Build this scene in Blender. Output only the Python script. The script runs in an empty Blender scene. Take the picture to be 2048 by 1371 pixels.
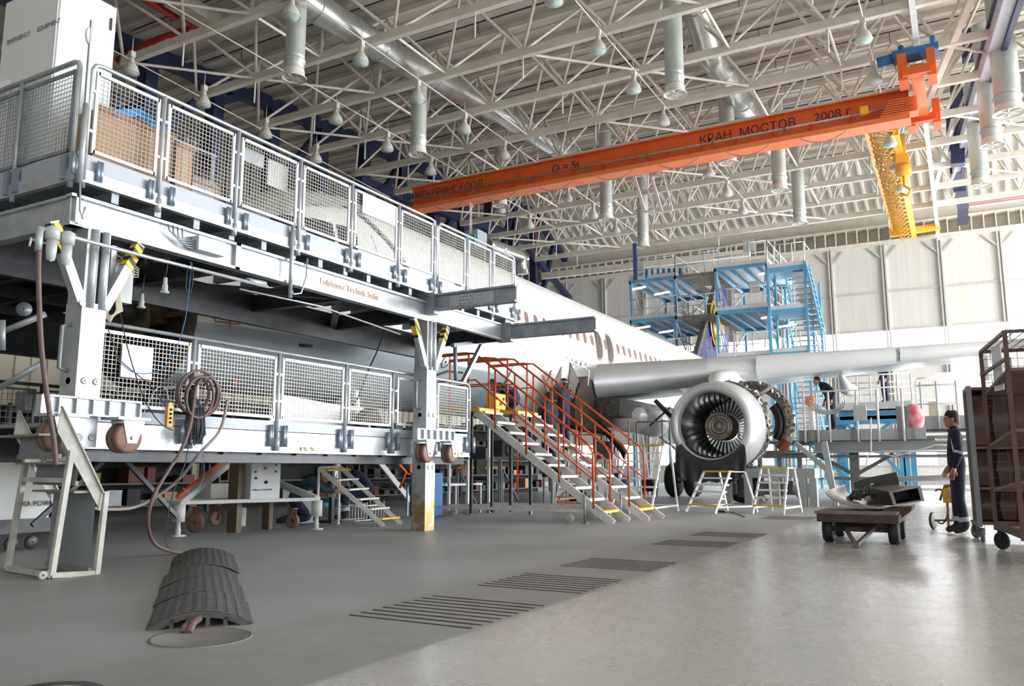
import bpy, bmesh, math, random
from mathutils import Vector, Matrix, Quaternion
random.seed(7)
C = bpy.context.scene.collection
V = Vector
PI = math.pi
def R(d): return math.radians(d)

# ------------------------------------------------------------------ camera geometry
FOC = 1640.0; PITCH = math.atan(251/1640); AZ = math.atan2(920, math.hypot(1640, 251)); EYE = 0.93
def ray(px, py):
    u = px-1024; v = 685.5-py
    F = FOC*math.cos(PITCH)-v*math.sin(PITCH); U = FOC*math.sin(PITCH)+v*math.cos(PITCH)
    return V((F*math.cos(AZ)+u*math.sin(AZ), F*math.sin(AZ)-u*math.cos(AZ), U))
def at(px, py, X=None, Y=None, Z=None):
    r = ray(px, py)
    t = X/r.x if X is not None else (Y/r.y if Y is not None else (Z-EYE)/r.z)
    return V((r.x*t, r.y*t, r.z*t+EYE))

# ------------------------------------------------------------------ materials
MATS = {}
def mat(name, col, rough=0.5, metal=0.0, col2=None, scale=4.0, amt=0.5, bump=0.0, emit=0.0, detail=4.0, wave=None, spec=None, stretch=None, lohi=(0.35,0.65)):
    if name in MATS: return MATS[name]
    m = bpy.data.materials.new(name); m.use_nodes = True
    nt = m.node_tree; b = nt.nodes['Principled BSDF']
    b.inputs['Roughness'].default_value = rough; b.inputs['Metallic'].default_value = metal
    if spec is not None: b.inputs['Specular IOR Level'].default_value = spec
    c1 = tuple(col)+(1,)
    b.inputs['Base Color'].default_value = c1
    tc = nt.nodes.new('ShaderNodeTexCoord'); mp = nt.nodes.new('ShaderNodeMapping')
    nt.links.new(tc.outputs['Object'], mp.inputs['Vector'])
    if stretch: mp.inputs['Scale'].default_value = stretch
    nz = nt.nodes.new('ShaderNodeTexNoise'); nz.inputs['Scale'].default_value = scale; nz.inputs['Detail'].default_value = detail
    nt.links.new(mp.outputs[0], nz.inputs['Vector'])
    if col2 is None: col2 = tuple(c*0.8 for c in col)
    rp = nt.nodes.new('ShaderNodeValToRGB')
    rp.color_ramp.elements[0].position = lohi[0]; rp.color_ramp.elements[1].position = lohi[1]
    a = tuple(col2[i]*amt+col[i]*(1-amt) for i in range(3))
    rp.color_ramp.elements[0].color = a+(1,); rp.color_ramp.elements[1].color = c1
    nt.links.new(nz.outputs['Fac'], rp.inputs['Fac'])
    nt.links.new(rp.outputs['Color'], b.inputs['Base Color'])
    if bump:
        bp = nt.nodes.new('ShaderNodeBump'); bp.inputs['Strength'].default_value = bump; bp.inputs['Distance'].default_value = 0.02
        nt.links.new(nz.outputs['Fac'], bp.inputs['Height']); nt.links.new(bp.outputs[0], b.inputs['Normal'])
    if emit:
        b.inputs['Emission Color'].default_value = c1; b.inputs['Emission Strength'].default_value = emit
    MATS[name] = m; return m

GALV = mat('galvanised steel', (0.54,0.57,0.60), 0.4, 0.45, (0.38,0.42,0.46), 5, 0.7, 0.05)
GALVD = mat('dull galvanised steel', (0.34,0.37,0.40), 0.5, 0.5, (0.20,0.23,0.26), 5, 0.7)
GREYP = mat('grey paint', (0.36,0.40,0.44), 0.5, 0, (0.28,0.32,0.36), 3, 0.6)
WHITEP = mat('white paint', (0.80,0.80,0.79), 0.4, 0, (0.66,0.66,0.64), 3, 0.6)
WHITEM = mat('white powder coat', (0.70,0.72,0.75), 0.35, 0.1, (0.6,0.62,0.66), 9, 0.5)
ROOFW = mat('cream truss paint', (0.73,0.69,0.62), 0.5, 0, (0.60,0.55,0.47), 2, 0.6)
DECKW = mat('cream roof sheet', (0.66,0.62,0.56), 0.6, 0, (0.50,0.45,0.40), 1.2, 0.6)
NAVY = mat('navy steel paint', (0.018,0.026,0.085), 0.45, 0, (0.012,0.016,0.05), 2, 0.6)
LILAC = mat('pale lilac paint', (0.50,0.50,0.58), 0.45, 0, (0.42,0.42,0.50), 2, 0.6)
ORANGE = mat('orange crane paint', (0.80,0.13,0.02), 0.4, 0, (0.66,0.09,0.015), 2, 0.5)
ORANGE_LIT = mat('lit orange crane paint', (0.92,0.23,0.07), 0.4, 0, (0.82,0.18,0.05), 2, 0.5)  # same crane orange, with the light on its lower parts put into the colour
RAILO = mat('orange rail paint', (0.62,0.10,0.03), 0.4, 0, (0.42,0.06,0.02), 6, 0.6)
YEL = mat('yellow paint', (0.85,0.50,0.03), 0.45, 0, (0.62,0.36,0.03), 8, 0.6)
YELC = mat('yellow crane paint', (0.95,0.52,0.05), 0.4, 0, (0.85,0.42,0.04), 3, 0.6)
BLUE = mat('sky blue steel paint', (0.13,0.42,0.66), 0.45, 0, (0.08,0.30,0.52), 2, 0.6)
BLUED = mat('blue paint', (0.03,0.17,0.42), 0.45, 0, (0.02,0.10,0.3), 3, 0.5)
BLACK = mat('black rubber', (0.018,0.018,0.02), 0.6, 0, (0.01,0.01,0.01), 20, 0.5)
DARK = mat('dark metal', (0.05,0.055,0.06), 0.45, 0.3, (0.025,0.025,0.03), 6, 0.6)
BRN = mat('brown board', (0.115,0.045,0.028), 0.6, 0, (0.05,0.02,0.013), 5, 0.8)
CARD = mat('cardboard', (0.52,0.33,0.20), 0.8, 0, (0.43,0.27,0.16), 4, 0.6, stretch=(1,1,8))
GLASS = mat('dark glass', (0.02,0.02,0.025), 0.12, 0, (0.04,0.04,0.05), 3, 0.5)
STEELS = mat('bright duct metal', (0.66,0.68,0.66), 0.3, 0.8, (0.45,0.47,0.46), 3, 0.7)
ALUM = mat('bare aluminium', (0.66,0.68,0.70), 0.35, 0.6, (0.50,0.52,0.55), 1.2, 0.6)
HOSE = mat('brown rubber hose', (0.16,0.10,0.095), 0.5, 0, (0.10,0.065,0.06), 20, 0.5)
NAVYC = mat('navy work cloth', (0.012,0.018,0.045), 0.85, 0, (0.02,0.028,0.06), 12, 0.8, 0.3)
SKIN = mat('skin', (0.50,0.27,0.19), 0.55, 0, (0.42,0.21,0.15), 10, 0.5)
HAIR = mat('dark hair', (0.022,0.014,0.011), 0.7, 0, (0.04,0.025,0.02), 40, 0.7, 0.4)
REFL = mat('reflective grey tape', (0.60,0.62,0.64), 0.4)
SIGNW = mat('white sheet', (0.88,0.89,0.92), 0.5, 0, (0.82,0.83,0.87), 2, 0.5)
TEXTD = mat('dark lettering', (0.03,0.025,0.03), 0.6)
TEXTG = mat('grey lettering', (0.25,0.27,0.3), 0.6)
TEAL = mat('teal enamel', (0.02,0.36,0.33), 0.4)
RED = mat('red enamel', (0.65,0.03,0.02), 0.45)
RUST = mat('rusty brown metal', (0.30,0.12,0.06), 0.7, 0.1, (0.14,0.06,0.035), 9, 0.8)
TYRE = mat('brown caster tyre', (0.24,0.13,0.10), 0.55, 0, (0.16,0.085,0.065), 12, 0.6)
CABGREY = mat('light grey enamel', (0.52,0.56,0.56), 0.45, 0, (0.46,0.5,0.5), 2, 0.5)

def hazard():
    m = mat('hazard stripes', (0.85,0.6,0.02), 0.5); nt = m.node_tree
    b = nt.nodes['Principled BSDF']; tc = nt.nodes.new('ShaderNodeTexCoord')
    mp = nt.nodes.new('ShaderNodeMapping'); mp.inputs['Rotation'].default_value = (0, R(45), 0)
    w = nt.nodes.new('ShaderNodeTexWave'); w.wave_type='BANDS'; w.bands_direction='X'; w.inputs['Scale'].default_value = 3.2
    r = nt.nodes.new('ShaderNodeValToRGB'); r.color_ramp.interpolation='CONSTANT'
    r.color_ramp.elements[0].color=(0.02,0.02,0.02,1); r.color_ramp.elements[1].color=(0.85,0.55,0.03,1); r.color_ramp.elements[1].position=0.5
    nt.links.new(tc.outputs['Object'], mp.inputs[0]); nt.links.new(mp.outputs[0], w.inputs[0]); nt.links.new(w.outputs['Color'], r.inputs[0]); nt.links.new(r.outputs[0], b.inputs['Base Color'])
    return m
HAZ = hazard()

# ------------------------------------------------------------------ mesh builder
class MB:
    def __init__(s): s.v = []; s.f = []; s.sm = []; s.mi = []; s.cur = 0
    def add(s, vs, fs, smooth=False):
        n = len(s.v); s.v += [tuple(p) for p in vs]
        for f in fs: s.f.append([i+n for i in f]); s.sm.append(smooth); s.mi.append(s.cur)
        return s
    def box(s, c, size, rot=None):
        hx, hy, hz = size[0]/2, size[1]/2, size[2]/2
        M = rot.to_matrix() if isinstance(rot, Quaternion) else (Matrix.Rotation(rot, 3, 'Z') if rot else None)
        vs = []
        for x in (-hx,hx):
            for y in (-hy,hy):
                for z in (-hz,hz):
                    p = V((x,y,z)); p = M@p if M else p; vs.append(p+V(c))
        return s.add(vs, [(0,1,3,2),(4,6,7,5),(0,4,5,1),(2,3,7,6),(0,2,6,4),(1,5,7,3)])
    def b2(s, a, b):  # box from two corners
        a = V(a); b = V(b)
        return s.box((a+b)/2, [abs(b[i]-a[i]) for i in range(3)])
    def bar(s, a, b, w=0.05, h=None, up=(0,0,1)):
        a = V(a); b = V(b); h = h or w; d = b-a; L = d.length
        if L < 1e-6: return s
        d /= L; u = V(up)
        if abs(d.dot(u)) > 0.98: u = V((1,0,0)) if abs(d.x) < 0.9 else V((0,1,0))
        sd = d.cross(u).normalized(); u2 = sd.cross(d).normalized()
        vs = []
        for p in (a,b):
            for (i,j) in ((-1,-1),(1,-1),(1,1),(-1,1)): vs.append(p+sd*(i*w/2)+u2*(j*h/2))
        return s.add(vs, [(3,2,1,0),(4,5,6,7),(0,1,5,4),(1,2,6,5),(2,3,7,6),(3,0,4,7)])
    def tube(s, pts, r=0.02, n=8, close=False, caps=True, rr=None):
        pts = [V(p) for p in pts]; m = len(pts); vs = []; prev = None
        for i, p in enumerate(pts):
            if close: d = pts[(i+1)%m]-pts[i-1]
            else: d = pts[min(i+1,m-1)]-pts[max(i-1,0)]
            d.normalize()
            if prev is None:
                u = V((0,0,1)) if abs(d.z) < 0.9 else V((1,0,0))
                sd = d.cross(u).normalized()
            else:
                sd = (prev - d*prev.dot(d)).normalized()
            prev = sd; u2 = sd.cross(d)
            rad = rr[i] if rr else r
            for k in range(n):
                a = 2*PI*k/n; vs.append(p+sd*(math.cos(a)*rad)+u2*(math.sin(a)*rad))
        fs = []
        for i in range(m if close else m-1):
            j = (i+1)%m
            for k in range(n): fs.append((i*n+k, j*n+k, j*n+(k+1)%n, i*n+(k+1)%n))
        s.add(vs, fs, True)
        if caps and not close:
            b0 = len(s.v)-m*n
            s.f.append([b0+k for k in range(n)]); s.sm.append(False); s.mi.append(s.cur)
            s.f.append([b0+(m-1)*n+n-1-k for k in range(n)]); s.sm.append(False); s.mi.append(s.cur)
        return s
    def lathe(s, prof, o=(0,0,0), axis=(0,0,1), n=24, a0=0, a1=2*PI, smooth=True):
        # prof: list of (radius, height along axis)
        ax = V(axis).normalized(); u = V((0,0,1)) if abs(ax.z) < 0.9 else V((1,0,0))
        sx = ax.cross(u).normalized(); sy = ax.cross(sx).normalized(); o = V(o)
        full = abs(a1-a0-2*PI) < 1e-6; cnt = n if full else n+1; vs = []
        for (r, h) in prof:
            for k in range(cnt):
                a = a0+(a1-a0)*k/n; vs.append(o+ax*h+sx*(math.cos(a)*r)+sy*(math.sin(a)*r))
        fs = []
        for i in range(len(prof)-1):
            for k in range(n):
                k2 = (k+1)%cnt; fs.append((i*cnt+k, i*cnt+k2, (i+1)*cnt+k2, (i+1)*cnt+k))
        return s.add(vs, fs, smooth)
    def prism(s, poly, off):
        # poly: 3D points of one face, off: extrusion vector
        n = len(poly); off = V(off); vs = [V(p) for p in poly]+[V(p)+off for p in poly]
        fs = [list(range(n))[::-1], list(range(n,2*n))]+[(i,(i+1)%n,(i+1)%n+n,i+n) for i in range(n)]
        return s.add(vs, fs)
    def sphere(s, c, r, n=12, m=8, sc=(1,1,1)):
        prof = [(math.sin(PI*i/m)*r+1e-5, -math.cos(PI*i/m)*r) for i in range(m+1)]
        b0 = len(s.v); s.lathe(prof, (0,0,0), (0,0,1), n)
        for i in range(b0, len(s.v)):
            p = s.v[i]; s.v[i] = (p[0]*sc[0]+c[0], p[1]*sc[1]+c[1], p[2]*sc[2]+c[2])
        return s
    def build(s, name, m, parent=None, label=None):
        me = bpy.data.meshes.new(name); me.from_pydata(s.v, [], s.f)
        ml = m if isinstance(m, (list,tuple)) else [m]
        for q in ml: me.materials.append(q)
        me.polygons.foreach_set('use_smooth', s.sm); me.polygons.foreach_set('material_index', s.mi)
        bm = bmesh.new(); bm.from_mesh(me); bmesh.ops.recalc_face_normals(bm, faces=bm.faces); bm.to_mesh(me); bm.free()
        me.update()
        o = bpy.data.objects.new(name, me); C.objects.link(o)
        if parent:
            o.parent = parent
            o.matrix_parent_inverse = WM[parent.name].inverted() if parent.name in WM else Matrix()
        if label: o['label'] = label
        WM[o.name] = WM.get(parent.name, Matrix()) if parent else Matrix()
        if parent: WM[o.name] = Matrix()  # vertices already in world/thing space
        return o
WM = {}
def thing(name, label, cat, loc=None, group=None):
    """Empty at the base of a thing whose part meshes are written in world space (loc given) or in its own space (loc None)."""
    o = bpy.data.objects.new(name, None); C.objects.link(o); o.empty_display_size = 0.1
    if loc is not None: o.location = loc; WM[o.name] = Matrix.Translation(V(loc))
    else: WM[o.name] = Matrix()
    o['label'] = label; o['category'] = cat
    if group: o['group'] = group
    return o
def tag(o, label, cat, group=None):
    o['label'] = label; o['category'] = cat
    if group: o['group'] = group
    return o
def struct(name, mb, m):
    o = mb.build(name, m); o['kind'] = 'structure'; return o
def dup(root, loc=None, rotz=None, label=None, group=None):
    r = root.copy(); C.objects.link(r)
    if loc is not None: r.location = loc
    if rotz is not None: r.rotation_euler = (0,0,rotz)
    if label: r['label'] = label
    if group: r['group'] = group
    for ch in KIDS(root):
        c = ch.copy(); C.objects.link(c); c.parent = r
        for g in KIDS(ch):
            d = g.copy(); C.objects.link(d); d.parent = c
    return r
def KIDS(o): return [c for c in bpy.data.objects if c.parent == o]
def text_mesh(name, body, size, o, xd, up, m, parent=None, thick=0.002):
    cu = bpy.data.curves.new(name, 'FONT'); cu.body = body; cu.size = size; cu.extrude = thick
    t = bpy.data.objects.new(name, cu); C.objects.link(t)
    me = bpy.data.meshes.new_from_object(t.evaluated_get(bpy.context.evaluated_depsgraph_get()))
    bpy.data.objects.remove(t)
    xd = V(xd).normalized(); up = V(up).normalized(); n = xd.cross(up).normalized(); up = n.cross(xd)
    M = Matrix(((xd.x,up.x,n.x,o[0]),(xd.y,up.y,n.y,o[1]),(xd.z,up.z,n.z,o[2]),(0,0,0,1)))
    me.transform(M); me.materials.clear(); me.materials.append(m)
    ob = bpy.data.objects.new(name, me); C.objects.link(ob)
    if parent:
        ob.parent = parent; ob.matrix_parent_inverse = WM[parent.name].inverted() if parent.name in WM else Matrix()
    return ob
def wires(mb, a, b, z0, z1, pitch=0.045, t=0.005):
    """Welded wire mesh standing between plan points a and b."""
    a = V((a[0],a[1],0)); b = V((b[0],b[1],0)); L = (b-a).length; n = max(2,int(L/pitch)); d = (b-a)/n
    for i in range(1,n): p = a+d*i; mb.bar((p.x,p.y,z0),(p.x,p.y,z1),t)
    m = max(2,int((z1-z0)/pitch))
    for j in range(1,m): z = z0+(z1-z0)*j/m; mb.bar((a.x,a.y,z),(b.x,b.y,z),t)
def frame4(mb, a, b, z0, z1, w=0.03, d=0.02):
    a=V((a[0],a[1],0)); b=V((b[0],b[1],0)); up=V((0,0,1))
    for z in (z0,z1): mb.bar(a+up*z, b+up*z, d, w)
    for p in (a,b): mb.bar(p+up*(z0-w/2), p+up*(z1+w/2), w, d, up=(b-a).cross(up))
# ================================================================== SHELL
XW = 54.0                    # far wall
def deckz(x): return 14.8+0.08*x if x < 48.6 else 14.8+0.08*48.6-0.344*(x-48.6)
def floor_mat():
    m = bpy.data.materials.new('polished concrete'); m.use_nodes = True; nt = m.node_tree; b = nt.nodes['Principled BSDF']
    N = nt.nodes.new; L = nt.links.new
    tc = N('ShaderNodeTexCoord'); sx = N('ShaderNodeSeparateXYZ'); L(tc.outputs['Object'], sx.inputs[0])
    mask = N('ShaderNodeMapRange'); mask.inputs['From Min'].default_value = 2.62; mask.inputs['From Max'].default_value = 2.58
    L(sx.outputs['Y'], mask.inputs['Value'])
    n1 = N('ShaderNodeTexNoise'); n1.inputs['Scale'].default_value = 0.5; n1.inputs['Detail'].default_value = 8; L(tc.outputs['Object'], n1.inputs['Vector'])
    n2 = N('ShaderNodeTexNoise'); n2.inputs['Scale'].default_value = 3.5; n2.inputs['Detail'].default_value = 10; n2.inputs['Roughness'].default_value=0.7; L(tc.outputs['Object'], n2.inputs['Vector'])
    r1 = N('ShaderNodeValToRGB'); r1.color_ramp.elements[0].position=.3; r1.color_ramp.elements[1].position=.7
    r1.color_ramp.elements[0].color=(0.25,0.262,0.262,1); r1.color_ramp.elements[1].color=(0.35,0.375,0.38,1); L(n1.outputs['Fac'], r1.inputs[0])
    r2 = N('ShaderNodeValToRGB'); r2.color_ramp.elements[0].position=.3; r2.color_ramp.elements[1].position=.7
    r2.color_ramp.elements[0].color=(0.42,0.41,0.39,1); r2.color_ramp.elements[1].color=(0.50,0.49,0.47,1); L(n1.outputs['Fac'], r2.inputs[0])
    mx = N('ShaderNodeMixRGB'); L(mask.outputs[0], mx.inputs[0]); L(r1.outputs[0], mx.inputs[1]); L(r2.outputs[0], mx.inputs[2])
    # dusty band round the slots
    d1 = N('ShaderNodeMath'); d1.operation='SUBTRACT'; d1.inputs[1].default_value = 3.1; L(sx.outputs['Y'], d1.inputs[0])
    d2 = N('ShaderNodeMath'); d2.operation='ABSOLUTE'; L(d1.outputs[0], d2.inputs[0])
    d3 = N('ShaderNodeMapRange'); d3.inputs['From Min'].default_value=.75; d3.inputs['From Max'].default_value=.5; L(d2.outputs[0], d3.inputs['Value'])
    dn = N('ShaderNodeMath'); dn.operation='MULTIPLY'; L(d3.outputs[0], dn.inputs[0]); L(n2.outputs['Fac'], dn.inputs[1])
    mx2 = N('ShaderNodeMixRGB'); mx2.inputs[2].default_value=(0.22,0.21,0.19,1); L(dn.outputs[0], mx2.inputs[0]); L(mx.outputs[0], mx2.inputs[1])
    # fine stains
    st = N('ShaderNodeValToRGB'); st.color_ramp.elements[0].position=.28; st.color_ramp.elements[1].position=.5
    st.color_ramp.elements[0].color=(0.8,0.79,0.78,1); st.color_ramp.elements[1].color=(1,1,1,1); L(n2.outputs['Fac'], st.inputs[0])
    mu = N('ShaderNodeMixRGB'); mu.blend_type='MULTIPLY'; mu.inputs[0].default_value=.22; L(mx2.outputs[0], mu.inputs[1]); L(st.outputs[0], mu.inputs[2])
    L(mu.outputs[0], b.inputs['Base Color'])
    rr = N('ShaderNodeMapRange'); rr.inputs['To Min'].default_value=.42; rr.inputs['To Max'].default_value=.19; L(mask.outputs[0], rr.inputs['Value'])
    ra = N('ShaderNodeMath'); ra.operation='MULTIPLY_ADD'; ra.inputs[1].default_value=.16; L(n2.outputs['Fac'], ra.inputs[0]); L(rr.outputs[0], ra.inputs[2])
    L(ra.outputs[0], b.inputs['Roughness'])
    bp = N('ShaderNodeBump'); bp.inputs['Strength'].default_value=.015; bp.inputs['Distance'].default_value=.02; L(n2.outputs['Fac'], bp.inputs['Height']); L(bp.outputs[0], b.inputs['Normal'])
    return m
mb = MB(); mb.box((26,-2,-0.1),(72,80,0.2)); struct('floor', mb, floor_mat())

# roof deck with purlins; corrugated far slope
mb = MB(); xs = [-10,48.6]
def slab(mb, x0, x1, y0=-30, y1=32, t=0.1):
    z0, z1 = deckz(x0), deckz(x1)
    mb.prism([(x0,y0,z0),(x1,y0,z1),(x1,y0,z1+t),(x0,y0,z0+t)], (0,y1-y0,0))
slab(mb, -10, 48.6); slab(mb, 48.6, 55)
x = 9.0
while x < 48:
    mb.bar((x,-30,deckz(x)-.1),(x,32,deckz(x)-.1),.12,.2); mb.bar((x+.75,-30,deckz(x+.75)-.02),(x+.75,32,deckz(x+.75)-.02),.03,.05); x += 1.5
struct('ceiling', mb, DECKW)
mb = MB(); y = -8
while y < 30:
    mb.prism([(48.6,y,deckz(48.6)),(48.6,y+.28,deckz(48.6)),(48.6,y+.2,deckz(48.6)-.2),(48.6,y+.08,deckz(48.6)-.2)], (5.4,0,-0.344*5.4)); y += .62
struct('trim_1', mb, mat('grey cream corrugated sheet',(0.62,0.60,0.54),.5,0,(0.5,0.48,0.43),1,.5))

# far wall: door leaves, girder ladder on top, band windows
WALLM = mat('pale grey wall sheet', (0.62,0.61,0.58), .55, 0, (0.52,0.51,0.47), .6, .6, stretch=(1,14,.4))
ZD = 14.5
mb = MB()
pitch = 3.08; y0 = 6.6+0.28
ys = [y0+pitch*k for k in range(-8,9)]
WZ0, WZ1 = 7.6, 9.2     # band window
mb.b2((XW,ys[0],WZ1),(XW+.15,ys[-1],ZD)); mb.b2((XW,ys[0],2.6),(XW+.15,ys[-1],WZ0)); mb.b2((XW,ys[0],0),(XW+.15,ys[-1],1.1))
for i,yy in enumerate(ys[:-1]):          # low piers between small windows
    mb.b2((XW,yy,1.1),(XW+.15,yy+1.0,2.6)); mb.b2((XW,yy+2.4,1.1),(XW+.15,yy+pitch,2.6))
struct('wall_far', mb, WALLM)
mb = MB()
for yy in ys:
    mb.b2((XW-.18,yy-.12,0),(XW,yy-.03,ZD)); mb.b2((XW-.18,yy+.05,0),(XW,yy+.14,ZD))
    for s in (-1,1):
        mb.bar((XW-.1,yy+s*.1,ZD-.85),(XW-.1,yy+s*.8,ZD-.1),.06,.12)
for z in (11.6,7.55,9.25,2.6,1.1): mb.b2((XW-.08,ys[0],z-.05),(XW,ys[-1],z+.05))
struct('trim_2', mb, mat('grey door frame',(0.50,0.49,0.46),.5))
mb = MB()
yy = ys[0]
while yy < ys[-1]: mb.b2((XW-.7,yy-.03,ZD+.15),(XW-.05,yy+.03,ZD+1.0)); yy += .62
mb.b2((XW-.75,ys[0],ZD+.02),(XW+.1,ys[-1],ZD+.14)); mb.b2((XW-.75,ys[0],ZD+1.0),(XW+.1,ys[-1],ZD+1.12)); mb.b2((XW,ys[0],ZD),(XW+.1,ys[-1],16.7))
struct('trim_3', mb, ROOFW)
GL = bpy.data.materials.new('window glass'); GL.use_nodes = True
nt = GL.node_tree; nt.nodes.clear(); out = nt.nodes.new('ShaderNodeOutputMaterial'); tr = nt.nodes.new('ShaderNodeBsdfTransparent'); gl = nt.nodes.new('ShaderNodeBsdfGlossy'); mxs = nt.nodes.new('ShaderNodeMixShader')
gl.inputs['Roughness'].default_value=.05; mxs.inputs[0].default_value=.06; tr.inputs[0].default_value=(.95,.97,1,1)
nt.links.new(tr.outputs[0], mxs.inputs[1]); nt.links.new(gl.outputs[0], mxs.inputs[2]); nt.links.new(mxs.outputs[0], out.inputs[0])
k = 0
for yy in ys[:-1]:
    if yy < -8: continue
    k += 1
    mb = MB(); mb.cur = 0
    for j in (1,2): mb.b2((XW+.02,yy+pitch*j/3-.03,WZ0),(XW+.1,yy+pitch*j/3+.03,WZ1))
    mb.cur = 1; mb.b2((XW+.05,yy,WZ0),(XW+.06,yy+pitch,WZ1)); mb.b2((XW+.05,yy+1.0,1.1),(XW+.06,yy+2.4,2.6))
    struct('window_%d' % k, mb, [WHITEP, GL])
# left wall, cream sheet
mb = MB(); mb.b2((-10,30,0),(XW,30.2,7))
x = -10
while x < XW: mb.b2((x,29.93,0),(x+.25,30,7)); x += .6
struct('wall_left', mb, mat('cream wall sheet', (0.74,0.70,0.58), .55, 0, (0.66,0.62,0.50), .5, .5))
# right wall: columns, sill and head round a large open door front
mb = MB()
mb.b2((-10,-30,12.5),(XW,-29.8,19)); 
for x in (20,38,XW-1): mb.b2((x,-30,0),(x+1,-29.6,12.5))
mb.b2((-10,-30,0),(9,-29.8,12.5))
struct('wall_right', mb, WALLM)
mb = MB(); mb.b2((-10,-30,13),(-9.8,30,16)); 
mb.b2((-10,-30,0),(-9.8,-14,13)); mb.b2((-10,-6,0),(-9.8,30,13)); mb.b2((-10,-14,5),(-9.8,-6,13))
struct('wall_rear', mb, WALLM)

# ================================================================== SPACE FRAME ROOF (structure)
ZB = 14.4
chx = [10.2+3*k for k in range(12)] + [46.2]
nd = [23.9-3*k for k in range(0,15)]
for i,x in enumerate(chx):
    mb = MB()
    mb.bar((x,23.9,ZB),(x,-18.1,ZB),.2,.26)
    x2 = x+1.5
    zt = deckz(x2)-.25
    mb.bar((x2,22.4,zt),(x2,-19.6,zt),.14,.18)
    for j,y in enumerate(nd):
        b = (x,y,ZB+.08)
        for (dx,dy) in ((1.5,-1.5),(-1.5,-1.5),(1.5,1.5),(-1.5,1.5)):
            if j == 0 and dy > 0: continue
            xx = x+dx; mb.tube([b,(xx,y+dy,deckz(xx)-.3)], .055, 6, caps=False)
        if i+1 < len(chx) and j%2 == (i%2): mb.tube([(x,y,ZB),(x+3,y-3 if j%4<2 else y,ZB)], .05, 6, caps=False)
        if j%3 == 1: mb.tube([(x,y,ZB),(x,y+.0,ZB-.9)], .03, 6)
    struct('trim_%d' % (4+i), mb, ROOFW)
# service pipes fixed under the roof sheet
mb = MB()
for k in range(13):
    x = 10.5+3*k; z = deckz(x)-.42
    mb.tube([(x,24,z),(x,-18,z)], .025, 6)
    for j in range(10): y = 22-j*4.1; mb.tube([(x,y,z),(x,y,z-.35),(x+.06,y,z-.42),(x+.12,y,z-.36)], .012, 5)
struct('trim_20', mb, DARK)

# navy portal trusses along both sides
def navy_truss(n, Y, m2):
    mb = MB()
    top = lambda x: deckz(x)-.35
    mb.bar((2,Y,top(2)),(48.5,Y,top(48.5)),.45,.55); mb.bar((48.5,Y,top(48.5)),(53.6,Y,16.2),.4,.4)
    x = 12.0; k = 0
    while x < 49:
        zb = 12.4 if x < 34 else 12.4-(x-34)*.12
        mb.bar((x,Y,top(x)),(x,Y,zb),.5,.5)
        if k%2 == 0: mb.bar((x,Y,zb),(x+3.2,Y,top(x+3.2)),.3,.3)
        else: mb.bar((x,Y,top(x)-.9),(x+1.1,Y,top(x)-.2),.3,.3); mb.bar((x,Y,top(x)-.9),(x-1.1,Y,top(x)-.2),.3,.3)
        x += 3.05; k += 1
    struct('trim_%d' % n, mb, NAVY)
navy_truss(21, 25.2, None)
# lower chords with the end knee
mb = MB(); a = at(900,448,Y=24.8); b = at(1048,480,Y=24.8); c = at(1086,535,Y=24.8); d = at(1135,562,Y=24.8)
mb.bar((a.x-8,24.8,a.z),b,.4,.5); mb.bar(b,c,.4,.45); mb.bar(c,(53.5,24.8,13.2),.35,.3)
struct('trim_22', mb, NAVY)
mb = MB(); mb.b2((-10,30,7),(XW,30.2,19)); x = -10
while x < XW: mb.b2((x,29.9,7),(x+.5,30,19)); x += 1.5
struct('trim_23', mb, mat('shaded upper wall sheet',(0.20,0.185,0.16),.6,0,(0.13,0.12,0.11),.7,.7))  # upper left wall: the shade there is put into this dark colour
# ================================================================== AIRCRAFT
YC = 11.8
ST = [(8.8,3.38,1.1,1.1),(9.6,3.72,1.42,1.38),(10.4,4.02,1.66,1.70),(11.2,4.28,1.82,1.97),(12.2,4.42,1.92,2.1),(13.5,4.45,1.97,2.16),(16,4.45,1.975,2.16),(24,4.42,1.975,2.12),(32,4.40,1.975,2.08),(36,4.60,1.85,1.86),(40,5.05,1.45,1.36),(44,5.5,.85,.78),(47,5.85,.3,.3)]
def sec(x):
    for i in range(len(ST)-1):
        a, b = ST[i], ST[i+1]
        if x <= b[0] or i == len(ST)-2:
            t = (x-a[0])/(b[0]-a[0]); 
            return [a[k]*(1-t)+b[k]*t for k in (1,2,3)]
def skin_y(x, z):
    zc, ry, rz = sec(x); q = max(0, 1-((z-zc)/rz)**2); return YC-ry*math.sqrt(q)
plane = thing('airliner', 'white narrow-body airliner with grey belly, nose under the steel docks', 'airplane', (20,YC,0))
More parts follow.
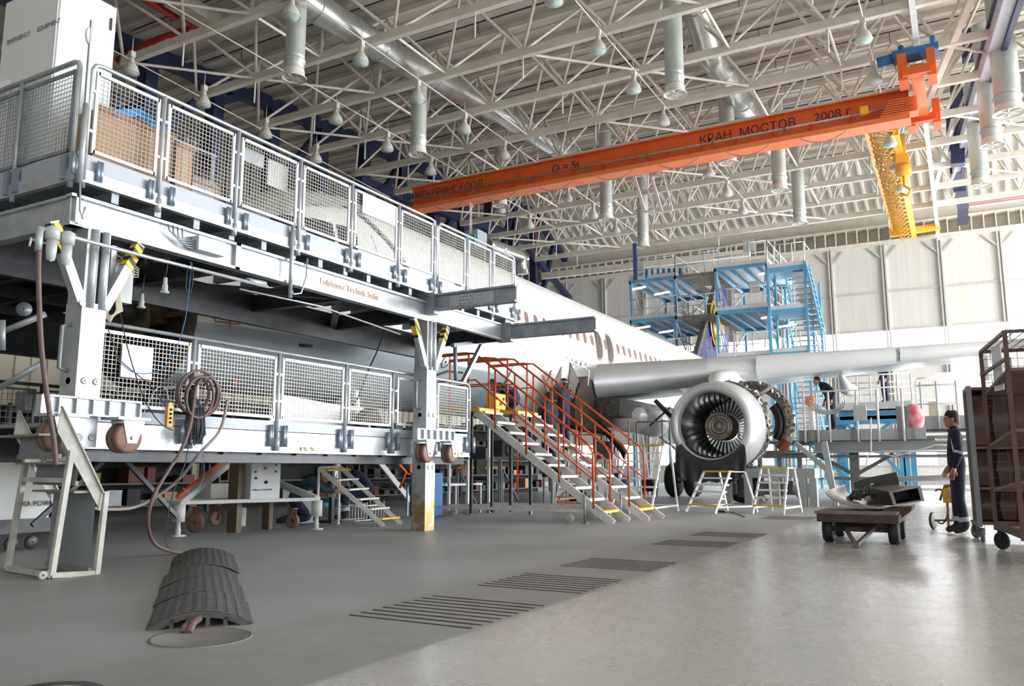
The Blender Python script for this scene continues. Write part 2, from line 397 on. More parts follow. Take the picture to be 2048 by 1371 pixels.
def fus_mat():
    m = bpy.data.materials.new('white and grey aircraft paint'); m.use_nodes = True; nt = m.node_tree; b = nt.nodes['Principled BSDF']; N = nt.nodes.new; L = nt.links.new
    tc = N('ShaderNodeTexCoord'); sx = N('ShaderNodeSeparateXYZ'); L(tc.outputs['Object'], sx.inputs[0])
    mr = N('ShaderNodeMapRange'); mr.inputs['From Min'].default_value=3.25; mr.inputs['From Max'].default_value=3.27; L(sx.outputs['Z'], mr.inputs['Value'])
    nz = N('ShaderNodeTexNoise'); nz.inputs['Scale'].default_value=1.3; nz.inputs['Detail'].default_value=5; L(tc.outputs['Object'], nz.inputs['Vector'])
    c = N('ShaderNodeMixRGB'); c.inputs[1].default_value=(.40,.46,.50,1); c.inputs[2].default_value=(.86,.87,.87,1); L(mr.outputs[0], c.inputs[0])
    mu = N('ShaderNodeMixRGB'); mu.blend_type='MULTIPLY'; mu.inputs[0].default_value=.25; L(c.outputs[0], mu.inputs[1]); L(nz.outputs['Fac'], mu.inputs[2])
    # panel joints every 2.1 m
    wv = N('ShaderNodeMath'); wv.operation='MODULO'; wv.inputs[1].default_value=2.13; L(sx.outputs['X'], wv.inputs[0])
    ls = N('ShaderNodeMath'); ls.operation='LESS_THAN'; ls.inputs[1].default_value=.012; L(wv.outputs[0], ls.inputs[0])
    mj = N('ShaderNodeMixRGB'); mj.inputs[2].default_value=(.45,.47,.48,1); L(ls.outputs[0], mj.inputs[0]); L(mu.outputs[0], mj.inputs[1])
    L(mj.outputs[0], b.inputs['Base Color']); b.inputs['Roughness'].default_value=.28
    return m
PAINT = fus_mat(); PW = mat('white aircraft paint',(.84,.85,.85),.3,0,(.72,.73,.74),1.2,.6); PG = mat('grey aircraft paint',(.50,.54,.57),.3,0,(.40,.44,.47),1,.6)
mb = MB(); n = 56; vs = []; xs = []
x = 8.8
while x < 47: xs.append(x); x += .4 if x < 13.5 else 1.5
xs.append(47)
for x in xs:
    zc, ry, rz = sec(x)
    for k in range(n): a = 2*PI*k/n; vs.append((x, YC+math.cos(a)*ry, zc+math.sin(a)*rz))
fs = [(i*n+k,i*n+(k+1)%n,(i+1)*n+(k+1)%n,(i+1)*n+k) for i in range(len(xs)-1) for k in range(n)]
mb.add(vs, fs, True); mb.add([vs[-n+k] for k in range(n)], [list(range(n))])
mb.build('fuselage', PAINT, plane)
# open radome bulkhead
mb = MB(); mb.cur=0
mb.lathe([(.01,0),(1.0,0),(1.1,-.02),(1.12,-.22),(1.16,-.22),(1.16,.03)], (8.8,YC,3.38), (1,0,0), 40)
mb.cur=1; mb.box((8.7,YC-.25,3.5),(.18,.5,.5)); mb.box((8.66,YC+.35,3.2),(.2,.35,.6)); mb.lathe([(.02,-.5),(.28,-.5),(.33,-.46),(.33,-.4),(.05,-.35),(.05,0)], (8.8,YC-.3,3.3), (1,0,0), 20)
for k in range(8): a = k*PI/4; mb.bar((8.72,YC+.3*math.cos(a),3.38+.3*math.sin(a)),(8.72,YC+1.02*math.cos(a),3.38+1.02*math.sin(a)),.05,.08)
mb.build('nose_bulkhead', [mat('dark brown primer',(.045,.032,.022),.6), mat('bronze fitting',(.16,.12,.08),.5,.3)], plane)
# cockpit windshield: frame plate and panes
def skin_patch(mb, x0, x1, z0, z1, off=.012, nx=4, nz=6, slant=0, oval=False):
    vs = []
    if oval:
        cx, cz = (x0+x1)/2, (z0+z1)/2; q = 16; pts = [(cx,cz)]+[(cx+(x1-x0)/2*abs(math.cos(2*PI*k/q))**.7*math.copysign(1,math.cos(2*PI*k/q)), cz+(z1-z0)/2*abs(math.sin(2*PI*k/q))**.8*math.copysign(1,math.sin(2*PI*k/q))) for k in range(q)]
        mb.add([(x, skin_y(x,z)-off, z) for x,z in pts], [(0,1+k,1+(k+1)%q) for k in range(q)]); return
    for i in range(nx+1):
        for j in range(nz+1):
            z = z0+(z1-z0)*j/nz; x = x0+(x1-x0)*i/nx+slant*(j/nz)
            zc,ry,rz = sec(x); z2 = min(z, zc+rz*.98)
            vs.append((x, skin_y(x,z2)-off, z2))
    mb.add(vs, [(i*(nz+1)+j,(i+1)*(nz+1)+j,(i+1)*(nz+1)+j+1,i*(nz+1)+j+1) for i in range(nx) for j in range(nz)], True)
for (a,b2) in ((10.15,10.7),(10.8,11.35),(11.45,11.9)):
    mb = MB(); skin_patch(mb, a, b2, 4.95, 5.55, .015, 3, 5, .18); mb.build('windshield_pane', GLASS, plane)
# forward door seal: dark irregular joint line
mb = MB()
pts = [(12.3,6.2),(12.55,6.0),(12.75,5.75),(13.0,5.45),(13.2,5.2),(13.45,4.9)]
for i in range(len(pts)-1):
    (xa,za),(xb,zb) = pts[i],pts[i+1]
    for t in range(6):
        x = xa+(xb-xa)*t/6; z = za+(zb-za)*t/6; wd = .09+.03*random.random()
        mb.box((x, skin_y(x,z)-.01, z), (wd,.03,.14), None)
mb.build('hatch_seam', mat('dark seam',(.10,.085,.075),.7,0,(.3,.28,.26),30,.8), plane)
mb = MB(); skin_patch(mb, 12.5, 14.4, 3.75, 5.55, .01, 6, 8, 0); mb.build('passenger_door', PW, plane)
mb = MB(); skin_patch(mb, 15.2,15.42,4.98,5.12,.02,oval=True); mb.build('door_porthole', mat('brown window',(.17,.08,.06),.3), plane)
# cabin windows
WB = mat('brown window blind', (.23,.13,.10), .35, 0, (.12,.07,.055), 8, .8)
wx = 13.2; cnt = 0
while wx < 37.2:
    near = abs(wx-23.33) < .36 or abs(wx-24.23) < .36
    if not near and (wx > 16.2):
        zc = 4.80
        mb = MB(); mb.cur = 0; skin_patch(mb, wx-.15, wx+.15, zc-.22, zc+.22, .006, oval=True); mb.cur = 1; skin_patch(mb, wx-.112, wx+.112, zc-.175, zc+.175, .012, oval=True)
        mb.build('cabin_window', [PW, WB], plane); cnt += 1
    wx += .533
for ex in (23.33,24.23):
    e = MB(); skin_patch(e, ex-.27, ex+.27, 4.22, 5.22, .01, oval=True); eo = e.build('exit_hatch', mat('exit surround',(.25,.19,.16),.5), plane)
    e = MB(); skin_patch(e, ex-.21, ex+.21, 4.30, 5.15, .02, oval=True); e.build('exit_opening', mat('dark cabin inside',(.03,.028,.025),.6,0,(.12,.08,.06),9,.7), eo)
# small probes and streamers on the lower nose
mb = MB(); p = at(625,690,Y=10.15); mb.tube([(p.x-.12,skin_y(p.x,p.z)-.02,p.z),(p.x+.12,skin_y(p.x,p.z)-.08,p.z+.01)],.03,8); mb.build('probe', DARK, plane)
p = at(500,620,Y=10.0); 
mb = MB(); yy = skin_y(p.x,p.z)
mb.add([(p.x-.02,yy-.05,p.z+.1),(p.x+.16,yy-.03,p.z+.12),(p.x+.04,yy-.06,p.z-.08),(p.x-.01,yy-.07,p.z-.3),(p.x-.05,yy-.06,p.z-.1)], [(0,1,2,3,4)])
mb.build('red_streamer', RED, plane, 'bright red warning streamer hanging from the nose')
mb = MB(); mb.tube([(p.x+a,skin_y(p.x+a,p.z+c)-.012,p.z+c) for a,c in ((-.2,.25),(-.22,-.05),(-.18,-.16),(.2,-.16),(.27,-.1),(.28,.25))],.008,5); mb.build('door_outline', mat('dark red line',(.2,.03,.03),.5), plane)
for (px,py) in ((518,760),): 
    p = at(px,py,Y=10.6); mb = MB(); mb.sphere((p.x,skin_y(p.x,max(p.z,2.4))-.05,p.z),.05,10,6,(1,.5,1.5)); mb.build('red_cap', RED, plane)
p = at(905,722,Y=9.95); mb = MB(); mb.tube([(p.x+.13*math.cos(a),skin_y(p.x,p.z+.13*math.sin(a))-.012,p.z+.13*math.sin(a)) for a in [k*PI/8 for k in range(16)]],.008,5,close=True); mb.sphere((p.x,skin_y(p.x,p.z),p.z),.03,8,5); mb.build('static_port', DARK, plane)
mb = MB(); p0 = at(870,760,Y=9.9); mb.tube([at(862,770,Y=9.85),at(872,750,Y=9.7),at(895,742,Y=9.7),at(925,745,Y=9.7)],.025,8); mb.build('service_hose', BLACK, plane)
# hinged nose gear doors and gear under the belly
mb = MB(); 
a = at(760,745,Y=11.2); 
mb.prism([at(640,830,Y=11.1),at(745,742,Y=11.1),at(785,742,Y=11.1),at(762,790,Y=11.1),at(740,900,Y=11.1),at(705,900,Y=11.1)], (0,.5,0)); mb.build('nose_gear_bay', mat('black bay',(.02,.025,.025),.6), plane)
mb = MB(); mb.prism([at(545,785,Y=10.9),at(690,812,Y=10.9),at(712,850,Y=10.9),at(705,862,Y=10.9),at(540,845,Y=10.9)], (0,.04,0)); mb.build('gear_door', PW, plane)
mb = MB(); mb.prism([at(698,812,Y=10.8),at(728,815,Y=10.8),at(736,832,Y=10.8),at(732,856,Y=10.8),at(690,858,Y=10.8)], (0,.04,0)); gd = mb.build('gear_door', PW, plane)
text_mesh('door_letters','RE',.26,at(703,853,Y=10.78),(1,0,0),(0,0,1),TEXTG,gd)
for dy in (-.28,.28):
    mb = MB(); w = at(640,850,Y=YC); mb.lathe([(.12,-.1),(.3,-.12),(.38,-.06),(.38,.06),(.3,.12),(.12,.1)],(w.x,YC-1.0+dy,1.75),(0,1,0),28); mb.build('nose_wheel', BLACK, plane)
mb = MB(); mb.tube([(w.x,YC-1.0,1.75),(w.x+.25,YC-.6,3.0)],.09,12); mb.tube([(w.x,YC-1.3,1.75),(w.x,YC-.7,1.75)],.05,10); mb.build('nose_gear_leg', WHITEP, plane)

# wing -----------------------------------------------------------------
def wing_sec(y):
    t = min(1,max(0,(9.2-y)/14.8))
    return 20.75+(9.2-y)*.52, (3.28+.12*(9.2-y)*.8), 6.2*(1-t)+1.5*t, .95*(1-t)**1.4+.22   # LE x, z, chord, thickness
AIR = [(0,0),(.012,.34),(.05,.60),(.15,.86),(.3,1),(.5,.92),(.75,.55),(1,.04),(.75,-.10),(.5,-.32),(.3,-.46),(.15,-.46),(.05,-.36),(.012,-.2)]
def wing_part(name, ys, m, c0=0, c1=1, idx=None):
    mb = MB(); rings = []
    for y in ys:
        X0, Z0, Cc, T = wing_sec(y)
        rings.append([(X0+Cc*u, y, Z0+T*.62*v) for u,v in AIR])
    k = len(AIR); vs = [p for r in rings for p in r]
    fs = [(i*k+j,i*k+(j+1)%k,(i+1)*k+(j+1)%k,(i+1)*k+j) for i in range(len(ys)-1) for j in range(k)]
    mb.add(vs, fs, True); mb.add(rings[0],[list(range(k))]); mb.add(rings[-1],[list(range(k))])
    return mb.build(name, m, plane)
WM1 = mat('wing grey white paint',(.74,.76,.77),.25,.1,(.60,.63,.65),.8,.6)
wing_part('wing', [10.6,9.2,7.5,5.6,3,0,-3,-5.4], WM1)
def slat(ya, yb, m, w=.34):
    mb = MB(); vs = []; N2 = 6
    for y in (ya,yb):
        X0,Z0,Cc,T = wing_sec(y)
        for q in range(N2+1):
            a = -PI*.42+PI*.92*q/N2; vs.append((X0-.05+w*(.55-math.cos(a)*.62), y, Z0+.02+T*.42*math.sin(a)))
    mb.add(vs,[(q,q+1,N2+2+q,N2+1+q) for q in range(N2)],True)
    mb.prism([vs[0],vs[N2],vs[N2//2]],(0,-.02,0)); 
    return mb.build('slat', m, plane)
slat(8.95,6.2,ALUM,.55); slat(5.0,1.6,WM1,.4); slat(1.5,-2.6,WM1,.36); slat(-2.7,-5.3,WM1,.3)
wing_part('winglet_tip', [-5.4,-5.6], WM1)
for y in (3.2,-.6,-3.6):
    X0,Z0,Cc,T = wing_sec(y); mb = MB(); mb.tube([(X0+Cc*.45,y,Z0-.25*T),(X0+Cc*.7,y,Z0-.5),(X0+Cc*1.02,y,Z0-.45),(X0+Cc*1.25,y,Z0-.3)],.2,12,rr=[.05,.2,.2,.04]); mb.build('flap_track_fairing', WM1, plane)
# wing root: fairing removed, white root shell with dark slits and an open bay
mb = MB()
prof = [(18.1,3.45,.05),(18.6,3.95,.32),(19.3,4.15,.5),(20.2,4.1,.62),(21.2,4.0,.7),(22.0,3.9,.7)]
vs = []; nn = 10
for (x,zt,w) in prof:
    for j in range(nn+1):
        a = -.25*PI+.75*PI*j/nn
        z = 3.0+(zt-3.0)*math.sin(max(a,-.25*PI)) ; y = skin_y(x, min(max(z,2.5),6)) - w*math.cos(a)**2*.7 - .02
        vs.append((x,y,z))
mb.add(vs,[(i*(nn+1)+j,(i+1)*(nn+1)+j,(i+1)*(nn+1)+j+1,i*(nn+1)+j+1) for i in range(len(prof)-1) for j in range(nn)],True)
mb.build('wing_root_shell', PW, plane)
def tri_at(name, pts, Y, m, d=.05): 
    mb = MB(); mb.prism([at(px,py,Y=Y) for px,py in pts],(0,d,0)); return mb.build(name, m, plane)
SLIT = mat('dark open frame',(.07,.065,.06),.6,0,(.2,.18,.15),12,.7)
for p in ([(1090,772),(1103,740),(1098,790)],[(1110,762),(1124,732),(1121,775)],[(1136,790),(1141,724),(1158,760),(1152,800)]): tri_at('frame_slit', p, 9.05, SLIT, .03)
tri_at('open_bay', [(1150,800),(1160,765),(1175,752),(1190,765),(1188,830),(1230,870),(1150,850)], 9.0, mat('open wing bay',(.02,.018,.016),.7,0,(.09,.05,.035),14,.7,.3), .5)
for k in range(9):
    mb = MB(); x = 20.3+k*.33; z=3.95+.02*k; mb.prism([(x-.09,skin_y(x,3.8)-.02,3.72),(x+.1,skin_y(x,3.8)-.02,3.72),(x,skin_y(x,4.05)-.02,4.08)],(0,-.01,0)); mb.build('frame_slit', SLIT, plane)
mb = MB(); mb.tube([(a.x,a.y,a.z) for a in [at(1145,728,Y=9.0),at(1170,735,Y=8.9),at(1178,742,Y=8.9),at(1176,770,Y=8.8)]],.02,6); mb.build('bay_edge', PW, plane)
# belly / under-wing bays
mb = MB()
for k,(px,py) in enumerate(((1255,835),(1300,845))):
    p = at(px,py,Y=8.6-.25*k); mb.lathe([(.05,-.5),(.36,-.4),(.42,0),(.40,.5),(.1,.52)],p,(1,-.1,0),20)
mb.build('belly_duct', PW, plane)
mb = MB(); mb.b2((21,8.3,2.35),(27,12.5,2.85)); mb.build('belly_bay', mat('dark belly bay',(.04,.04,.042),.6,.2,(.15,.14,.13),9,.8,.4), plane)
for y in (8.1,8.75):
    mb = MB(); mb.lathe([(.15,-.18),(.48,-.2),(.57,-.1),(.57,.1),(.48,.2),(.15,.18)],(27.0,y,.57),(0,1,0),28); mb.build('main_wheel', BLACK, plane)
mb = MB(); mb.tube([(27,8.42,.57),(26.7,8.2,3.2)],.13,12); mb.tube([(27,8.0,.57),(27,8.9,.57)],.08,10); mb.tube([(27,8.42,1.4),(26.5,9.8,2.6)],.06,8); mb.build('main_gear_leg', WHITEP, plane)

# fin and tail with yellow disc ---------------------------------------
mb = MB()
mb.prism([(40.2,YC-.14,6.2),(46.6,YC-.14,6.2),(46.9,YC-.08,11.2),(45.0,YC-.08,11.2)],(0,.28,0)); fin = mb.build('tail_fin', mat('deep blue aircraft paint',(.012,.03,.20),.65,0,(.01,.02,.14),1,.5), plane)
mb = MB(); mb.lathe([(.01,0),(1.45,0),(1.45,.02),(.01,.02)],(44.1,YC-.19,8.7),(0,-1,0),40); mb.build('yellow_disc', mat('yellow aircraft paint',(.95,.50,.01),.3), fin)
mb = MB(); mb.tube([(44.1+1.15*math.cos(a),YC-.22,8.7+1.15*math.sin(a)) for a in [R(20+k*14) for k in range(20)]],.05,6); mb.build('disc_ring', mat('deep blue aircraft paint',(.012,.03,.20)), fin)
mb = MB(); mb.prism([(39.9,YC-.12,6.2),(40.25,YC-.15,6.2),(45.05,YC-.1,11.2),(44.75,YC-.1,11.2)],(0,.24,0)); mb.build('fin_leading_spar', mat('bare brown spar',(.22,.18,.15),.6,0,(.1,.08,.07),5,.8), fin)
mb = MB(); q = [(38.6,YC-.02,6.3),(40.4,YC-.02,6.2),(40.9,YC-.02,7.0)]; mb.prism(q,(0,.1,0)); mb.build('dorsal_fin', mat('deep blue aircraft paint',(.012,.03,.20)), plane)
for s in (-1,1):
    mb = MB(); mb.prism([(42,YC+s*.6,5.8),(46.2,YC+s*.6,5.8),(47.2,YC+s*5.5,6.4),(45.6,YC+s*5.5,6.4)],(0,0,.16)); mb.build('tailplane', PW, plane)

# engine ----------------------------------------------------------------
EC = V((20.5,5.68,2.02))
eng = MB().lathe([(.83,.25),(.835,.10),(.86,.03),(.92,-.01),(.99,.0),(1.06,.10),(1.12,.35),(1.165,.7),(1.17,1.05)], EC, (1,0,0), 72).build('engine', mat('polished inlet lip',(.60,.62,.64),.32,.35,(.5,.52,.54),.8,.5), plane)
mb = MB(); mb.lathe([(1.18,1.05),(1.19,1.07),(1.17,1.3),(1.0,1.5),(.9,1.55)], EC, (1,0,0), 64)
for k in range(90):
    a = random.uniform(-1.2,PI*.9); r = 1.14+random.random()*.09; x = 1.08+random.random()*.4
    mb.box(EC+V((x, -math.cos(a)*r, math.sin(a)*r)), (.05+.12*random.random(),.04+.1*random.random(),.04+.1*random.random()), Quaternion((random.random(),random.random(),random.random(),.5)).normalized())
for k in range(14):
    a0 = random.uniform(-1.2,2.2); pts=[EC+V((1.2+.2*math.sin(k+t), -math.cos(a0+t*.12)*1.21, math.sin(a0+t*.12)*1.21)) for t in range(6)]; mb.tube(pts,.018,6)
mb.build('accessory_ring', mat('engine pipework metal',(.42,.40,.37),.35,.6,(.10,.09,.08),25,.9,.5), eng)
mb = MB(); mb.lathe([(.83,.25),(.82,1.0),(.84,1.6),(.70,2.1)], EC, (1,0,0), 56); mb.build('fan_duct', mat('black fan duct',(.008,.008,.009),.22,0,(.015,.015,.015),3,.6), eng)
mb = MB()
for k in range(36):
    a = 2*PI*k/36; c,s_ = math.cos(a),math.sin(a)
    mb.bar(EC+V((1.55,c*.38,s_*.38)), EC+V((1.62,c*.84,s_*.84)), .012, .16, up=(1,.45*c,.45*s_))
mb.build('guide_vanes', mat('vane metal',(.012,.012,.013),.4,.2,(.006,.006,.006),6,.8), eng)
mb = MB(); mb.lathe([(.36,1.5),(.37,.85),(.33,.80),(.30,.84),(.30,.92),(.22,.95),(.20,.82),(.15,.80),(.135,.95),(.10,1.05),(.001,1.05)], EC, (1,0,0), 48)
for k in range(40):
    a=2*PI*k/40; mb.box(EC+V((.80,math.cos(a)*.33,math.sin(a)*.33)),(.05,.022,.022))
mb.build('core_hub', mat('bronze hub metal',(.50,.44,.39),.35,.45,(.2,.17,.15),9,.7), eng)
mb = MB(); mb.lathe([(1.0,1.55),(1.0,2.3),(.85,3.2),(.6,4.2),(.45,4.5)], EC, (1,0,0), 40); mb.build('core_cowl', ALUM, eng)
# opened reverser cowl ring to the right of the engine
def ring_cowl(name, cx, r0, r1, a0, a1, d, m, tilt=.0):
    mb = MB(); N2=28; vs=[]
    for i in range(N2+1):
        a = R(a0+(a1-a0)*i/N2)
        for (r,dx) in ((r0,0),(r1,0),(r1,d),(r0,d)): vs.append((cx.x+dx, cx.y-math.cos(a)*r, cx.z+math.sin(a)*r))
    mb.add(vs,[(i*4+j,i*4+(j+1)%4,(i+1)*4+(j+1)%4,(i+1)*4+j) for i in range(N2) for j in range(4)],True); mb.add(vs[:4],[(0,1,2,3)]); mb.add(vs[-4:],[(0,1,2,3)])
    return mb.build(name, m, eng)
cc = V((22.1,5.02,2.12))
ring_cowl('reverser_ring', cc, .86, 1.12, -46, 138, .12, mat('worn cowl metal',(.36,.33,.30),.35,.5,(.13,.11,.10),7,.9,.3))
ring_cowl('reverser_inner_skin', cc+V((.05,0,0)), .60, .87, -36, 38, .25, mat('black cowl skin',(.015,.015,.02),.2,0,(.03,.03,.035),2,.5))
mb = MB()
for k in range(80):
    a = R(-20+150*random.random()); r=.95+random.random()*.16
    mb.box(cc+V((-.03-.05*random.random(), -math.cos(a)*r, math.sin(a)*r)), (.05,.04+.06*random.random(),.03+.07*random.random()), a)
for k in range(7):
    a0=R(random.uniform(-10,70)); mb.tube([cc+V((-.06, -math.cos(a0+t*.13)*(1.0+.05*math.sin(t*2+k)), math.sin(a0+t*.13)*(1.0+.05*math.sin(t*2+k)))) for t in range(7)],.014,5)
mb.build('cowl_fittings', mat('cowl fitting metal',(.30,.28,.26),.3,.7,(.07,.06,.05),30,.9,.4), eng)
mb = MB(); mb.bar(cc+V((-.08,-.62,.95)),cc+V((-.08,.1,.45)),.1,.08); mb.bar(cc+V((-.05,.35,.9)),cc+V((-.05,.15,.3)),.06,.06); mb.build('cowl_stay', ALUM, eng)
ring_cowl('red_cowl_patch', cc+V((-.03,0,0)), .88, 1.13, -46, -28, .06, mat('red brown patch',(.22,.05,.035),.6)); 
mb = MB(); mb.box(cc+V((-.05,-1.03,.06)),(.02,.13,.13),None); mb.build('yellow_tag', mat('dull yellow tag',(.62,.46,.15),.6), eng)
# pylon
mb = MB(); mb.tube([EC+V((.8,.1,1.0)),EC+V((1.2,.1,1.22)),EC+V((2.2,0,1.36)),EC+V((4.0,0,1.4))],.3,16,rr=[.08,.25,.27,.25]); mb.build('pylon_fairing', WM1, plane)
mb = MB(); mb.tube([at(1310,800,Y=7.6),at(1345,835,Y=7.2)],.06,8); mb.tube([at(1340,815,Y=7.4),at(1300,850,Y=7.4)],.03,6); mb.build('support_strut', DARK, plane)
# registration marks on rear fuselage
text_mesh('fuselage_lettering','LUFTHANSA',.42,(33.2,skin_y(34,4.3)-.03,4.15),(1,.02,0),(0,.1,1),mat('blue grey lettering',(.3,.33,.5),.5),plane)

# black cloth hung over the lip
mb = MB(); nx, nz = 40, 14; vs = []
for i in range(nx+1):
    a = R(212+116*i/nx)
    bx = EC.y+math.cos(a)*1.0; bz = EC.z+math.sin(a)*1.0
    drop = .30+ (.36 if 8 < i < 32 else .22) + .03*math.sin(i*1.7)
    for j in range(nz+1):
        t = max(0,(j-4)/(nz-4))
        if j < 4: rr_=.80+.055*j; xx_=(.22,.06,-.04,-.06)[j]
        else: rr_=1.02; xx_=-.08-.05*math.sin(i*.9)*t-.02*t
        yy = EC.y+math.cos(a)*(rr_+.03*math.sin(t*3)) ; zz = EC.z+math.sin(a)*rr_ - t*drop*1.15
        vs.append((EC.x+xx_, yy, max(zz,.60+.02*math.sin(i))))
mb.add(vs,[(i*(nz+1)+j,(i+1)*(nz+1)+j,(i+1)*(nz+1)+j+1,i*(nz+1)+j+1) for i in range(nx) for j in range(nz)],True)
cl = mb.build('protective_cloth', mat('black padded cloth',(.012,.016,.022),.4,0,(.03,.035,.045),5,.6,.3)); tag(cl,'black padded cloth draped below the round engine inlet','cloth')
# ================================================================== UPPER DOCK
PF = 7.3
up = thing('upper_work_platform', 'galvanised steel upper work platform with wire mesh guard panels beside the aircraft nose', 'platform', (8,PF,0))
DZ = 3.78
X0, X1, X2 = 4.55, 10.65, 13.3
mb = MB()
mb.b2((X0,PF+.03,DZ-.05),(X2,9.35,DZ)); mb.build('deck', GALVD, up)
mb = MB(); mb.b2((X0,PF-.02,3.66),(X2,PF+.04,3.79)); mb.b2((X0,PF-.035,3.655),(X2,PF+.04,3.675)); mb.b2((X0-.02,PF,3.66),(X0+.04,9.6,3.79)); mb.build('edge_beam', GALV, up)
mb = MB(); mb.b2((X0,PF,3.80),(X2,PF+.02,3.95)); mb.b2((X0,PF,3.80),(X0+.02,9.6,3.95)); mb.build('toe_board', mat('grey blue toe board',(0.42,0.46,0.52),.5,0.1,(.36,.40,.46),2,.5), up)
mb = MB()
for k in range(18): x = X0+.4+k*.5; mb.b2((x,PF+.02,3.55),(x+.08,9.3,3.66))
mb.build('joists', GALVD, up)
mb = MB(); mb.b2((X0-.02,PF+.0,3.50),(X1,PF+.10,3.53)); mb.b2((X0,PF+.05,3.24),(X1,PF+.07,3.53)); mb.b2((X0-.02,PF+.0,3.22),(X1,PF+.12,3.25)); mb.b2((6.55,PF-.0,3.22),(6.62,PF+.07,3.53))
mb.build('main_girder', GALV, up)
mb = MB(); mb.b2((X1,PF+.02,3.52),(X2-.3,PF+.1,3.55)); mb.b2((X1,PF+.05,3.27),(X2-.3,PF+.07,3.53)); mb.b2((X1,PF+.02,3.25),(X2-.3,PF+.12,3.28)); mb.build('side_girder', GALV, up)
mb = MB(); mb.b2((X0,PF,3.50),(X0+.1,12,3.53)); mb.b2((X0+.03,PF,3.24),(X0+.06,12,3.53)); mb.b2((X0,PF,3.22),(X0+.12,12,3.25)); mb.build('end_girder', GALV, up)
mb = MB()
for x in (6.6,8.6,10.45,12.85): mb.b2((x,PF+.08,3.24),(x+.12,9.4,3.48))
for (a,b) in (((5,PF+.3,3.3),(6.6,9.2,3.3)),((6.7,9.2,3.3),(8.6,PF+.3,3.3)),((8.7,PF+.3,3.3),(10.4,9.2,3.3))): mb.bar(a,b,.1,.08)
mb.b2((X0,9.2,3.05),(X2-.4,9.3,3.5)); mb.build('under_frame', DARK, up)
# projecting rails
for (x,ya,z,L,n) in ((10.45,5.72,3.62,1.75,'telescopic_beam'),(12.9,5.5,3.52,1.9,'telescopic_beam')):
    mb = MB(); mb.b2((x,ya,z-.24),(x+.03,PF+.3,z)); mb.b2((x-.05,ya,z-.02),(x+.08,PF+.3,z+.01)); mb.b2((x-.05,ya,z-.25),(x+.08,PF+.3,z-.22))
    mb.b2((x-.06,PF-.15,z-.3),(x+.1,PF+.15,z+.04)); b = mb.build(n, GALVD, up)
mb = MB(); mb.b2((10.44,6.1,3.40),(10.447,6.9,3.58)); pl_ = mb.build('rating_plate', mat('faded plate',(.42,.47,.48),.6), up)
for k in range(3): text_mesh('plate_lines','Tragkraft max. 2000 kg'[k*3:k*3+14],.045,(10.438,6.72,3.53-.055*k),(0,-1,0),(0,0,1),TEXTG,pl_)
text_mesh('girder_lettering','Lufthansa Technik Sofia',.13,(8.02,PF+.042,3.34),(1,0,0),(0,0,1),mat('faded orange lettering',(.85,.52,.36),.6),up)
# guard panels along the front
posts = [4.62,5.46,6.49,7.53,8.55,9.63,10.58,11.55,12.41,13.24]
def guard(parent, xa, xb, y, zb, zt, zrail, brack=True):
    mb = MB(); frame4(mb,(xa+.07,y),(xb-.07,y),zb,zt,.035,.025)
    for x in (xa+.035,xb-.035):
        for z in (zb+.2,zt-.2): mb.box((x,y,z),(.07,.02,.03))
    g = mb.build('guard_panel', WHITEM, parent)
    mb = MB(); wires(mb,(xa+.09,y),(xb-.09,y),zb+.01,zt-.01); mb.build('wire_mesh', WIREM, g)
    return g
WIREM = mat('wire mesh metal',(.45,.45,.42),.45,.3)
for i in range(len(posts)-1): guard(up, posts[i], posts[i+1], PF-.01, 3.99, 4.80, 4.88)
mb = MB(); mb.tube([(4.62,PF-.01,3.6),(4.62,PF-.01,4.80),(4.66,PF-.01,4.87),(4.72,PF-.01,4.885),(10.45,PF-.01,4.885),(10.55,PF-.01,4.87),(10.58,PF-.01,4.78),(10.58,PF-.01,3.7)],.022,10); mb.build('top_rail', GALV, up)
mb = MB(); mb.tube([(10.68,PF-.01,3.7),(10.68,PF-.01,4.80),(10.74,PF-.01,4.88),(13.14,PF-.01,4.88),(13.22,PF-.01,4.85),(13.24,PF-.01,4.75),(13.24,PF-.01,3.65)],.022,10); mb.build('top_rail', GALV, up)
for x in posts[1:-1]:
    mb = MB(); mb.tube([(x,PF-.01,3.62),(x,PF-.01,4.88)],.024,10); mb.tube([(x,PF-.01,3.6),(x,PF-.01,3.74)],.036,10); mb.build('rail_post', GALV, up)
ZINC = mat('blue tinted zinc',(.36,.44,.54),.3,.6)
def sleeve(parent, x, y, z0, z1): mb = MB(); mb.tube([(x,y,z0),(x,y,z1)],.018,8); mb.tube([(x+.034,y,z0),(x+.034,y,z1)],.018,8); mb.b2((x,y,z0+.03),(x+.034,y+.03,z1-.03)); mb.build('bolt_sleeve', ZINC, parent)
for x in posts:
    for s in (-.13,.13): sleeve(up, x+s, PF-.04, 3.70, 3.90)
